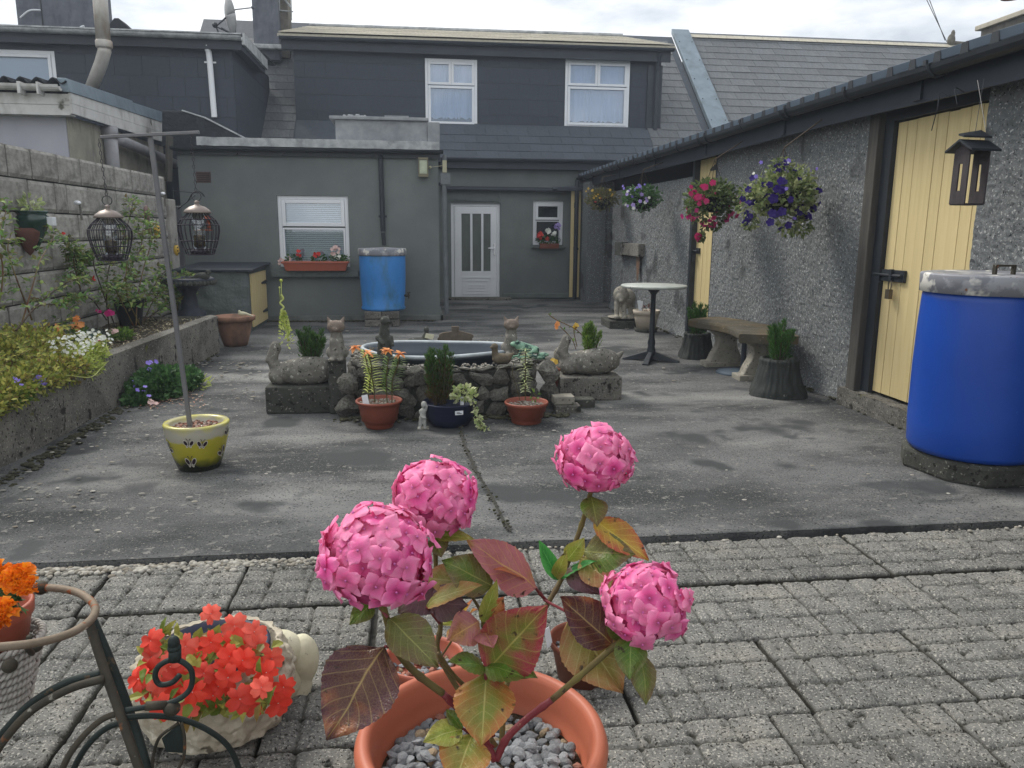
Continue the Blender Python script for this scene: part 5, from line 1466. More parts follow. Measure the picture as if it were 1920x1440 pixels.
p1 = thing('lily_pot', 'ribbed terracotta pot with peach lilies and a white plant tag, left of the navy bowl', 'potted plant', (-.27, 5.28, 0))
c = (-.27, 5.27, 0); m_brn = mat('brown_terracotta_plastic', '8a4c3c', '7c4233', scale=5, rough=.5, speck=[('a06a58', 40, .68)]); bowlpot(p1, c, profA, m_brn)
chips(p1, c, .13, .172, 220, .008, m_pebb, 2)
b = MB(); b.obox((-.355, 5.17, .215), (.020, 0, .004), (0, .001, 0), (-.006, 0, .035)); b.build('plant_tag', m_upvc, p1, bevel=.004)
for i, (pts, bl_) in enumerate((([(703, 755), (700, 720), (690, 690), (682, 655)], [(666, 652), ]), ([(690, 755), (693, 720), (697, 690), (690, 665)], [(690, 663)]), ([(726, 755), (724, 720), (725, 700), (729, 668)], [(726, 658)]), ([(735, 755), (736, 715), (744, 690), (750, 668)], [(750, 665)]))):
    lily(p1, c, [WY(x, y, 5.25) for x, y in pts], i, [(WY(x, y, 5.2), .05) for x, y in bl_], vivid=i < 2)
p2 = thing('lily_pot', 'wide ribbed terracotta bowl with one tall narrow-leaved lily stem', 'potted plant', (.76, 5.3, 0)); c = (.765, 5.3, 0)
bowlpot(p2, c, [(.10, 0), (.108, .01), (.11, .045), (.124, .05), (.126, .085), (.138, .09), (.14, .125), (.152, .13), (.158, .15), (.152, .158), (.14, .15), (.135, .12), (0, .12)], m_brn)
chips(p2, c, .13, .127, 240, .008, m_pebb, 3)
b = MB(); bl = MB(); q = random.Random(9); p = [WY(985, 750 - k * 5.2, 5.28) for k in range(19)]
b.tube(p, .004, 6)
for i in range(3, 19):
    for k in range(4):
        a = i * 1.3 + k * 1.57; bl.leaf(p[i], (math.cos(a), math.sin(a), .25), (0, 0, 1), q.uniform(.045, .07), .013, 0, .3, .1)
b.tube(spline([WY(975, 750, 5.28), WY(968, 725, 5.28), WY(961, 700, 5.28), WY(963, 680, 5.28)], 4), .0025, 5); b.tube(spline([WY(1004, 752, 5.28), WY(1006, 742, 5.28), WY(1002, 738, 5.28)], 4), .0025, 5)
b.build('stem', m_stem, p2); bl.build('foliage', mat('silvery_leaf', 'a5b078', irand=['7c9152', 'b5bf88', 'd6dcb0', '5f7a3c'], rough=.4, transl=.25), p2)
bl = MB(); foliage(bl, WY(1003, 742, 5.28), (.03, .03, .03), 12, .04, .015, q); bl.build('side_shoot', m_green, p2)
p3 = thing('navy_bowl', 'shallow navy plastic bowl planted with a tall conifer and variegated ivy', 'potted plant', (.22, 5.3, 0)); c = (.22, 5.3, 0)
b = MB(); b.lathe([(.12, 0), (.13, .005), (.165, .07), (.185, .16), (.19, .165), (.185, .17), (.17, .15), (0, .145)], c, 40, sx=1.03); b.build('bowl', m_navy, p3, smooth=True)
b = MB(); pt = WY(858, 772, 5.12); b.obox((.275, 5.115, .125), (.028, .006, 0), (0, .0015, 0), (0, 0, .014)); b.build('price_label', m_upvc, p3)
b = MB(); b.box(.258, .292, 5.108, 5.1125, .121, .124); b.box(.258, .28, 5.1085, 5.113, .128, .130); b.build('label_print', m_black, p3)
bl = MB(); q = random.Random(8)
foliage(bl, (.31, 5.22, .24), (.085, .07, .06), 130, .035, .03, q, 0); 
p = spline([(.37, 5.16, .20), (.40, 5.12, .10), (.42, 5.10, .04), (.45, 5.08, .02)], 6)
for x in p: foliage(bl, x, (.02, .02, .015), 5, .026, .022, q, 0)
bl.build('ivy_leaf', m_varieg, p3)
b = MB(); b.tube(p, .002, 5); b.build('ivy_stem', m_stem, p3)
b = MB(); b.obox((.30, 5.2, .19), (.012, 0, 0), (0, .001, 0), (0, 0, .03)); b.build('plant_tag', m_upvc, p3)
conifer((.15, 5.3, .15), .48, .15, 'tall narrow conifer, green on top and brown below, in the navy bowl', 5200, m_conif, 15, 5, brown=.55)
# cherub
ch = thing('cherub_statue', 'tiny whitewashed child statue leaning on the navy bowl', 'statue', (.03, 5.22, 0)); B = V((.03, 5.20, 0))
def w(x, y, z): return B + V((x, y, z))
blob('figure', [('c', w(-.022, 0, .012), w(-.012, 0, .075), .011, .016), ('c', w(.012, 0, .012), w(.008, 0, .075), .011, .016), ('c', w(0, 0, .075), w(.0, 0, .125), .022, .022), ('c', w(0, 0, .13), w(.004, -.002, .15), .012, .01),
              ('e', w(.008, -.004, .17), (.021, .021, .025)), ('c', w(-.02, 0, .125), w(-.008, -.022, .085), .009, .007), ('c', w(-.008, -.022, .085), w(.018, -.02, .08), .007, .006), ('c', w(.02, 0, .125), w(.03, -.012, .16), .008, .006), ('e', w(-.026, -.01, .006), (.012, .02, .007)), ('e', w(.014, -.01, .006), (.012, .02, .007)), ('e', w(.01, -.024, .166), (.004, .005, .004))],
     mat('whitewashed_stone', 'b4b5b0', '8d8f8b', scale=30, rough=.9, bump=.6, bscale=90), ch, .004, 2)
b = MB(); b.box(-.01, .07, 5.17, 5.24, 0.0, .004); b.build('plinth', m_statuelt, ch)

# ================================================================== BIRD FEEDER POLE IN THE YELLOW POT
yp = thing('yellow_pot', 'yellow and cream glazed pot painted with butterflies, holding the feeder pole', 'pot', (-1.25, 4.40, 0)); c = V((-1.25, 4.42, 0))
my = bpy.data.materials.new('butterfly_glaze'); my.use_nodes = True
N, L = my.node_tree.nodes, my.node_tree.links
P = N['Principled BSDF']; P.inputs['Roughness'].default_value = .25; P.inputs['Specular IOR Level'].default_value = .5
tc = N.new('ShaderNodeTexCoord'); sx_ = N.new('ShaderNodeSeparateXYZ'); L.new(tc.outputs['Object'], sx_.inputs[0])
nz = N.new('ShaderNodeTexNoise'); nz.inputs['Scale'].default_value = 9; L.new(tc.outputs['Object'], nz.inputs[0])
mad = N.new('ShaderNodeMath'); mad.operation = 'MULTIPLY_ADD'; L.new(nz.outputs[0], mad.inputs[0]); mad.inputs[1].default_value = .11; L.new(sx_.outputs[2], mad.inputs[2])
rp = N.new('ShaderNodeValToRGB'); L.new(mad.outputs[0], rp.inputs[0]); rp.color_ramp.interpolation = 'LINEAR'
els = [(.0, '16180f'), (.105, '1f2116'), (.135, '6f6e22'), (.155, '9d962a'), (.245, 'a8a032'), (.262, 'a8a493'), (.305, 'aaa697'), (.335, 'bdb764')]
while len(rp.color_ramp.elements) < len(els): rp.color_ramp.elements.new(.5)
for k, (ps, cc) in enumerate(els): rp.color_ramp.elements[k].position = ps; rp.color_ramp.elements[k].color = (*lin(cc), 1)
L.new(rp.outputs[0], P.inputs['Base Color'])
def ypr(z): return .105 + (.172 - .105) * min(1, (max(z, 0) / .22)) ** .75 if z < .22 else .172 + .003 * math.sin((z - .22) * 40)
b = MB(); b.lathe([(ypr(z), z) for z in [0, .01, .03, .06, .09, .12, .15, .18, .21, .24, .262]] + [(.178, .27), (.172, .278), (.15, .277), (.142, .265), (.14, .235), (0, .235)], c, 48); b.build('pot', my, yp, smooth=True)
chips(yp, c, .138, .245, 260, .009, m_bark, 5, 'bark_mulch')
def on_pot(u, z, off=.0015):   # u = angle, wraps a flat print onto the glaze
    rr_ = ypr(z) + off; return V((c.x + rr_ * math.sin(u), c.y - rr_ * math.cos(u), z))
def butterfly(u0, z0, s, rot=0, name='painted_butterfly'):
    mt = [mat('butterfly_outline', 'b9b4a8', rough=.3), mat('butterfly_ink', '2a1c26', rough=.3)]
    b = MB()
    def patch(cx_, cy_, rx, ry, ang, mi, off):
        pts = []
        for k in range(18):
            a = 2 * math.pi * k / 18; x, y = rx * math.cos(a), ry * math.sin(a); X = cx_ + x * math.cos(ang) - y * math.sin(ang); Y_ = cy_ + x * math.sin(ang) + y * math.cos(ang)
            X2 = X * math.cos(rot) - Y_ * math.sin(rot); Y2 = X * math.sin(rot) + Y_ * math.cos(rot)
            pts.append(on_pot(u0 + X2 * s / .16, z0 + Y2 * s, off))
        b.add(pts, [tuple(range(18))], mi)
    for sg_ in (-1, 1):
        patch(.46 * sg_, .1, .34, .60, -.45 * sg_, 0, .0012); patch(.24 * sg_, -.45, .20, .3, .35 * sg_, 0, .0014)
        patch(.46 * sg_, .1, .24, .46, -.45 * sg_, 1, .0022); patch(.24 * sg_, -.47, .06, .09, 0, 1, .0022)
        patch(.18 * sg_, .72, .05, .22, -.5 * sg_, 1, .0018); patch(.30 * sg_, .9, .09, .06, .3 * sg_, 1, .0020)
    patch(0, .05, .05, .5, 0, 1, .0026)
    b.build(name, mt, yp)
butterfly(-.02, .19, .033, -.05); butterfly(.40, .18, .033, -.15); butterfly(-.95, .15, .04, -1.0); butterfly(1.25, .11, .04, .6); butterfly(-.05, .075, .042, 0); butterfly(1.4, .22, .03, .3)
fpole = thing('feeder_pole', 'grey square metal T-shaped pole leaning in the yellow butterfly pot', 'pole', c + V((0, 0, .24)))
top = WY(281, 252, 4.35); bot = WY(357, 803, 4.40)
dx = (top - bot).normalized(); sdv = dx.cross(V((0, 1, 0))).normalized(); fwv = sdv.cross(dx).normalized()
b = MB(); b.obox((top + bot) / 2, sdv * .0115, fwv * .0115, dx * ((top - bot).length / 2)); b.build('post', m_alu, fpole, bevel=.002)
bl_, br_ = WY(188, 257, 4.30), WY(374, 248, 4.36); dd = (br_ - bl_).normalized(); up_ = dd.cross(V((0, 1, 0))).normalized()
b = MB(); b.obox((bl_ + br_) / 2, dd * ((br_ - bl_).length / 2), V((0, .008, 0)), up_ * .008); b.build('crossbar', m_alu, fpole, bevel=.002)
b = MB(); b.tube([bot + V((0, 0, .0)), bot + V((.04, -.05, -.04))], .008, 6); b.tube([bot, bot + V((-.02, .06, -.04))], .008, 6); b.ball(bot + V((0, -.018, 0)), .016, 8, 6); b.build('foot_clamp', m_cagelid, fpole)
def feeder(px_, pyt, pyb, label, yb, hasring):
    t = thing('bird_feeder', label, 'bird feeder', WY(px_, pyb, yb))
    pb = WY(px_, pyb, yb); pt_ = WY(px_, pyt, yb); H_ = pt_.z - pb.z
    prof = [(0, .60), (.12, .66), (.25, .72), (.42, .80), (.60, .78), (.72, .60), (.85, .42), (.93, .36)]
    Rw = .104
    rr_ = [(H_ * f, Rw * g) for f, g in [(0, .66), (.10, .76), (.25, .90), (.42, 1.0), (.54, 1.0), (.64, .82), (.73, .54), (.76, .48)]]
    for k in range(22):
        a = 2 * math.pi * k / 22; b = MB()
        b.tube([pb + V((r2 * math.cos(a), r2 * math.sin(a), z)) for z, r2 in rr_], .0022, 5); b.build('cage_wire', m_cage, t)
    for z, r2 in (rr_[0], rr_[1], rr_[2], rr_[4], rr_[5]):
        b = MB(); b.tube([pb + V(((r2 + .002) * math.cos(x * .2618), (r2 + .002) * math.sin(x * .2618), z)) for x in range(24)], .0026, 5, closed=True); b.build('cage_ring', m_cage, t)
    b = MB(); b.lathe([(.070, 0), (.072, .004), (.062, .018), (.040, .034), (.016, .042), (.010, .05), (.014, .056), (.010, .064), (0, .066)], pb + V((0, 0, H_ * .75)), 24); b.build('lid', m_cagelid, t, smooth=True)
    b = MB(); b.lathe([(.032, 0.02), (.032, H_ * .72), (.02, H_ * .74)], pb, 16); b.build('seed_tube', clear_mat('clear_plastic', (.75, .74, .72), .15), t, smooth=True)
    b = MB(); b.lathe([(.0, .035), (.030, .04), (.030, H_ * .35), (.0, H_ * .36)], pb, 12); b.build('seed', mat('bird_seed', '4b4038', '7a6a50', scale=80, rough=.9), t)
    b = MB(); b.lathe([(.048, 0), (.05, .02), (.040, .028), (0, .03)], pb, 16); b.build('seed_tray', m_cage, t, smooth=True)
    ptop = pb + V((0, 0, H_ * .75 + .066)); hook = V((ptop.x, (bl_.y if px_ < 300 else br_.y), (bl_.z if px_ < 300 else br_.z) - .008))
    hook.x += -.012 if px_ < 300 else -.005
    b = MB()
    b.tube([ptop + V((.024 * math.cos(x * .5236), 0, .022 + .024 * math.sin(x * .5236))) for x in range(12)], .0022, 5, closed=True); b.build('hanging_ring', m_cage, t)
    s0 = ptop + V((0, 0, .045)); Ls = (hook - s0).length; nl = int(Ls / .019)
    bk_ = MB(); bk_.tube([V((.0052 * math.cos(x * .7854), 0, .0115 * math.sin(x * .7854))) for x in range(8)], .0016, 4, closed=True); lm = mesh_of(bk_, 'chain_link', m_cage, True)
    for k in range(nl):
        inst(lm, 'chain_link', t, s0.lerp(hook, (k + .5) / nl), Matrix.Rotation(math.pi / 2 * (k % 2) + .3, 3, 'Z'))
    return t
feeder(211, 382, 488, 'round caged bird feeder hanging on a chain from the left end of the crossbar', 4.30, 1)
feeder(376, 374, 477, 'round caged bird feeder hanging on a chain from the right end of the crossbar', 4.36, 0)

# ================================================================== RIGHT SIDE FURNITURE
tb = thing('bistro_table', 'round white marble bistro table on a black cast iron pedestal', 'table', (2.45, 7.8, 0))
b = MB(); b.lathe([(.02, .775), (.33, .775), (.342, .785), (.342, .797), (.335, .803), (0, .803)], (2.45, 7.8, 0), 48); b.build('table_top', m_marble, tb, smooth=True)
b = MB(); b.lathe([(.055, .07), (.05, .10), (.036, .16), (.042, .20), (.030, .25), (.026, .5), (.026, .70), (.045, .73), (.06, .745), (.06, .774), (0, .774)], (2.45, 7.8, 0), 16); b.build('pedestal', m_black, tb, smooth=True)
for k in range(4):
    a = math.pi / 4 + k * math.pi / 2 + .3; d = V((math.cos(a), math.sin(a), 0)); o_ = V((2.45, 7.8, 0)); sd_ = V((-d.y, d.x, 0))
    b = MB(); b.hexa([o_ + d * .03 + sd_ * .03 + V((0, 0, .02)), o_ + d * .30 + sd_ * .035, o_ + d * .30 - sd_ * .035, o_ + d * .03 - sd_ * .03 + V((0, 0, .02)),
                      o_ + d * .03 + sd_ * .02 + V((0, 0, .11)), o_ + d * .30 + sd_ * .03 + V((0, 0, .018)), o_ + d * .30 - sd_ * .03 + V((0, 0, .018)), o_ + d * .03 - sd_ * .02 + V((0, 0, .11))]); b.build('foot', m_black, tb, bevel=.004)

# lion
li = thing('lion_statue', 'pale stone lion with bowed head standing on a dark plinth by the wall', 'statue', (2.9, 10.7, 0)); B = V((2.90, 10.72, .13))
def w(x, y, z): return B + V((x, y, z))
blob('lion', [('e', w(.08, .06, .30), (.13, .17, .12)), ('e', w(.12, .14, .26), (.12, .12, .14)), ('e', w(-.04, -.10, .34), (.11, .10, .12)), ('e', w(-.06, -.17, .30), (.07, .06, .075)), ('e', w(-.065, -.22, .27), (.035, .035, .03)), ('e', w(-.02, -.08, .42), (.07, .06, .04)),
              ('c', w(-.09, -.10, .24), w(-.11, -.18, .04), .04, .034), ('c', w(.01, -.10, .24), w(.0, -.16, .04), .04, .034), ('c', w(.17, .12, .2), w(.17, .06, .04), .055, .04), ('c', w(.05, .16, .2), w(.05, .12, .04), .05, .038),
              ('e', w(-.12, -.22, .035), (.05, .06, .03)), ('e', w(0, -.20, .035), (.045, .06, .03)), ('e', w(.17, .02, .035), (.05, .06, .03)), ('c', w(.2, .2, .3), w(.22, .16, .12), .018, .015), ('e', w(.02, 0, .015), (.22, .26, .02))], m_statuelt, li, .010, 2, disp=.010)
b = MB(); b.box(2.67, 3.12, 10.45, 10.98, 0, .115); b.build('plinth', m_mossblk, li, bevel=.012)
wp = thing('white_pot', 'cream plastic pot on a saucer with two white plant tags, behind the table', 'pot', (3.12, 10.05, 0)); c = (3.10, 10.15, 0)
b = MB(); b.lathe([(.13, .05), (.16, .20), (.165, .24), (.18, .245), (.185, .30), (.172, .30), (.16, .26), (0, .26)], c, 32); b.build('pot', mat('cream_plastic', 'b5ab9c', 'a2988a', scale=5, rough=.6), wp, smooth=True)
b = MB(); b.lathe([(.14, 0), (.16, .05), (.14, .049), (0, .045)], c, 24); b.build('saucer', m_mossblk, wp, smooth=True)
b = MB(); b.obox((2.97, 10.05, .37), (.02, 0, .006), (0, .001, 0), (-.012, 0, .07)); b.obox((3.0, 10.08, .36), (.02, 0, -.004), (0, .001, 0), (.004, 0, .07)); b.build('plant_tag', m_upvc, wp)
b = MB(); q = random.Random(5); foliage(b, (3.1, 10.1, .32), (.12, .12, .04), 60, .05, .02, q); b.build('withered_foliage', mat('withered', '5c3a34', irand=['4a2f2c', '7a4a40', '5a4a38'], rough=.9), wp)

# curved bench
bn = thing('stone_bench', 'curved weathered stone bench on two scrolled supports against the pebbledash', 'bench', (3.05, 7.1, 0))
z0, z1 = .395, .46
outer = [(2.80, 7.62), (3.38, 7.85), (3.40, 7.2), (3.38, 6.45), (2.86, 6.42)]
# inner concave edge faces the yard
arc = [V((2.80, 7.66, 0)), V((2.86, 7.45, 0)), V((2.93, 7.25, 0)), V((2.965, 7.05, 0)), V((2.96, 6.85, 0)), V((2.92, 6.65, 0)), V((2.84, 6.46, 0))]
arc2 = [V((3.20, 7.88, 0)), V((3.28, 7.62, 0)), V((3.36, 7.32, 0)), V((3.39, 7.05, 0)), V((3.39, 6.80, 0)), V((3.36, 6.52, 0)), V((3.28, 6.26, 0))]
ia, oa = spline(arc, 4), spline(arc2, 4)
b = MB()
def bp_(u, t):
    i = u * (len(ia) - 1); k = min(int(i), len(ia) - 2); f = i - k
    return ia[k].lerp(ia[k + 1], f).lerp(oa[k].lerp(oa[k + 1], f), t)
secs = [(-.0, z0 - .015), (-.03, z0 + .0), (-.035, z1 - .02), (-.02, z1), (.06, z1 + .004), (1.0, z1 + .004), (1.0, z0), (0, z0 - .015)]
n = 28; vs = []
for i in range(n + 1):
    for t, z in secs: p = bp_(i / n, t); vs.append((p.x, p.y, z + .006 * noise.noise(V((p.x * 9, p.y * 9, z * 20)))))
m_ = len(secs)
b.add(vs, [(i * m_ + j, i * m_ + j + 1, (i + 1) * m_ + j + 1, (i + 1) * m_ + j) for i in range(n) for j in range(m_ - 1)] + [tuple(range(m_))[::-1], tuple(range(n * m_, n * m_ + m_))])
b.build('seat', mat('bench_seat', '5a564c', '443f35', scale=7, rough=.95, bump=1, bscale=40, big='6f5f42', bigscale=2.5, speck=[('87857a', 40, .66)]), bn)
def scroll_leg(y, x0, x1, wd):
    prof = [(0, .0), (-.0, .05), (.03, .07), (.05, .12), (.10, .20), (.12, .26), (.10, .32), (.04, .36), (.0, .385)]
    b = MB(); vsl = [V((x0 + px_ * .9, y - wd / 2, z)) for px_, z in prof]; vsr = [V((x1 - px_ * .9 * .8, y - wd / 2, z)) for px_, z in prof[::-1]]
    b.prism((vsl + vsr)[::-1], (0, wd, 0)); b.build('scrolled_support', m_statuelt, bn, bevel=.012)
    b = MB(); b.box(x0 - .03, x1, y - wd / 2 - .03, y + wd / 2 + .03, 0, .055); b.build('support_foot', m_statuelt, bn, bevel=.008)
scroll_leg(7.45, 2.92, 3.30, .12); scroll_leg(6.72, 2.96, 3.36, .13)
ub = thing('parasol_base', 'dark round parasol base with a short tube under the stone bench', 'parasol base', (3.05, 7.0, 0))
b = MB(); b.lathe([(.20, 0), (.205, .015), (.19, .03), (.06, .045), (0, .045)], (3.08, 7.02, 0), 32); b.build('base_plate', m_sheet, ub, smooth=True)
b = MB(); b.tube([(3.12, 7.0, .04), (3.12, 7.0, .36)], .024, 12); b.build('tube', m_fascia, ub); b = MB(); b.tube([(3.12, 7.0, .361), (3.12, 7.0, .375)], .022, 12); b.build('tube_end', m_lead, ub)
def stump(x, y, s, label, clab, seed):
    t = thing('stump_planter', label, 'planter', (x, y, 0)); b = MB(); q = random.Random(seed)
    def f(u, v):
        a = 2 * math.pi * v; base = [(.0, .21), (.04, .205), (.12, .175), (.24, .150), (.285, .150), (.30, .135), (.28, .12), (.26, .0)]
        i = u * (len(base) - 1); k = min(int(i), len(base) - 2); g = i - k; z = base[k][0] * (1 - g) + base[k + 1][0] * g; r_ = base[k][1] * (1 - g) + base[k + 1][1] * g
        if u < .72: r_ += .005 * math.sin(a * 23 + 5 * noise.noise(V((a * 2, z * 5, seed)))) + .014 * noise.noise(V((math.cos(a) * 9, math.sin(a) * 9, z * 2))) + .02 * noise.noise(V((math.cos(a) * 2, math.sin(a) * 2, seed))) + .025 * max(0, 1 - z / .08) * max(0, math.sin(a * 3 + seed))
        return (x + r_ * s * math.cos(a), y + r_ * s * math.sin(a), z * s)
    b.surf(f, 28, 96); b.build('stump', mat('stump_concrete', '3d403e', '2c2f2e', scale=9, rough=.95, bump=1, bscale=60, stretch=(3, 3, .6), speck=[('6a6e68', 40, .68)]), t, smooth=True)
    conifer((x, y, .27 * s), .40, .17 * s, clab, 4200, mat('fresh_conifer', '3c5c2c', irand=['264a20', '3f6a30', '5a8440', '2c4f28'], rough=.55, transl=.25), 14, seed)
stump(3.02, 7.98, .92, 'dark tree-stump planter at the far end of the stone bench', 'dark green conifer in the stump planter beyond the bench', 3)
stump(3.02, 6.06, 1.05, 'dark tree-stump planter at the near end of the stone bench', 'round fresh green conifer in the stump planter nearest the camera', 4)

# ------------------------------------------------------------------ hanging baskets
def basket(c, R_, label, fmat, blooms, seed, trail=(), hang=(3.2, None, 2.35), n=900, bowl=True):
    t = thing('hanging_basket', label, 'hanging basket', c); c = V(c); q = random.Random(seed)
    b = MB(); b.lathe([(.02, -.16), (.09, -.14), (.14, -.08), (.16, 0), (.15, .005), (0, -.01)], c, 24); b.build('basket', m_dark if bowl else m_statuedk, t, smooth=True)
    hk = V((hang[0] + .09, c.y, hang[2] - .10)); top_ = V((c.x, c.y, c.z + .36))
    b = MB(); b.tube([hk, hk.lerp(top_, .5), top_], .006, 5)
    for k in range(3): a = k * 2.09; b.tube([top_, c + V((.15 * math.cos(a), .15 * math.sin(a), 0))], .003, 4)
    b.build('hanger', m_brownstem, t)
    b = MB(); foliage(b, c, (R_, R_, R_ * .62), int(n * .75), .05, .03, q, .1, shell=.35)
    for (dx, dy, dz, rr_) in trail: foliage(b, c + V((dx, dy, dz)), (rr_, rr_, rr_ * 1.1), int(160 * rr_ / .1), .042, .024, q, -.3)
    b.build('foliage', fmat, t)
    for kind, cnt, size, (lo, hi) in blooms:
        for _ in range(cnt):
            d = rdir(q); d.y = -abs(d.y) if q.random() < .8 else d.y; d.x = -abs(d.x) if q.random() < .6 else d.x
            zz = lo + (hi - lo) * q.random()
            p = c + V((d.x * R_ * 1.05, d.y * R_ * 1.05, zz))
            if trail and q.random() < .45:
                tr_ = q.choice(trail); p = c + V(tr_[:3]) + rdir(q) * tr_[3]
            dd = (d + V((0, -.5, -.1))).normalized()
            inst(fm[kind], 'flower', t, p, dd.to_track_quat('Z', 'Y'), size * q.uniform(.7, 1.15))
    return t
m_b1 = mat('dull_basket_leaf', '5b5a3a', irand=['4a4a2c', '6d6a40', '3c4628', '77683c'], rough=.6, transl=.2)
basket((3.06, 12.75, 1.86), .28, 'farthest hanging basket, dull foliage with a few yellow flowers, by the dark opening', m_b1, [('yel', 12, .022, (0, .18)), ('red', 6, .018, (-.1, .1))], 1, n=1200)
basket((3.02, 10.3, 1.79), .27, 'hanging basket of small white and lilac flowers in front of the vent block', m_dkgreen, [('lilac', 17, .028, (-.16, .08)), ('white', 16, .024, (-.16, .15)), ('violet', 12, .020, (.08, .18))], 2, [(-.1, 0, .04, .1)], n=1300)
basket((3.0, 7.72, 1.70), .28, 'hanging basket of bright pink petunias trailing in front of the narrow yellow door', mat('pink_basket_leaf', '4c5a34', irand=['3a4a2a', '5c6e3e', '7a8a56', '46543a'], rough=.6, transl=.25),
       [('pink', 44, .034, (-.25, .14)), ('magenta', 18, .028, (-.3, 0))], 3, [(-.20, -.1, -.12, .12), (.14, .1, -.05, .13), (-.05, 0, -.28, .05), (-.10, 0, -.40, .035), (.12, 0, -.16, .08), (.05, 0, -.3, .04)], n=1350)
basket((2.98, 6.18, 1.66), .28, 'large hanging basket of deep purple petunias with pale trailing foliage', m_basketg,
       [('purple', 58, .036, (-.28, .12)), ('violet', 10, .018, (0, .25)), ('white', 12, .012, (.1, .25))], 4, [(-.27, -.05, -.06, .13), (.24, .05, -.02, .12), (.1, 0, -.2, .12), (-.24, 0, -.23, .05), (.2, 0, -.26, .08), (0, 0, .18, .10), (.15, .0, .1, .12)], n=1700)

# lantern-like bird table hanging by the near door
ln_ = thing('bird_house_feeder', 'dark timber bird feeder shaped like a little house hanging by the near yellow door', 'bird feeder', WX(1822, 378, 3.08))
Cn = WX(1818, 334, 3.08); m_dt = mat('dark_timber', '4a4446', '393437', scale=9, rough=.8, bump=.5, bscale=60, stretch=(2, 2, .5))
rotm = Matrix.Rotation(rad(8), 3, 'Z')
def L3(x, y, z): return Cn + rotm @ V((x, y, z))
hW, hD, hH = .066, .052, .142
for X in (-hW, hW):
    b = MB()
    def slab(y0, y1, z0, z1): b.hexa([L3(X - .005, y0, z0), L3(X + .005, y0, z0), L3(X + .005, y1, z0), L3(X - .005, y1, z0), L3(X - .005, y0, z1), L3(X + .005, y0, z1), L3(X + .005, y1, z1), L3(X - .005, y1, z1)])
    slab(-hD, -.013, -hH, hH); slab(.013, hD, -hH, hH); slab(-.013, .013, -hH, -.07); slab(-.013, .013, .075, hH)
    b.prism([L3(X - .005, -hD, hH), L3(X - .005, 0, hH + .05), L3(X - .005, hD, hH)], rotm @ V((.01, 0, 0)))
    b.build('slotted_end', m_dt, ln_)
b = MB(); b.hexa([L3(-hW, -hD, -hH - .006), L3(hW, -hD, -hH - .006), L3(hW, hD, -hH - .006), L3(-hW, hD, -hH - .006), L3(-hW, -hD, -hH + .004), L3(hW, -hD, -hH + .004), L3(hW, hD, -hH + .004), L3(-hW, hD, -hH + .004)]); b.build('floor_board', m_dt, ln_)
for s_ in (-1, 1):
    b = MB(); y1 = s_ * (hD + .04); e = hW + .035
    b.hexa([L3(-e, 0, hH + .052), L3(e, 0, hH + .052), L3(e, y1, hH - .004), L3(-e, y1, hH - .004), L3(-e, 0, hH + .064), L3(e, 0, hH + .064), L3(e, y1, hH + .008), L3(-e, y1, hH + .008)]); b.build('roof_board', m_black, ln_)
b = MB(); b.hexa([L3(-.09, -.02, hH + .072), L3(.09, -.03, hH + .072), L3(.09, .05, hH + .10), L3(-.09, .02, hH + .085), L3(-.09, -.02, hH + .082), L3(.09, -.03, hH + .082), L3(.09, .05, hH + .125), L3(-.09, .02, hH + .095)]); b.tube([L3(0, 0, hH + .08), V((3.17, Cn.y + .1, 2.2))], .002, 4); b.tube([L3(-.03, -.1, hH + .1), V((3.17, Cn.y + .15, 2.2))], .002, 4); b.build('hanging_bar', m_black, ln_)
# wire hooks under the gutter
hk = thing('gutter_hook', 'thin wire hooks hanging from the fascia above the near yellow door', 'hook', (3.28, 4.5, 2.2))
b = MB(); b.tube(spline([(3.28, 4.62, 2.17), (3.24, 4.66, 2.2), (3.2, 4.62, 2.1), (3.22, 4.68, 1.98)]), .003, 5); b.tube(spline([(3.28, 4.50, 2.18), (3.22, 4.5, 2.2), (3.2, 4.44, 2.1)]), .003, 5); b.build('wire', m_black, hk)

# ------------------------------------------------------------------ big blue barrel
bb_ = thing('blue_barrel', 'large deep blue water barrel with a peeling metal lid beside the near yellow door', 'barrel', (3.10, 3.92, 0)); c = V((3.165, 3.93, 0))
b = MB(); b.lathe([(.27, .125), (.325, .13), (.340, .16), (.347, .30), (.350, .6), (.346, .85), (.340, .99), (.335, 1.05), (0, 1.06)], c, 64); b.build('barrel_body', m_blue, bb_, smooth=True)
b = MB(); b.lathe([(.350, 1.03), (.357, 1.032), (.360, 1.125), (.356, 1.134), (.34, 1.137), (.33, 1.133), (0, 1.135)], c, 56); b.build('barrel_lid', m_lid, bb_, smooth=True)
b = MB(); hp = V((c.x - .02, c.y - .1, 1.133)); b.obox(hp + V((-.055, 0, .022)), (.006, 0, 0), (0, .012, 0), (0, 0, .022)); b.obox(hp + V((.055, 0, .022)), (.006, 0, 0), (0, .012, 0), (0, 0, .022)); b.obox(hp + V((0, 0, .048)), (.061, 0, 0), (0, .012, 0), (0, 0, .005)); b.build('lid_handle', m_iron, bb_)
b = MB(); b.surf(lambda u, t: V((c.x + (.40 + .02 * t - .04 * u) * math.cos(2 * math.pi * t) * (1.0), c.y + (.36 - .03 * u) * math.sin(2 * math.pi * t), .12 * u)), 3, 48)
pts = [(2.83, 4.05), (2.88, 3.74), (3.02, 3.60), (3.48, 3.60), (3.48, 4.25), (2.93, 4.22)]
b = MB(); b.prism([(x, y, 0) for x, y in pts], (0, 0, .122)); tag(b.build('barrel_plinth', m_mossblk, None, bevel=.02), 'chamfered mossy concrete plinth under the deep blue barrel', 'plinth')

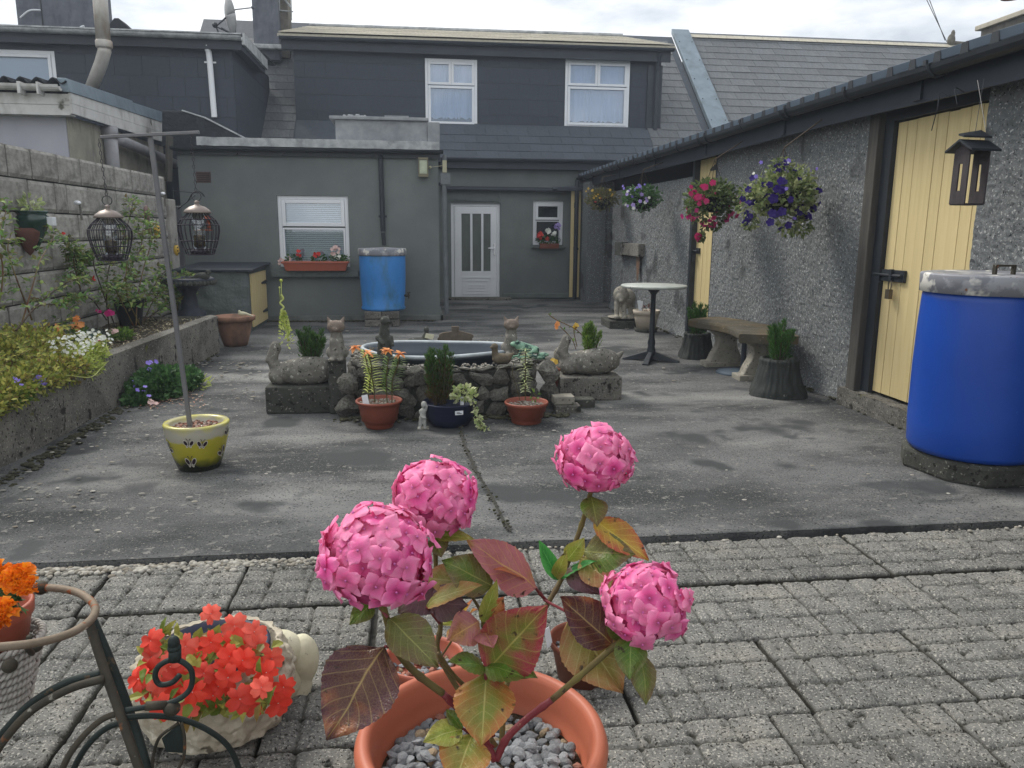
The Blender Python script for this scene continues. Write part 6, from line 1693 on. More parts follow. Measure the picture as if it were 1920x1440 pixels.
# ================================================================== LEFT WALL PLANTS AND ORNAMENTS
def rose(base, paths, label, seed, lf=.055, dens=3, fl=()):
    t = thing('rose_bush', label, 'rose bush', base); q = random.Random(seed); bl = MB()
    for pts in paths:
        p = spline(pts, 6); b = MB(); b.tube(p, [.007 - .0045 * i / len(p) for i in range(len(p))], 6); b.build('stem', m_redstem if q.random() < .5 else m_brownstem, t)
        for i in range(4, len(p)):
            for _ in range(dens):
                if q.random() < .25: continue
                d = rdir(q); d.z = abs(d.z) * .4; d.normalize(); o_ = p[i]; st = o_ + d * lf
                for k in range(3):
                    dd = (d + rdir(q) * .8).normalized(); bl.leaf(o_ + d * lf * (.4 + .45 * k), dd, V((0, 0, 1)) + rdir(q) * .5, lf * q.uniform(.7, 1.1), lf * .55, 0)
    bl.build('foliage', m_rosel, t)
    for kind, c_, n_, s_ in fl: bloom(kind, t, c_, s_ * 1.1, n_, s_, q, (0, -1, .5))
    return t
XB = -2.95
rose(WX(45, 700, XB), [[WX(x, y, XB + dx) for x, y, dx in P_] for P_ in ([(40, 610, .2), (60, 540, .2), (75, 490, .15), (95, 455, .1), (105, 430, 0)], [(60, 580, .2), (90, 555, .2), (125, 530, .15), (150, 522, .1)], [(30, 620, .3), (70, 575, .3), (110, 572, .25), (130, 580, .2)], [(-20, 620, .2), (0, 560, .2), (5, 500, .2), (-5, 450, .2), (10, 400, .1), (5, 375, .1)], [(60, 600, .1), (30, 520, .1), (15, 470, 0), (20, 440, 0)])],
     'straggly rose bush at the left edge with long bare arching stems', 1, .05, 2, [('red', WX(120, 435, XB), 2, .012)])
rose(WX(110, 690, XB), [[WX(x, y, XB) for x, y in P_] for P_ in ([(110, 690), (118, 640), (122, 600)], [(205, 620), (200, 560), (205, 500), (230, 450), (245, 400), (250, 375)], [(230, 620), (225, 570), (235, 520), (262, 470), (268, 430), (272, 400)], [(200, 600), (170, 560), (140, 560), (125, 568)], [(215, 610), (190, 540), (175, 490), (190, 470)])],
     'taller rose bush climbing the block wall behind the left bird feeder', 2, .055, 4, [('magenta', WX(205, 585, XB + .2), 5, .022), ('magenta', WX(186, 582, XB + .2), 3, .016), ('red', WX(175, 522, XB), 3, .014)])
rose(WX(262, 600, XB + .2), [[WX(x, y, XB + .2) for x, y in P_] for P_ in ([(255, 610), (258, 560), (270, 500), (285, 450), (282, 420)], [(262, 610), (240, 560), (236, 520), (240, 480)], [(265, 610), (290, 560), (310, 540), (340, 530), (358, 522)], [(265, 605), (300, 580), (330, 560), (352, 550)], [(258, 605), (275, 560), (300, 520), (318, 500)], [(250, 610), (225, 560), (215, 540)])],
     'bushy rose in the middle of the raised bed behind the feeder pole', 3, .06, 5, [('pale', WX(216, 640, XB + .3), 3, .018)])
rose(WX(350, 590, -2.75), [[WX(x, y, -2.75) for x, y in P_] for P_ in ([(330, 590), (335, 560), (340, 530), (350, 515)], [(335, 590), (355, 560), (368, 530), (380, 520)], [(330, 580), (318, 545), (322, 520)])],
     'leafy plant at the far end of the raised bed next to the urn', 4, .055, 5)
rose(WX(140, 520, XB - .1), [[WX(x, y, XB - .1) for x, y in P_] for P_ in ([(152, 560), (148, 520), (140, 480), (125, 450)], [(150, 540), (140, 500), (136, 470)], [(148, 520), (158, 490), (150, 470)])],
     'dark green climber on the block wall left of the left feeder', 5, .05, 7)
# massed bedding at the near end
def mound(name, label, pts, mt, L, W, n, seed, cat, fl=(), hz=.08):
    t = thing(name, label, cat, pts[0][0]); q = random.Random(seed); b = MB()
    for c_, r_ in pts:
        foliage(b, c_, r_, int(n * r_[0] * r_[1] * 60) + 60, L, W, q, .5, shell=.4)
    b.build('foliage', mt, t)
    for kind, c_, R_, n_, s_ in fl:
        bloom(kind, t, c_, R_, n_, s_, q, (.3, -.6, .9))
    return t
q = random.Random(31)
mound('sedum_clump', 'spreading yellow green sedum spilling over the near end of the raised bed', [(V((-2.68, y, .47 + q.uniform(-.02, .07))), (q.uniform(.16, .30), q.uniform(.10, .17), q.uniform(.08, .19))) for y in np.arange(3.9, 5.9, .2)] + [(V((-2.36, y, .40 + q.uniform(-.03, .03))), (.12, .13, .11)) for y in np.arange(4.0, 5.6, .15)], m_yelgreen, .034, .021, 380, 1, 'plant')
# rosettes on the sedum
sed = thing('sedum_rosettes', 'pale yellow sedum rosettes with reddish stems above the clump at the left edge', 'plant', (-2.7, 4.8, .5))
ros = MB()
for k in range(12):
    a = k * 2.4; ros.leaf((0, 0, 0), (math.cos(a), math.sin(a), .35 + k * .06), (0, 0, 1), 1 - k * .05, .5, 0, .1, .2)
rme = mesh_of(ros, 'rosette', m_yelgreen)
for k in range(240):
    y = q.uniform(3.9, 6.2); x = q.uniform(-2.98, -2.30); z = .54 + q.uniform(-.04, .14) - .12 * max(0, x + 2.5) * 3
    inst(rme, 'rosette', sed, (x, y, z), (V((.3, -.4, 1)) + rdir(q) * .5).to_track_quat('Z', 'Y'), q.uniform(.022, .042))
b = MB()
for k in range(60):
    y = q.uniform(4, 6.2); x = q.uniform(-2.9, -2.4); b.tube([(x, y, .38), (x + q.uniform(-.04, .04), y, .46), (x + q.uniform(-.08, .08), y + q.uniform(-.05, .05), .56)], .002, 4)
b.build('stem', m_redstem, sed)
mound('candytuft', 'clump of small white flower heads hanging over the edge of the raised bed', [(V((-2.45, 5.65, .43)), (.17, .17, .09)), (V((-2.40, 5.9, .44)), (.15, .16, .08)), (V((-2.36, 5.75, .37)), (.10, .2, .08))], m_lime, .035, .014, 700, 3, 'plant',
      [('white', V((-2.40 + .03 * (k % 3), 5.42 + .055 * k, .535 + .012 * (k % 2))), .075, 17, .011) for k in range(12)])
mound('campanula', 'blue campanula at the foot of the bed at the left edge', [(V((-2.34, 4.75, .38)), (.07, .25, .05))], m_green, .03, .02, 400, 4, 'plant', [('violet', WX(72, 716, -2.3), .03, 9, .018), ('violet', WX(30, 720, -2.3), .03, 6, .014)])
mound('orange_alstroemeria', 'small orange bloom standing among blue green blades in the raised bed', [(WX(150, 625, -2.75), (.05, .05, .05))], m_green, .05, .015, 400, 5, 'plant', [('peach', WX(147, 608, -2.75), .045, 9, .03), ('peach', WX(106, 618, -2.8), .03, 5, .02), ('yel', WX(108, 622, -2.8), .02, 4, .02)])
bl = MB()
for k in range(110):
    p = WX(172, 655, -2.8) + V((q.gauss(0, .05), q.gauss(0, .10), -.02)); bl.leaf(p, V((q.uniform(-.4, .4), q.uniform(-.4, .4), 1)), rdir(q), q.uniform(.14, .24), .008, 0, .5, .05)
t = thing('blue_grass', 'tuft of blue green blades behind the white flowers in the raised bed', 'plant', WX(172, 655, -2.8)); bl.build('foliage', m_blueflax, t)
mound('red_white_bloom', 'little group of white and crimson flowers beside the white clump', [(WX(186, 652, -2.55), (.05, .08, .04))], m_green, .04, .02, 600, 6, 'plant', [('white', WX(184, 638, -2.55), .045, 8, .022), ('magenta', WX(188, 650, -2.5), .05, 12, .014)])
mound('small_bedding', 'low green bedding plant with one pale pink flower on the bare soil', [(WX(228, 628, -2.6), (.09, .14, .05))], m_green, .04, .016, 500, 7, 'plant', [('pale', WX(214, 622, -2.6), .02, 4, .02)])
# grassy stalk looping over the edge
b = MB(); b.tube(spline([WX(95, 703, -2.35), WX(130, 704, -2.25), WX(170, 707, -2.22), WX(190, 690, -2.25), WX(205, 675, -2.3)], 6), .003, 5); tag(b.build('dry_stalk', m_lime), 'long dry stalk looping over the edge of the raised bed', 'stalk')
# creeping campanula on the ground against the bed
gp = mound('ground_campanula', 'dense dark green plant with violet flowers growing at the foot of the raised bed', [(G(300, 745) + V((0, 0, .10)), (.20, .25, .15)), (G(280, 750) + V((.0, -.05, .08)), (.16, .16, .11)), (G(335, 735) + V((-.03, .1, .08)), (.18, .3, .10)), (G(258, 760) + V((.0, 0, .04)), (.09, .1, .07))], m_dkgreen, .045, .036, 750, 8, 'plant',
           [('violet', G(300, 745) + V((-.02, -.05, .27)), .04, 4, .020), ('violet', G(283, 757) + V((0, -.12, .12)), .05, 6, .018), ('violet', G(262, 752) + V((0, -.1, .14)), .04, 3, .015), ('pale', G(293, 760) + V((.02, -.1, .05)), .03, 3, .022)])
b = MB(); foliage(b, G(362, 735) + V((0, .2, .03)), (.08, .3, .05), 90, .05, .014, q); t = thing('yellow_weed', 'thin yellow green weeds at the edge of the violet-flowered ground plant', 'plant', G(362, 735)); b.build('foliage', m_lime, t)
b = MB()
for k in range(120):
    p = G(265 + q.uniform(0, 120), 770 - q.uniform(0, 30)) ; b.leaf(p + V((0, 0, .022)), V((q.uniform(-1, 1), q.uniform(-1, 1), .05)), (0, 0, 1), q.uniform(.015, .035), .014, 0)
stuff(b.build('fallen_petals', mat('fallen_petals', '8a5a50', irand=['6a3a34', 'a8806c', 'c8b090', '553430'], rough=.8)), 'fallen brown petals on the ground beside the raised bed')
# wall pot
wpp = thing('wall_pot', 'green glazed half pot fixed to the block wall with a small pale plant', 'wall pot', (-3.1, 7.0, 1.3))
b = MB(); cc = WX(60, 402, -3.12)
b.lathe([(.0, -.30), (.02, -.28), (.06, -.20), (.10, -.12), (.125, -.06), (.125, -.02), (.10, .0), (.125, .02), (.12, .03), (.09, .02), (0, .01)], cc, 24); b.build('glazed_pot', mat('dark_green_glaze', '1f4036', '16302a', scale=9, rough=.15, coat=.6), wpp, smooth=True)
b = MB(); b.lathe([(.0, -.325), (.03, -.29), (.085, -.19), (.11, -.13), (.10, -.10), (0, -.1)], cc + V((-.035, -.03, -.01)), 20); b.build('bare_clay', mat('bare_clay', '6a4a42', '573b35', scale=12, rough=.9), wpp, smooth=True)
b = MB(); foliage(b, cc + V((.0, 0, .08)), (.07, .1, .07), 60, .05, .025, q, .8); b.build('foliage', m_varieg, wpp)
b = MB(); b.box(cc.x + .12, cc.x + .17, cc.y - .03, cc.y + .03, cc.z - .09, cc.z - .02); b.build('white_socket', m_upvc, wpp, bevel=.004)
for k, (x, y, lab) in enumerate(((145, 380, 'small white hooked wall light left of the left feeder'), (305, 363, 'small white round wall light right of the feeder pole'), (390, 363, 'small white hooked light at the corner of the block wall'))):
    p = WX(x, y, -3.12) if k < 2 else WX(x, y, -3.0)
    t = thing('hook_light', lab, 'light', p); b = MB(); b.ball(p, (.035, .03, .02), 10, 6); b.ball(p + V((.02, -.03, -.005)), (.02, .025, .014), 8, 5); b.build('shade', m_upvc, t, smooth=True)
    b = MB(); b.tube([p + V((.01, .02, 0)), p + V((.012, .03, -.10)), p + V((.012, .03, -.16))], .010, 6); b.build('stake', m_statue, t)
def ladybird(px_, py_, X, s, lab):
    p = WX(px_, py_, X); t = thing('ladybird_ornament', lab, 'ornament', p); b = MB(); b.ball(p, (.035 * s, .05 * s, .07 * s), 14, 10); b.build('body', mat('yellow_ceramic', 'c9a94e', 'b8963c', scale=9, rough=.3), t, smooth=True)
    b = MB()
    for (dy, dz) in ((-.3, .5), (.3, .2), (-.35, -.1), (.3, -.45), (-.1, -.55)): b.ball(p + V((.028 * s, dy * .05 * s - .02 * s, dz * .07 * s)), (.010 * s, .008 * s, .009 * s), 7, 5)
    b.build('spots', m_black, t); b = MB(); b.ball(p + V((0, -.01, .075 * s)), .02 * s, 8, 6); b.build('head', m_statue, t)
    b = MB(); b.tube([p + V((0, 0, .08 * s)), p + V((0, 0, .14 * s))], .003, 4); b.build('string', m_black, t)
ladybird(295, 434, -2.95, 1.1, 'yellow spotted ladybird ornament hanging just left of the feeder pole')
ladybird(331, 469, -2.95, 1.0, 'lower yellow spotted ladybird ornament right of the feeder pole')
bo = WX(276, 410, -3.0); t = thing('shell_ornament', 'brownish pink leaf-shaped ornament hanging among the rose leaves', 'ornament', bo)
b = MB(); b.ball(bo + V((0, 0, .05)), (.03, .06, .10), 10, 8); b.ball(bo + V((0, 0, -.12)), (.03, .055, .05), 10, 8); b.build('ornament', mat('dusky_ceramic', '7d6562', '5f4a4a', scale=12, rough=.6), t, smooth=True)
br = thing('wall_bracket', 'black iron scroll bracket on the block wall holding a terracotta hanging feeder', 'bracket', WX(325, 400, -3.2))
b = MB(); b.tube([WX(324, 352, -3.19), WX(328, 402, -3.19)], .008, 5); b.tube([WX(324, 358, -3.19), WX(372, 362, -2.9)], .006, 5); b.tube(spline([WX(334, 392, -3.19), WX(352, 378, -3.0), WX(366, 366, -2.9)]), .006, 5); b.tube(spline([WX(352, 378, -3.0), WX(362, 362, -2.9), WX(375, 360, -2.85), WX(383, 368, -2.85)]), .008, 5); b.build('bracket_iron', m_black, br)
tf = thing('terracotta_feeder', 'orange terracotta hanging bird feeder behind the right cage feeder', 'bird feeder', WX(388, 420, -2.9)); p = WX(390, 412, -2.9)
b = MB(); b.lathe([(.10, 0), (.07, .03), (.04, .05), (0, .06)], p, 16); b.lathe([(.03, -.12), (.03, 0)], p, 10); b.lathe([(.12, -.155), (.13, -.14), (.03, -.13)], p + V((-.06, -.05, 0)), 16); b.build('feeder_body', mat('orange_terracotta', 'a85a3c', '8f4a32', scale=8, rough=.8), tf, smooth=True)
bpot = thing('black_pot', 'black nursery pot half hidden under the rose in the raised bed', 'pot', WX(245, 610, -2.85)); p = WX(245, 605, -2.85)
b = MB(); b.lathe([(.10, -.02), (.14, .22), (.15, .23), (.14, .24), (0, .22)], p, 20); b.build('pot', m_black, bpot, smooth=True)

# ================================================================== FOREGROUND: POTTED HYDRANGEA
def mpp(p):   # metres per photo pixel at a point
    return (V(p) - CAMPOS).dot(fw) / FPX
def hyd_mat(name, mid, edge, vein, patch=None, pat=.5):
    M = bpy.data.materials.new(name); M.use_nodes = True; N, L = M.node_tree.nodes, M.node_tree.links
    P = N['Principled BSDF']; P.inputs['Roughness'].default_value = .42; P.inputs['Specular IOR Level'].default_value = .45
    uv = N.new('ShaderNodeUVMap'); uv.uv_map = 'uv'; sp = N.new('ShaderNodeSeparateXYZ'); L.new(uv.outputs[0], sp.inputs[0])
    tc = N.new('ShaderNodeTexCoord')
    def m(op, a, b=None, c=None):
        n = N.new('ShaderNodeMath'); n.operation = op
        for i, x in enumerate((a, b, c)):
            if x is None: continue
            if isinstance(x, (int, float)): n.inputs[i].default_value = x
            else: L.new(x, n.inputs[i])
        return n.outputs[0]
    u, v = sp.outputs[0], m('ABSOLUTE', m('MULTIPLY_ADD', sp.outputs[1], 2, -1))
    nz = N.new('ShaderNodeTexNoise'); nz.inputs['Scale'].default_value = 26; nz.inputs['Detail'].default_value = 5; L.new(tc.outputs['Object'], nz.inputs[0])
    def mixc(f, a, b):
        n = N.new('ShaderNodeMix'); n.data_type = 'RGBA'
        L.new(f, n.inputs[0])
        for i, x in ((6, a), (7, b)):
            if isinstance(x, tuple): n.inputs[i].default_value = (*x, 1)
            else: L.new(x, n.inputs[i])
        return n.outputs[2]
    f1 = m('ADD', m('MULTIPLY', m('POWER', v, 1.6), .9), m('MULTIPLY', m('SUBTRACT', nz.outputs[0], .5), 1.9))
    f1 = m('ADD', f1, m('MULTIPLY', m('POWER', u, 3), .6))
    cl = N.new('ShaderNodeClamp'); L.new(f1, cl.inputs[0])
    c = mixc(cl.outputs[0], lin(mid), lin(edge))
    n2 = N.new('ShaderNodeTexNoise'); n2.inputs['Scale'].default_value = 11; L.new(tc.outputs['Object'], n2.inputs[0])
    if patch:
        r = N.new('ShaderNodeMapRange'); r.inputs[1].default_value = pat; r.inputs[2].default_value = pat + .12; L.new(n2.outputs[0], r.inputs[0])
        c = mixc(r.outputs[0], c, lin(patch))
    n5 = N.new('ShaderNodeTexNoise'); n5.inputs['Scale'].default_value = 48; n5.inputs['Detail'].default_value = 2; L.new(tc.outputs['Object'], n5.inputs[0])
    r5 = N.new('ShaderNodeMapRange'); r5.inputs[1].default_value = .66; r5.inputs[2].default_value = .74; L.new(n5.outputs[0], r5.inputs[0]); c = mixc(r5.outputs[0], c, lin('38241a'))
    wv = m('FRACT', m('SUBTRACT', m('MULTIPLY', u, 7.5), m('MULTIPLY', v, 1.9)))
    vm = m('SUBTRACT', 1, m('MULTIPLY', m('MINIMUM', wv, m('SUBTRACT', 1, wv)), 13))
    mr = m('SUBTRACT', 1, m('DIVIDE', v, .05))
    mk = m('MAXIMUM', m('MULTIPLY', m('MAXIMUM', vm, 0), .5), m('MINIMUM', m('MAXIMUM', mr, 0), 1))
    n3 = N.new('ShaderNodeTexVoronoi'); n3.feature = 'DISTANCE_TO_EDGE'; n3.inputs['Scale'].default_value = 170; L.new(tc.outputs['Object'], n3.inputs[0])
    cc = m('MULTIPLY', m('MAXIMUM', m('SUBTRACT', 1, m('MULTIPLY', n3.outputs[0], 14)), 0), .22)
    c = mixc(m('MAXIMUM', mk, cc), c, lin(vein))
    L.new(c, P.inputs['Base Color'])
    bm = N.new('ShaderNodeBump'); bm.inputs['Strength'].default_value = .7; bm.inputs['Distance'].default_value = .002; L.new(n3.outputs[0], bm.inputs['Height']); L.new(bm.outputs[0], P.inputs['Normal'])
    tr = N.new('ShaderNodeBsdfTranslucent'); L.new(c, tr.inputs[0]); ms = N.new('ShaderNodeMixShader'); ms.inputs[0].default_value = .25
    L.new(P.outputs[0], ms.inputs[1]); L.new(tr.outputs[0], ms.inputs[2]); L.new(ms.outputs[0], N['Material Output'].inputs[0])
    return M
HM = dict(brown=hyd_mat('brown_hydrangea_leaf', '5a3a2e', '4a2430', 'a08a58', '8a5230', .55), olive=hyd_mat('olive_hydrangea_leaf', '6a7038', '6e5a3c', 'a0a05c', '5f7a2c', .5),
          red=hyd_mat('red_green_hydrangea_leaf', '747a34', '9a3440', 'b0a45c', 'a84450', .57), green=hyd_mat('green_hydrangea_leaf', '587c28', '6a6a38', '94a858', '6f5a40', .62),
          centre=hyd_mat('yellowing_hydrangea_leaf', '7c8434', 'b2713a', 'b8b06a', 'a02c38', .60), pink=hyd_mat('pinkish_hydrangea_leaf', 'a8696a', 'b06a70', 'c9a060', 'a8803c', .54),
          gold=hyd_mat('golden_hydrangea_leaf', 'b89a34', 'b0503a', 'd8c85c', 'a87a30', .55), tan=hyd_mat('tan_hydrangea_leaf', '94904a', 'a8784c', 'c4bc80', 'b0684c', .58),
          purple=hyd_mat('purple_hydrangea_leaf', '705058', '5c4048', '8c6c6c', '6c5c4c', .55), orange=hyd_mat('orange_hydrangea_leaf', 'a8703c', 'b05a3c', 'c0a060', '7c7a3c', .6),
          vivid=hyd_mat('vivid_green_hydrangea_leaf', '2f7a38', '4c9a4c', '6ab060'), lime=hyd_mat('lime_hydrangea_leaf', '8a9a38', '9a9448', 'c0c478', 'a87c5c', .62))
def hyd_leaf(parent, Bp, Tp, Wm, nrm, mt, fold=.2, curl=.25, seed=0, cup=0, name='leaf', label=None):
    Bp, Tp = V(Bp), V(Tp); d = Tp - Bp; Lm = d.length; d.normalize(); n = V(nrm); sd_ = d.cross(n).normalized(); n = sd_.cross(d).normalized()
    NU, NV = 34, 12; me = bpy.data.meshes.new('leaf'); vs, uvs = [], []
    for i in range(NU + 1):
        u = i / NU
        w = (math.sin(math.pi * min(1, u ** .78)) ** .75) * (1 - .35 * u ** 3) if 0 < u < 1 else 0
        if u > .85: w *= 1 - .25 * ((u - .85) / .15)
        tooth = .085 * (1 if i % 2 else -.6) if .05 < u < .97 else 0
        for j in range(NV + 1):
            v = j / NV * 2 - 1; e = abs(v) ** 6
            ww = Wm * .5 * w * (v + math.copysign(tooth * e, v))
            x = u * Lm + .12 * Wm * (v * v) * (1 - u) * .5
            z = fold * abs(ww) * (1.3 - .6 * abs(v)) - curl * Lm * (u - .15) ** 2 + curl * Lm * (.85 ** 2) * u * .0
            z += cup * Wm * v * v * w
            z += .017 * Wm * math.cos(2 * math.pi * (u * 7.5 - abs(v) * 1.9)) * (abs(v) ** .5) * min(1, w)
            z += .13 * Wm * noise.noise(V((u * 2.1, v * 1.2, seed * 3.3))) + .03 * Wm * noise.noise(V((u * 7, v * 4, seed * 1.3)))
            z += curl * Lm * .7225 * (u if u > .98 else u)
            vs.append(Bp + d * x + sd_ * ww + n * z); uvs.append((u, j / NV))
    o0 = wloc(parent)
    fs = [(i * (NV + 1) + j, (i + 1) * (NV + 1) + j, (i + 1) * (NV + 1) + j + 1, i * (NV + 1) + j + 1) for i in range(NU) for j in range(NV)]
    me.from_pydata([tuple(v - o0) for v in vs], [], fs); ul = me.uv_layers.new(name='uv')
    for p in me.polygons:
        for li_, vi in zip(p.loop_indices, p.vertices): ul.data[li_].uv = uvs[vi]
    me.polygons.foreach_set('use_smooth', [True] * len(me.polygons)); me.materials.append(mt)
    o = bpy.data.objects.new(name, me); COL.objects.link(o); o.parent = parent
    if label: o['label'] = label
    return o
hy = thing('potted_hydrangea', 'large terracotta pot of pink mophead hydrangea with browning leaves in grey gravel', 'potted plant', (.12, 1.49, 0))
HC = V((.125, 1.49, 0))
b = MB(); b.lathe([(.17, 0), (.18, .01), (.215, .12), (.236, .22), (.242, .225), (.262, .228), (.272, .24), (.274, .262), (.268, .278), (.256, .285), (.246, .282), (.238, .268), (.232, .22), (.222, .16), (0, .15)], HC, 96)
b.build('pot', mat('warm_terracotta', 'b5674c', 'ac6048', scale=5, rough=.5, bump=.12, bscale=60, spec=.4), hy, smooth=True)
gv = [rock_mesh('gravel_stone', 40 + s, m, .75, 2, .25) for s, m in enumerate((m_gravel, m_gravel, m_gravel, m_gravel, m_gravelbr, m_gravel, m_gravel, m_gravel))]
gr_ = [rock_mesh('gravel_stone', 60 + s, m_gravelred, .75, 1, .25) for s in range(2)]
def gravel(parent, c, r, z, n, s0, s1, seed, reds=0):
    q = random.Random(seed); pts = []
    for k in range(n):
        for tr_ in range(25):
            a = q.uniform(0, 6.283); rr_ = r * math.sqrt(q.random()); p = (c.x + rr_ * math.cos(a), c.y + rr_ * math.sin(a))
            md = min([(p[0] - o[0]) ** 2 + (p[1] - o[1]) ** 2 for o in pts] or [1])
            if md > (s0 * 1.45) ** 2: break
        pts.append(p); s = q.uniform(s0, s1)
        lift = .0 if md > (s0 * 1.3) ** 2 else s0 * .9
        me = q.choice(gr_) if q.random() < reds else q.choice(gv)
        R_ = Matrix.Rotation(q.uniform(0, 6.3), 3, 'Z') @ Matrix.Rotation(q.uniform(-.6, .6), 3, 'X') @ Matrix.Rotation(q.uniform(-.6, .6), 3, 'Y')
        inst(me, 'gravel_stone', parent, (p[0], p[1], z + lift), R_, (s * q.uniform(1, 1.35), s * q.uniform(.8, 1.05), s * q.uniform(.75, 1)))
gravel(hy, HC, .212, .188, 300, .0115, .019, 3, .03)
b = MB(); b.lathe([(.225, .178), (0, .18)], HC, 40); b.build('soil', m_soil, hy)
# flower heads
b = MB(); fl_me = []
def floret(seed):
    q = random.Random(seed); b = MB()
    for k in range(4):
        a0 = k * math.pi / 2 + q.uniform(-.1, .1); Lp = q.uniform(.88, 1.06); Wp = q.uniform(.84, .98); tip = q.uniform(-.38, -.05); tl = q.uniform(.02, .30); rl = q.uniform(-.16, .16); zz = .04 * (k % 2)
        def f(u, v):
            vv = v * 2 - 1; w = Wp * .52 * (math.sin(math.pi * min(1, (u * .86 + .06))) ** .72)
            x = u * Lp * (1 - .14 * vv * vv * u) + (.04 if abs(vv) < .2 and u > .95 else 0); y = w * vv
            z = tl * u + tip * u * u - .16 * vv * vv * u + rl * y + .05 * math.sin(3.5 * vv + seed + k + u * 3) * u + zz
            return (x * math.cos(a0) - y * math.sin(a0), x * math.sin(a0) + y * math.cos(a0), z)
        b.surf(f, 8, 8)
    b.ball((0, 0, .06), .075, 8, 6, 1)
    for k in range(5): a = k * 1.257; b.tube([(0, 0, .06), (.09 * math.cos(a), .09 * math.sin(a), .17)], .009, 4, 1)
    return b
def pet_mat(name, cin, cout, alt):
    M = bpy.data.materials.new(name); M.use_nodes = True; N, L = M.node_tree.nodes, M.node_tree.links; P = N['Principled BSDF']
    P.inputs['Roughness'].default_value = .55; P.inputs['Specular IOR Level'].default_value = .3
    tc = N.new('ShaderNodeTexCoord'); mpn = N.new('ShaderNodeVectorMath'); mpn.operation = 'MULTIPLY'; mpn.inputs[1].default_value = (1, 1, 0); L.new(tc.outputs['Object'], mpn.inputs[0])
    ln2 = N.new('ShaderNodeVectorMath'); ln2.operation = 'LENGTH'; L.new(mpn.outputs[0], ln2.inputs[0])
    rp = N.new('ShaderNodeValToRGB'); L.new(ln2.outputs['Value'], rp.inputs[0]); rp.color_ramp.elements[0].color = (*lin(cin), 1); rp.color_ramp.elements[1].color = (*lin(cout), 1); rp.color_ramp.elements[1].position = .98; rp.color_ramp.elements[0].position = .04; em_ = rp.color_ramp.elements.new(.42); em_.color = (*lin(alt), 1)
    nz = N.new('ShaderNodeTexNoise'); nz.inputs['Scale'].default_value = 1.6; L.new(tc.outputs['Object'], nz.inputs[0])
    oi = N.new('ShaderNodeObjectInfo'); mu = N.new('ShaderNodeMath'); mu.operation = 'MULTIPLY'; L.new(oi.outputs['Random'], mu.inputs[0]); mu.inputs[1].default_value = .38
    mx = N.new('ShaderNodeMix'); mx.data_type = 'RGBA'; L.new(mu.outputs[0], mx.inputs[0]); L.new(rp.outputs[0], mx.inputs[6]); mx.inputs[7].default_value = (*lin('f5b8c8'), 1)
    L.new(mx.outputs[2], P.inputs['Base Color'])
    nb_ = N.new('ShaderNodeTexNoise'); nb_.inputs['Scale'].default_value = 7; nb_.inputs['Detail'].default_value = 3; L.new(tc.outputs['Object'], nb_.inputs[0])
    bm = N.new('ShaderNodeBump'); bm.inputs['Strength'].default_value = .15; bm.inputs['Distance'].default_value = .05; L.new(nb_.outputs[0], bm.inputs['Height']); L.new(bm.outputs[0], P.inputs['Normal'])
    tr = N.new('ShaderNodeBsdfTranslucent'); L.new(mx.outputs[2], tr.inputs[0]); ms = N.new('ShaderNodeMixShader'); ms.inputs[0].default_value = .3
    L.new(P.outputs[0], ms.inputs[1]); L.new(tr.outputs[0], ms.inputs[2]); L.new(ms.outputs[0], N['Material Output'].inputs[0])
    return M
m_pet = pet_mat('hydrangea_petal', 'b41f68', 'ff9aca', 'ee5ca8'); m_eye = mat('floret_eye', 'c24a9a', 'd88ac0', scale=9, rough=.6)
fls = [mesh_of(floret(s), 'floret', [m_pet, m_eye], True) for s in range(9)]
def head(c, R_, n, seed, squash=.92, size=.30):
    c = V(c); q = random.Random(seed)
    h = thing('flower_head', None, None, c); h.parent = hy; h.location = c - wloc(hy)
    b = MB(); b.ball(c - V((0, 0, R_ * .05)), R_ * .74, 20, 12); b.build('head_core', mat('inner_pedicels', 'b84a80', '9c3c68', scale=40, rough=.9), h, smooth=True)
    ga = math.pi * (3 - math.sqrt(5))
    for k in range(n):
        z = 1 - 1.72 * (k + .5) / n; rr_ = math.sqrt(max(0, 1 - z * z)); a = k * ga + q.uniform(-.12, .12)
        d = V((rr_ * math.cos(a), rr_ * math.sin(a), z * squash)); p = c + d * R_ * ((.79 if k % 2 else .90) + q.uniform(-.05, .05) + .13 * noise.noise(d * 1.3 + V((seed * 3.7, 0, 0))))
        dd = (d.normalized() + rdir(q) * .22).normalized()
        R__ = dd.to_track_quat('Z', 'Y').to_matrix() @ Matrix.Rotation(q.uniform(0, 6.3), 3, 'Z')
        inst(q.choice(fls), 'floret', h, p, R__, R_ * size * q.uniform(.82, 1.08))
    return c
hd = []
for (x, y, r_, Yd, n, sd_) in ((707, 1043, 113, 1.36, 104, 1), (816, 930, 84, 1.60, 74, 2), (1115, 862, 78, 1.66, 82, 3), (1210, 1130, 88, 1.42, 66, 4)):
    c_ = WY(x, y, Yd); hd.append(head(c_, r_ * mpp(c_), n, sd_, .90 if sd_ == 1 else .88, .300 if sd_ == 1 else .330))
def stem(parent, pts, r0, r1, mt, name='stem'):
    p = spline([WY(*q_) for q_ in pts], 6); b = MB(); nn = len(p)
    b.tube(p, [r0 + (r1 - r0) * i / nn + (.0016 if i % 11 == 5 else 0) for i in range(nn)], 10); b.build(name, mt, parent, smooth=True)
m_hstem = mat('hydrangea_stem', '6d2c34', '7a3238', scale=8, rough=.5, speck=[('9a7060', 120, .66)]); m_hstem2 = mat('greenish_hydrangea_stem', '6d6434', '5a4a34', scale=12, rough=.6, speck=[('3a2a24', 60, .64)])
stem(hy, [(928, 1425, 1.40), (905, 1385, 1.41), (870, 1340, 1.42), (830, 1300, 1.42)], .0085, .0072, m_hstem)
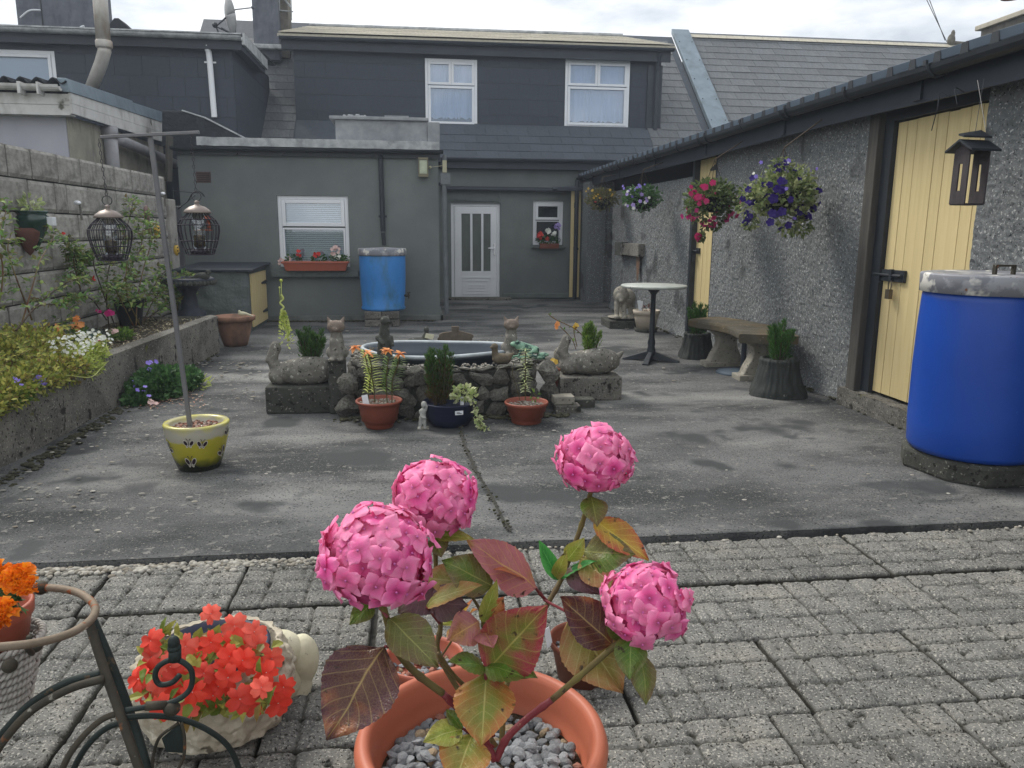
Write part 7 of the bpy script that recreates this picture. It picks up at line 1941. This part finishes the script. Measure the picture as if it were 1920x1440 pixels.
stem(hy, [(830, 1300, 1.42), (780, 1262, 1.41), (745, 1222, 1.40), (733, 1190, 1.38), (722, 1150, 1.37), (712, 1120, 1.37)], .0075, .0065, m_hstem2)
stem(hy, [(930, 1425, 1.40), (950, 1385, 1.41), (985, 1350, 1.42), (1035, 1312, 1.42)], .0080, .0068, m_hstem)
stem(hy, [(1035, 1312, 1.42), (1090, 1265, 1.42), (1130, 1230, 1.42), (1160, 1205, 1.42), (1190, 1180, 1.42), (1212, 1150, 1.42)], .0068, .0058, m_hstem2)
stem(hy, [(930, 1400, 1.46), (870, 1310, 1.50), (822, 1225, 1.54), (826, 1170, 1.56), (818, 1080, 1.60), (816, 980, 1.60)], .0060, .0050, m_hstem2)
stem(hy, [(940, 1410, 1.48), (945, 1320, 1.52), (955, 1270, 1.55), (1000, 1180, 1.58), (1028, 1130, 1.60), (1055, 1080, 1.63), (1085, 1000, 1.66), (1098, 960, 1.66), (1108, 920, 1.66)], .0065, .0055, m_hstem2)
stem(hy, [(915, 1340, 1.46), (885, 1300, 1.47), (850, 1265, 1.48), (820, 1225, 1.47)], .0050, .0045, m_hstem2)
stem(hy, [(925, 1380, 1.42), (910, 1300, 1.42), (912, 1260, 1.42)], .0045, .0040, m_hstem)
stem(hy, [(1028, 1130, 1.60), (1010, 1110, 1.58), (1000, 1095, 1.55)], .004, .003, m_hstem)
stem(hy, [(905, 1240, 1.47), (905, 1160, 1.49), (880, 1110, 1.52)], .0045, .003, m_hstem2)
up = V((0, 0, 1)); tw = V((0, -1, 0))
def nv(a, b_=0): return (up * a + tw * (1 - a) + V((b_, 0, 0))).normalized()
LV = [  # base px,Y  tip px,Y  width px  material  normal mix,side  fold curl
    ((722, 1212, 1.36), (612, 1388, 1.26), 150, 'brown', nv(.35, -.25), .12, .12), ((727, 1158, 1.36), (822, 1252, 1.30), 88, 'olive', nv(.6, .1), .12, .18),
    ((912, 1258, 1.44), (1026, 1135, 1.38), 120, 'red', nv(.45), .10, .12), ((912, 1252, 1.43), (840, 1240, 1.40), 58, 'green', nv(.8), .10, .15), ((908, 1250, 1.43), (1008, 1272, 1.37), 74, 'green', nv(.8), .1, .15),
    ((912, 1262, 1.43), (903, 1398, 1.32), 112, 'centre', nv(.55, -.05), .14, .16), ((886, 1376, 1.37), (850, 1475, 1.28), 96, 'centre', nv(.6), .14, .2), ((868, 1366, 1.38), (793, 1392, 1.34), 54, 'lime', nv(.7), .1, .2), ((868, 1366, 1.38), (836, 1330, 1.40), 30, 'green', nv(.6), .1, .1),
    ((1006, 1102, 1.54), (878, 1012, 1.48), 92, 'pink', nv(.5, .2), .12, -.10), ((925, 1100, 1.50), (828, 1050, 1.50), 76, 'olive', nv(.4), .12, .2), ((800, 1138, 1.50), (905, 1098, 1.44), 52, 'tan', nv(.7), .2, .35), ((805, 1128, 1.52), (880, 1135, 1.46), 66, 'purple', nv(.3), .1, .3),
    ((826, 1085, 1.56), (745, 1150, 1.50), 84, 'purple', nv(.4), .1, .25), ((898, 1165, 1.47), (838, 1200, 1.42), 66, 'pink', nv(.3, -.2), .15, .1), ((905, 1168, 1.47), (932, 1085, 1.44), 30, 'lime', nv(.2), .3, .1), ((912, 1165, 1.47), (945, 1120, 1.44), 44, 'orange', nv(.4), .15, .2),
    ((905, 1180, 1.46), (925, 1215, 1.40), 46, 'pink', nv(.5), .2, .2), ((1048, 1088, 1.62), (1010, 1012, 1.60), 30, 'vivid', nv(.4), .3, -.2), ((1050, 1084, 1.62), (1118, 1052, 1.58), 30, 'vivid', nv(.8), .3, .15), ((1040, 1088, 1.62), (1062, 1030, 1.58), 26, 'lime', nv(.3), .2, .1),
    ((1112, 972, 1.65), (1216, 1052, 1.56), 64, 'gold', nv(.5, .1), .14, .10), ((1092, 1035, 1.63), (1192, 1040, 1.56), 74, 'olive', nv(.4), .12, .2), ((1088, 1045, 1.62), (1158, 1108, 1.54), 62, 'tan', nv(.4), .14, .2), ((1108, 930, 1.65), (1120, 988, 1.58), 50, 'olive', nv(.5), .15, .2),
    ((1150, 1210, 1.43), (1052, 1118, 1.46), 88, 'brown', nv(.45, .1), .12, .15), ((1068, 1150, 1.50), (1168, 1300, 1.42), 122, 'tan', nv(.45), .10, .1), ((1182, 1190, 1.42), (1180, 1275, 1.36), 62, 'green', nv(.45), .14, .15), ((1196, 1220, 1.43), (1212, 1322, 1.36), 56, 'olive', nv(.4, .2), .14, .2),
    ((1062, 1065, 1.62), (1125, 1115, 1.56), 46, 'purple', nv(.3), .15, .3), ((700, 1130, 1.38), (655, 1172, 1.34), 40, 'green', nv(.5), .1, .2), ((815, 1005, 1.60), (890, 1012, 1.56), 34, 'lime', nv(.7), .2, .2), ((815, 1005, 1.60), (828, 1045, 1.56), 40, 'olive', nv(.5), .2, .2), ((1062, 1052, 1.63), (1096, 1008, 1.62), 36, 'lime', nv(.3), .2, .2),
    ((1165, 1200, 1.43), (1135, 1160, 1.44), 30, 'green', nv(.5), .2, .1), ((860, 1095, 1.55), (790, 1085, 1.52), 60, 'tan', nv(.5), .2, .35), ((985, 1092, 1.54), (925, 1068, 1.47), 26, 'orange', nv(.8), .2, .3)]
for k, (a, t, wpx, mk, n_, fo, cu) in enumerate(LV):
    Bp, Tp = WY(*a), WY(*t); hyd_leaf(hy, Bp, Tp, wpx * mpp((Bp + Tp) / 2), n_, HM[mk], fo, cu, k)
for a, t in (((738, 1215, 1.38), (722, 1212, 1.36)), ((712, 1140, 1.37), (727, 1158, 1.36)), ((1160, 1205, 1.42), (1150, 1210, 1.43)), ((1098, 965, 1.66), (1112, 972, 1.65)), ((825, 1170, 1.56), (800, 1138, 1.50)), ((1160, 1205, 1.42), (1196, 1220, 1.43)), ((1020, 1125, 1.59), (1068, 1150, 1.50)), ((900, 1390, 1.41), (868, 1366, 1.38)), ((925, 1400, 1.41), (886, 1376, 1.37))):
    b = MB(); b.tube([WY(*a), WY(*t)], .003, 6); b.build('petiole', m_hstem, hy)
b = MB(); q = random.Random(3); foliage(b, HC + V((.09, -.11, .205)), (.04, .035, .012), 34, .018, .012, q, .6); b.build('seedling', mat('little_weed', '7a8a4a', irand=['6d8440', '8a5a4c', 'a0a060'], rough=.6), hy)

# two smaller gravel pots behind
def gpot(x, y, r_, label, seed, reds):
    c = G(x, y, .125); c.z = 0; t = thing('gravel_pot', label, 'potted plant', c)
    b = MB(); b.lathe([(r_ * .72, 0), (r_ * .9, .10), (r_ * .97, .108), (r_ * 1.0, .12), (r_ * .99, .13), (r_ * .95, .131), (r_ * .9, .12), (r_ * .86, .08), (0, .07)], c, 48); b.build('pot', m_terradk if seed == 2 else m_terra, t, smooth=True)
    gravel(t, c, r_ * .82, .085, 85, .007, .012, seed, reds); return t, c
t1, c1_ = gpot(795, 1232, .118, 'brown plastic pot of mixed gravel with a lime green plant behind the hydrangea', 1, .3)
t2, c2_ = gpot(1095, 1198, .108, 'brown plastic pot with gravel and a white tag, right behind the hydrangea', 2, .15)
b = MB(); p = WY(1028, 1195, c2_.y - .02); b.obox(p, (.008, 0, .006), (0, .001, 0), (-.006, 0, .03)); b.build('plant_tag', m_upvc, t2, bevel=.003)
for k, (a, t, wpx, mk) in enumerate((((865, 1172, 1.78), (835, 1145, 1.74), 34, 'lime'), ((868, 1172, 1.78), (895, 1142, 1.74), 30, 'gold'), ((862, 1175, 1.78), (828, 1172, 1.72), 26, 'lime'), ((868, 1175, 1.78), (900, 1170, 1.72), 26, 'gold'), ((866, 1170, 1.78), (888, 1122, 1.76), 22, 'gold'), ((860, 1180, 1.76), (838, 1200, 1.70), 24, 'tan'), ((866, 1178, 1.76), (872, 1200, 1.70), 24, 'lime'))):
    Bp, Tp = WY(*a), WY(*t); hyd_leaf(t1, Bp, Tp, wpx * mpp(Bp), nv(.8), HM[mk], .2, .3, k + 50)
b = MB(); b.tube([V((c1_.x + .03, c1_.y, .09)), WY(864, 1175, 1.78)], .003, 6); b.build('stem', m_hstem2, t1)

# ------------------------------------------------------------------ cream animal planter with busy lizzies
an = thing('animal_planter', 'cream rough-cast stone animal planter with smooth knobs, full of coral busy lizzies', 'planter', (-.56, 2.02, 0))
AC = WY(408, 1375, 2.0); ac = V((AC.x, 2.02, 0))
def wool(u, v):
    a = 2 * math.pi * v; prof_ = [(.15, .0), (.19, .02), (.208, .09), (.212, .15), (.20, .20), (.178, .225), (.165, .222), (.155, .19), (0, .18)]
    i = u * (len(prof_) - 1); k = min(int(i), len(prof_) - 2); f = i - k; r_ = prof_[k][0] * (1 - f) + prof_[k + 1][0] * f; z = prof_[k][1] * (1 - f) + prof_[k + 1][1] * f
    p = V((r_ * math.cos(a) * 1.02, r_ * math.sin(a) * .95, z))
    if u < .72:
        vo = noise.voronoi(p * 30)[0]; dsp = .013 * (min(vo[0], .9) * 1.6 - .45) + .006 * noise.noise(p * 60)
        p += V((math.cos(a), math.sin(a), .2)) * -dsp
    return ac + p
b = MB(); b.surf(wool, 90, 200); b.build('body', m_woolly, an, smooth=True)
b = MB(); b.lathe([(.150, .20), (.152, .222), (.140, .228), (.135, .21), (0, .205)], ac, 40); b.build('inner_pot', m_navy, an, smooth=True)
kp = WY(528, 1240, 2.12); k2 = WY(566, 1235, 2.14)
blob('knob', [('e', kp + V((0, 0, .035)), (.064, .055, .062)), ('e', kp + V((.0, 0, -.05)), (.062, .055, .08)), ('e', kp + V((-.04, 0, -.1)), (.07, .06, .07))], m_knob, an, .008, 4, disp=.004)
blob('knob', [('e', k2 + V((0, 0, 0)), (.052, .05, .078)), ('c', k2 + V((0, .0, -.02)), k2 + V((-.03, 0, -.14)), .035, .05)], m_knob, an, .008, 4, disp=.004)
b = MB()
def imp():
    b = MB()
    for k in range(5):
        a0 = k * 1.257 + .2
        def f(u, v):
            vv = v * 2 - 1; w = .33 * math.sin(math.pi * min(1, u * .72 + .06)) ** .8 * (1.2 if k else .85); x = u * (1 + (.0 if abs(vv) > .3 else -.07 * (u > .9)) ); y = w * vv * 1.1
            z = .22 * u - .38 * u * u + .10 * abs(vv) * (1 if k % 2 else -.6) + .03 * k
            return (x * math.cos(a0) - y * math.sin(a0), x * math.sin(a0) + y * math.cos(a0), z)
        b.surf(f, 5, 4)
    b.ball((0, 0, .05), .07, 6, 5, 1)
    return b
ims = [mesh_of(imp(), 'flower', [m_, m_pale_] , True) for m_, m_pale_ in ((mat('coral_a', 'd93828', 'e44e3c', scale=1.2, rough=.5, orand=.22, transl=.2), p_white), (mat('coral_b', 'dd5040', 'ea6e5c', scale=1.2, rough=.5, orand=.2, transl=.2), p_pale))]
q = random.Random(17); spots = [(398, 1143, .05), (360, 1140, .02)]
SP = [(395, 1148, 1.95), (445, 1175, 1.93), (478, 1180, 1.93), (280, 1205, 1.93), (262, 1245, 1.9), (265, 1275, 1.88), (268, 1300, 1.86), (300, 1285, 1.82), (330, 1265, 1.8), (355, 1270, 1.8), (300, 1230, 1.88), (350, 1215, 1.88), (372, 1215, 1.86), (395, 1205, 1.88), (370, 1240, 1.84), (420, 1245, 1.80), (445, 1260, 1.80), (425, 1230, 1.82), (480, 1210, 1.88), (510, 1235, 1.88), (455, 1235, 1.84), (405, 1285, 1.78), (440, 1300, 1.76), (455, 1310, 1.76), (485, 1290, 1.78), (530, 1290, 1.82), (525, 1320, 1.80), (300, 1330, 1.76), (295, 1310, 1.78), (345, 1325, 1.76), (385, 1260, 1.79), (335, 1295, 1.80), (285, 1260, 1.86), (315, 1250, 1.84), (410, 1190, 1.9), (470, 1245, 1.84), (340, 1240, 1.85), (440, 1205, 1.9), (500, 1262, 1.83), (475, 1320, 1.78), (320, 1315, 1.77), (400, 1305, 1.77), (365, 1300, 1.78), (430, 1272, 1.79), (285, 1228, 1.9), (330, 1225, 1.88)]
for k, (x, y, Yd) in enumerate(SP):
    p = WY(x + q.uniform(-5, 5), y + q.uniform(-5, 5), Yd + q.uniform(-.02, .05)); d = (V((0, -1, .75)) + (p - ac - V((0, 0, .25))).normalized() * .8 + rdir(q) * .45).normalized()
    R__ = d.to_track_quat('Z', 'Y').to_matrix() @ Matrix.Rotation(q.uniform(0, 6.3), 3, 'Z'); inst(ims[0 if q.random() < .6 else 1], 'flower', an, p, R__, q.uniform(.027, .037)) if k % 6 != 4 else None
b = MB(); q = random.Random(19)
for k in range(200):
    x, y = q.uniform(275, 510), q.uniform(1190, 1335); p = WY(x, y, 2.0 - .20 * max(0, (y - 1200)) / 135); b.leaf(p, (rdir(q) + V((0, -.4, .3))), (V((0, -.7, 1)) + rdir(q) * .6), q.uniform(.035, .055), q.uniform(.018, .026), 0, .25, .2)
for k in range(46):
    x, y = q.uniform(265, 520), q.uniform(1195, 1330); b.leaf(WY(x, y, 1.90 - .16 * max(0, (y - 1200)) / 135), (rdir(q) + V((0, -.3, -.1))), (V((0, -.7, 1)) + rdir(q) * .6), q.uniform(.035, .05), q.uniform(.018, .025), 0, .3, .2)
for (x, y) in ((378, 1175), (412, 1170), (400, 1190), (455, 1185), (470, 1262), (430, 1345), (375, 1335), (468, 1315), (385, 1310), (310, 1345)):
    b.leaf(WY(x, y, 1.92), V((q.uniform(-.4, .4), -.3, -.8)), (0, -1, .4), .055, .028, 0, .1, .2)
b.build('foliage', mat('busy_lizzie_leaf', '7c8a3a', irand=['5c7a2c', '9a9a48', 'b3aa52', '4c6a2a', '8a5a34'], rough=.45, transl=.3), an)
b = MB()
for k in range(16):
    x = 300 + k * 13; b.tube(spline([ac + V((q.uniform(-.06, .06), q.uniform(-.06, .06), .2)), WY(x, 1280, 1.99), WY(x + q.uniform(-15, 15), 1210, 1.97)], 4), .004, 6)
b.build('stem', mat('pale_red_stem', '9a6a4a', '7c8a4a', scale=9, rough=.6), an)

# ------------------------------------------------------------------ iron bicycle planter
by = thing('bicycle_planter', 'rusty dark iron bicycle plant stand with curled saddle and worn handlebar', 'plant stand', (-.75, 1.55, 0))
def rod(name, pts, r_, mt, nn=8): b = MB(); b.tube(spline([WY(*p) for p in pts], nn), r_, 12); b.build(name, mt, by, smooth=True)
rod('handlebar', [(84, 1102, 1.78), (115, 1104, 1.76), (150, 1113, 1.72), (177, 1135, 1.66), (172, 1160, 1.58), (135, 1186, 1.51), (75, 1204, 1.46), (0, 1213, 1.43), (-80, 1216, 1.42)], .0085, m_ironrust)
b = MB(); b.ball(WY(77, 1102, 1.78), .0165, 14, 10); b.build('handlebar_knob', m_iron, by, smooth=True)
rod('head_tube', [(165, 1160, 1.60), (192, 1245, 1.56), (222, 1330, 1.52), (250, 1410, 1.48), (275, 1480, 1.46)], .0095, m_iron)
rod('head_tube', [(172, 1158, 1.62), (203, 1230, 1.60), (238, 1320, 1.58), (262, 1390, 1.56), (285, 1470, 1.54)], .0090, mat('dark_green_iron', '2c3634', '1f2826', scale=12, rough=.6, metal=.2, speck=[('5a4a38', 30, .66)]))
m_gi = MATS['dark_green_iron']
rod('frame_rod', [(192, 1262, 1.56), (125, 1280, 1.58), (60, 1318, 1.60), (20, 1358, 1.62), (-25, 1410, 1.64)], .0085, m_gi)
rod('frame_rod', [(196, 1272, 1.54), (130, 1292, 1.54), (60, 1332, 1.54), (10, 1385, 1.54), (-25, 1440, 1.54)], .0085, m_iron)
rod('mudguard_rod', [(230, 1334, 1.52), (190, 1350, 1.52), (152, 1385, 1.51), (122, 1430, 1.50), (105, 1485, 1.50)], .0065, m_iron)
rod('mudguard_rod', [(238, 1352, 1.54), (202, 1364, 1.54), (168, 1393, 1.54), (140, 1438, 1.54), (128, 1485, 1.54)], .0065, m_gi)
rod('mudguard_rod', [(236, 1345, 1.52), (290, 1342, 1.54), (345, 1350, 1.56), (395, 1372, 1.58), (432, 1405, 1.59), (455, 1460, 1.6)], .0062, m_gi)
rod('saddle_curl', [(337, 1266, 1.54), (322, 1280, 1.54), (300, 1283, 1.54), (291, 1268, 1.54), (297, 1250, 1.54), (318, 1238, 1.54), (340, 1240, 1.54), (359, 1258, 1.54), (358, 1288, 1.54), (340, 1308, 1.54), (310, 1320, 1.54), (272, 1326, 1.53), (235, 1332, 1.52)], .0058, m_gi)
rod('saddle_stub', [(328, 1238, 1.54), (328, 1218, 1.54)], .013, m_gi, 2)
b = MB(); b.ball(WY(326, 1206, 1.54), (.0125, .0125, .017), 12, 8); b.ball(WY(327, 1215, 1.54), (.014, .014, .012), 12, 8); b.build('saddle_finial', m_gi, by, smooth=True)
b = MB(); b.ball(WY(322, 1328, 1.54), (.018, .016, .016), 14, 10); b.build('joint_knob', m_iron, by, smooth=True)
rod('clamp_sleeve', [(272, 1324, 1.53), (312, 1322, 1.54)], .0095, m_iron, 2)
b = MB(); b.prism([WY(335, 1358, 1.55), WY(303, 1385, 1.55), (WY(303, 1385, 1.55)).lerp(WY(312, 1410, 1.55), 1), WY(343, 1412, 1.55), WY(344, 1380, 1.55)], (0, .004, 0)); b.build('pedal_plate', m_gi, by)
rod('pedal_rod', [(334, 1356, 1.55), (300, 1382, 1.55), (288, 1415, 1.55), (284, 1450, 1.55)], .0035, m_iron); rod('pedal_rod', [(340, 1355, 1.55), (346, 1385, 1.55), (344, 1420, 1.55), (330, 1450, 1.55)], .0035, m_iron)
rod('basket_hook', [(55, 1195, 1.50), (52, 1215, 1.56), (60, 1225, 1.6)], .006, m_iron)
for i, (xa, ya, xb, yb) in enumerate(((275, 1480, -.0, 0), (285, 1470, 0, 0))):
    p = WY(xa, ya, 1.46 + .08 * i); b = MB(); b.tube([p, V((p.x + .05, p.y, .0))], .009, 10); b.build('leg', m_iron, by)
for pa in ((-25, 1410, 1.64), (-25, 1440, 1.54), (105, 1485, 1.50), (128, 1485, 1.54), (455, 1460, 1.6)):
    p = WY(*pa); b = MB(); b.tube([p, V((p.x - .02, p.y, 0))], .006, 8); b.build('leg', m_iron, by)
# rope basket with a terracotta pot of marigolds
ba = thing('rope_basket', 'bleached twisted rope basket hanging at the bicycle handlebar', 'basket', (-.98, 1.72, .3)); BC = WY(-10, 1190, 1.72)
for k in range(9):
    z = -.012 - k * .019; r_ = .092 - .0052 * k
    for ph in (0, math.pi):
        b = MB(); nn = 150
        b.tube([BC + V((0, 0, z)) + V(((r_ + .0045 * math.cos(i * .9 + ph)) * math.cos(i * 2 * math.pi / nn), (r_ + .0045 * math.cos(i * .9 + ph)) * math.sin(i * 2 * math.pi / nn), .0045 * math.sin(i * .9 + ph))) for i in range(nn)], .0048, 5, closed=True); b.build('rope_strand', m_rope, ba, smooth=True)
mp_ = thing('marigold_pot', 'terracotta pot of orange marigolds sitting in the rope basket at the left edge', 'potted plant', BC); 
b = MB(); b.lathe([(.055, -.10), (.078, .02), (.084, .025), (.086, .052), (.080, .056), (.074, .04), (.068, -.0), (0, -.01)], BC + V((-.002, 0, .02)), 40); b.build('pot', m_terra, mp_, smooth=True)
b = MB(); b.ball(WY(18, 1248, 1.60), .0155, 12, 8); b.ball(WY(65, 1213, 1.62), (.016, .014, .012), 12, 8); b.build('hanging_bead', m_iron, ba, smooth=True)
def marigold(c, s, lab, seed, parent):
    q = random.Random(seed); b = MB(); c = V(c)
    for k in range(95):
        t = k / 95; th = k * 2.39996; el = t * 1.35; d = V((math.sin(el) * math.cos(th), math.sin(el) * math.sin(th), math.cos(el))); n_ = V((0, -.75, .65)).normalized(); Q = n_.to_track_quat('Z', 'Y'); d = Q @ d
        p = c + d * s * .45; L_, W_ = s * (.30 + .45 * t), s * (.30 + .28 * t)
        sd_ = d.cross(rdir(q)).normalized(); u_ = d
        vs = []
        for i in range(4):
            for j in range(5):
                u, v = i / 3, j / 4 * 2 - 1; vs.append(p + u_ * u * L_ * .8 + sd_ * v * W_ * .5 * (.5 + .5 * u) + sd_.cross(u_) * (math.sin(j * 2.2 + k) * .10 * L_ * u + u * u * L_ * .35))
        b.add(vs, [(i * 5 + j, i * 5 + j + 1, (i + 1) * 5 + j + 1, (i + 1) * 5 + j) for i in range(3) for j in range(4)])
    b.build('flower', p_orange, parent, smooth=True, origin=c)
marigold(WY(36, 1086, 1.66), .036, '', 1, mp_); marigold(WY(52, 1100, 1.64), .024, '', 4, mp_); marigold(WY(4, 1150, 1.60), .034, '', 2, mp_); marigold(WY(-8, 1078, 1.7), .034, '', 3, mp_); marigold(WY(-2, 1165, 1.6), .022, '', 5, mp_)
b = MB(); q = random.Random(4)
for p_ in ((30, 1105), (10, 1120), (25, 1130), (5, 1100), (15, 1095)):
    for _ in range(14): b.leaf(WY(p_[0] + q.uniform(-10, 10), p_[1] + q.uniform(-8, 8), 1.68), rdir(q), rdir(q), .03, .010)
b.build('foliage', m_dkgreen, mp_)
b = MB()
for a, t in (((30, 1100, 1.68), (18, 1165, 1.72)), ((4, 1155, 1.66), (10, 1175, 1.72)), ((-5, 1090, 1.7), (8, 1170, 1.72))): b.tube(spline([WY(*a), WY((a[0] + t[0]) / 2 + 3, (a[1] + t[1]) / 2, 1.7), WY(*t)], 4), .004, 6)
b.build('stem', m_stem, mp_)

# ================================================================== THIN VOLUME ADDED TO STAND IN FOR LENS GLARE
hb = MB(); hb.box(-14, 26, -4, 23, -1.06, 8.2)
hm = bpy.data.materials.new('glare_volume'); hm.use_nodes = True
hn = hm.node_tree.nodes; hn.clear(); ho = hn.new('ShaderNodeOutputMaterial'); hv = hn.new('ShaderNodeVolumePrincipled')
hv.inputs['Color'].default_value = (.78, .87, 1.0, 1); hv.inputs['Density'].default_value = .0026; hv.inputs['Anisotropy'].default_value = .3
hm.node_tree.links.new(hv.outputs[0], ho.inputs['Volume'])
tag(hb.build('glare', hm), 'thin volume added for lens haze lying over the yard', None, None, 'stuff')
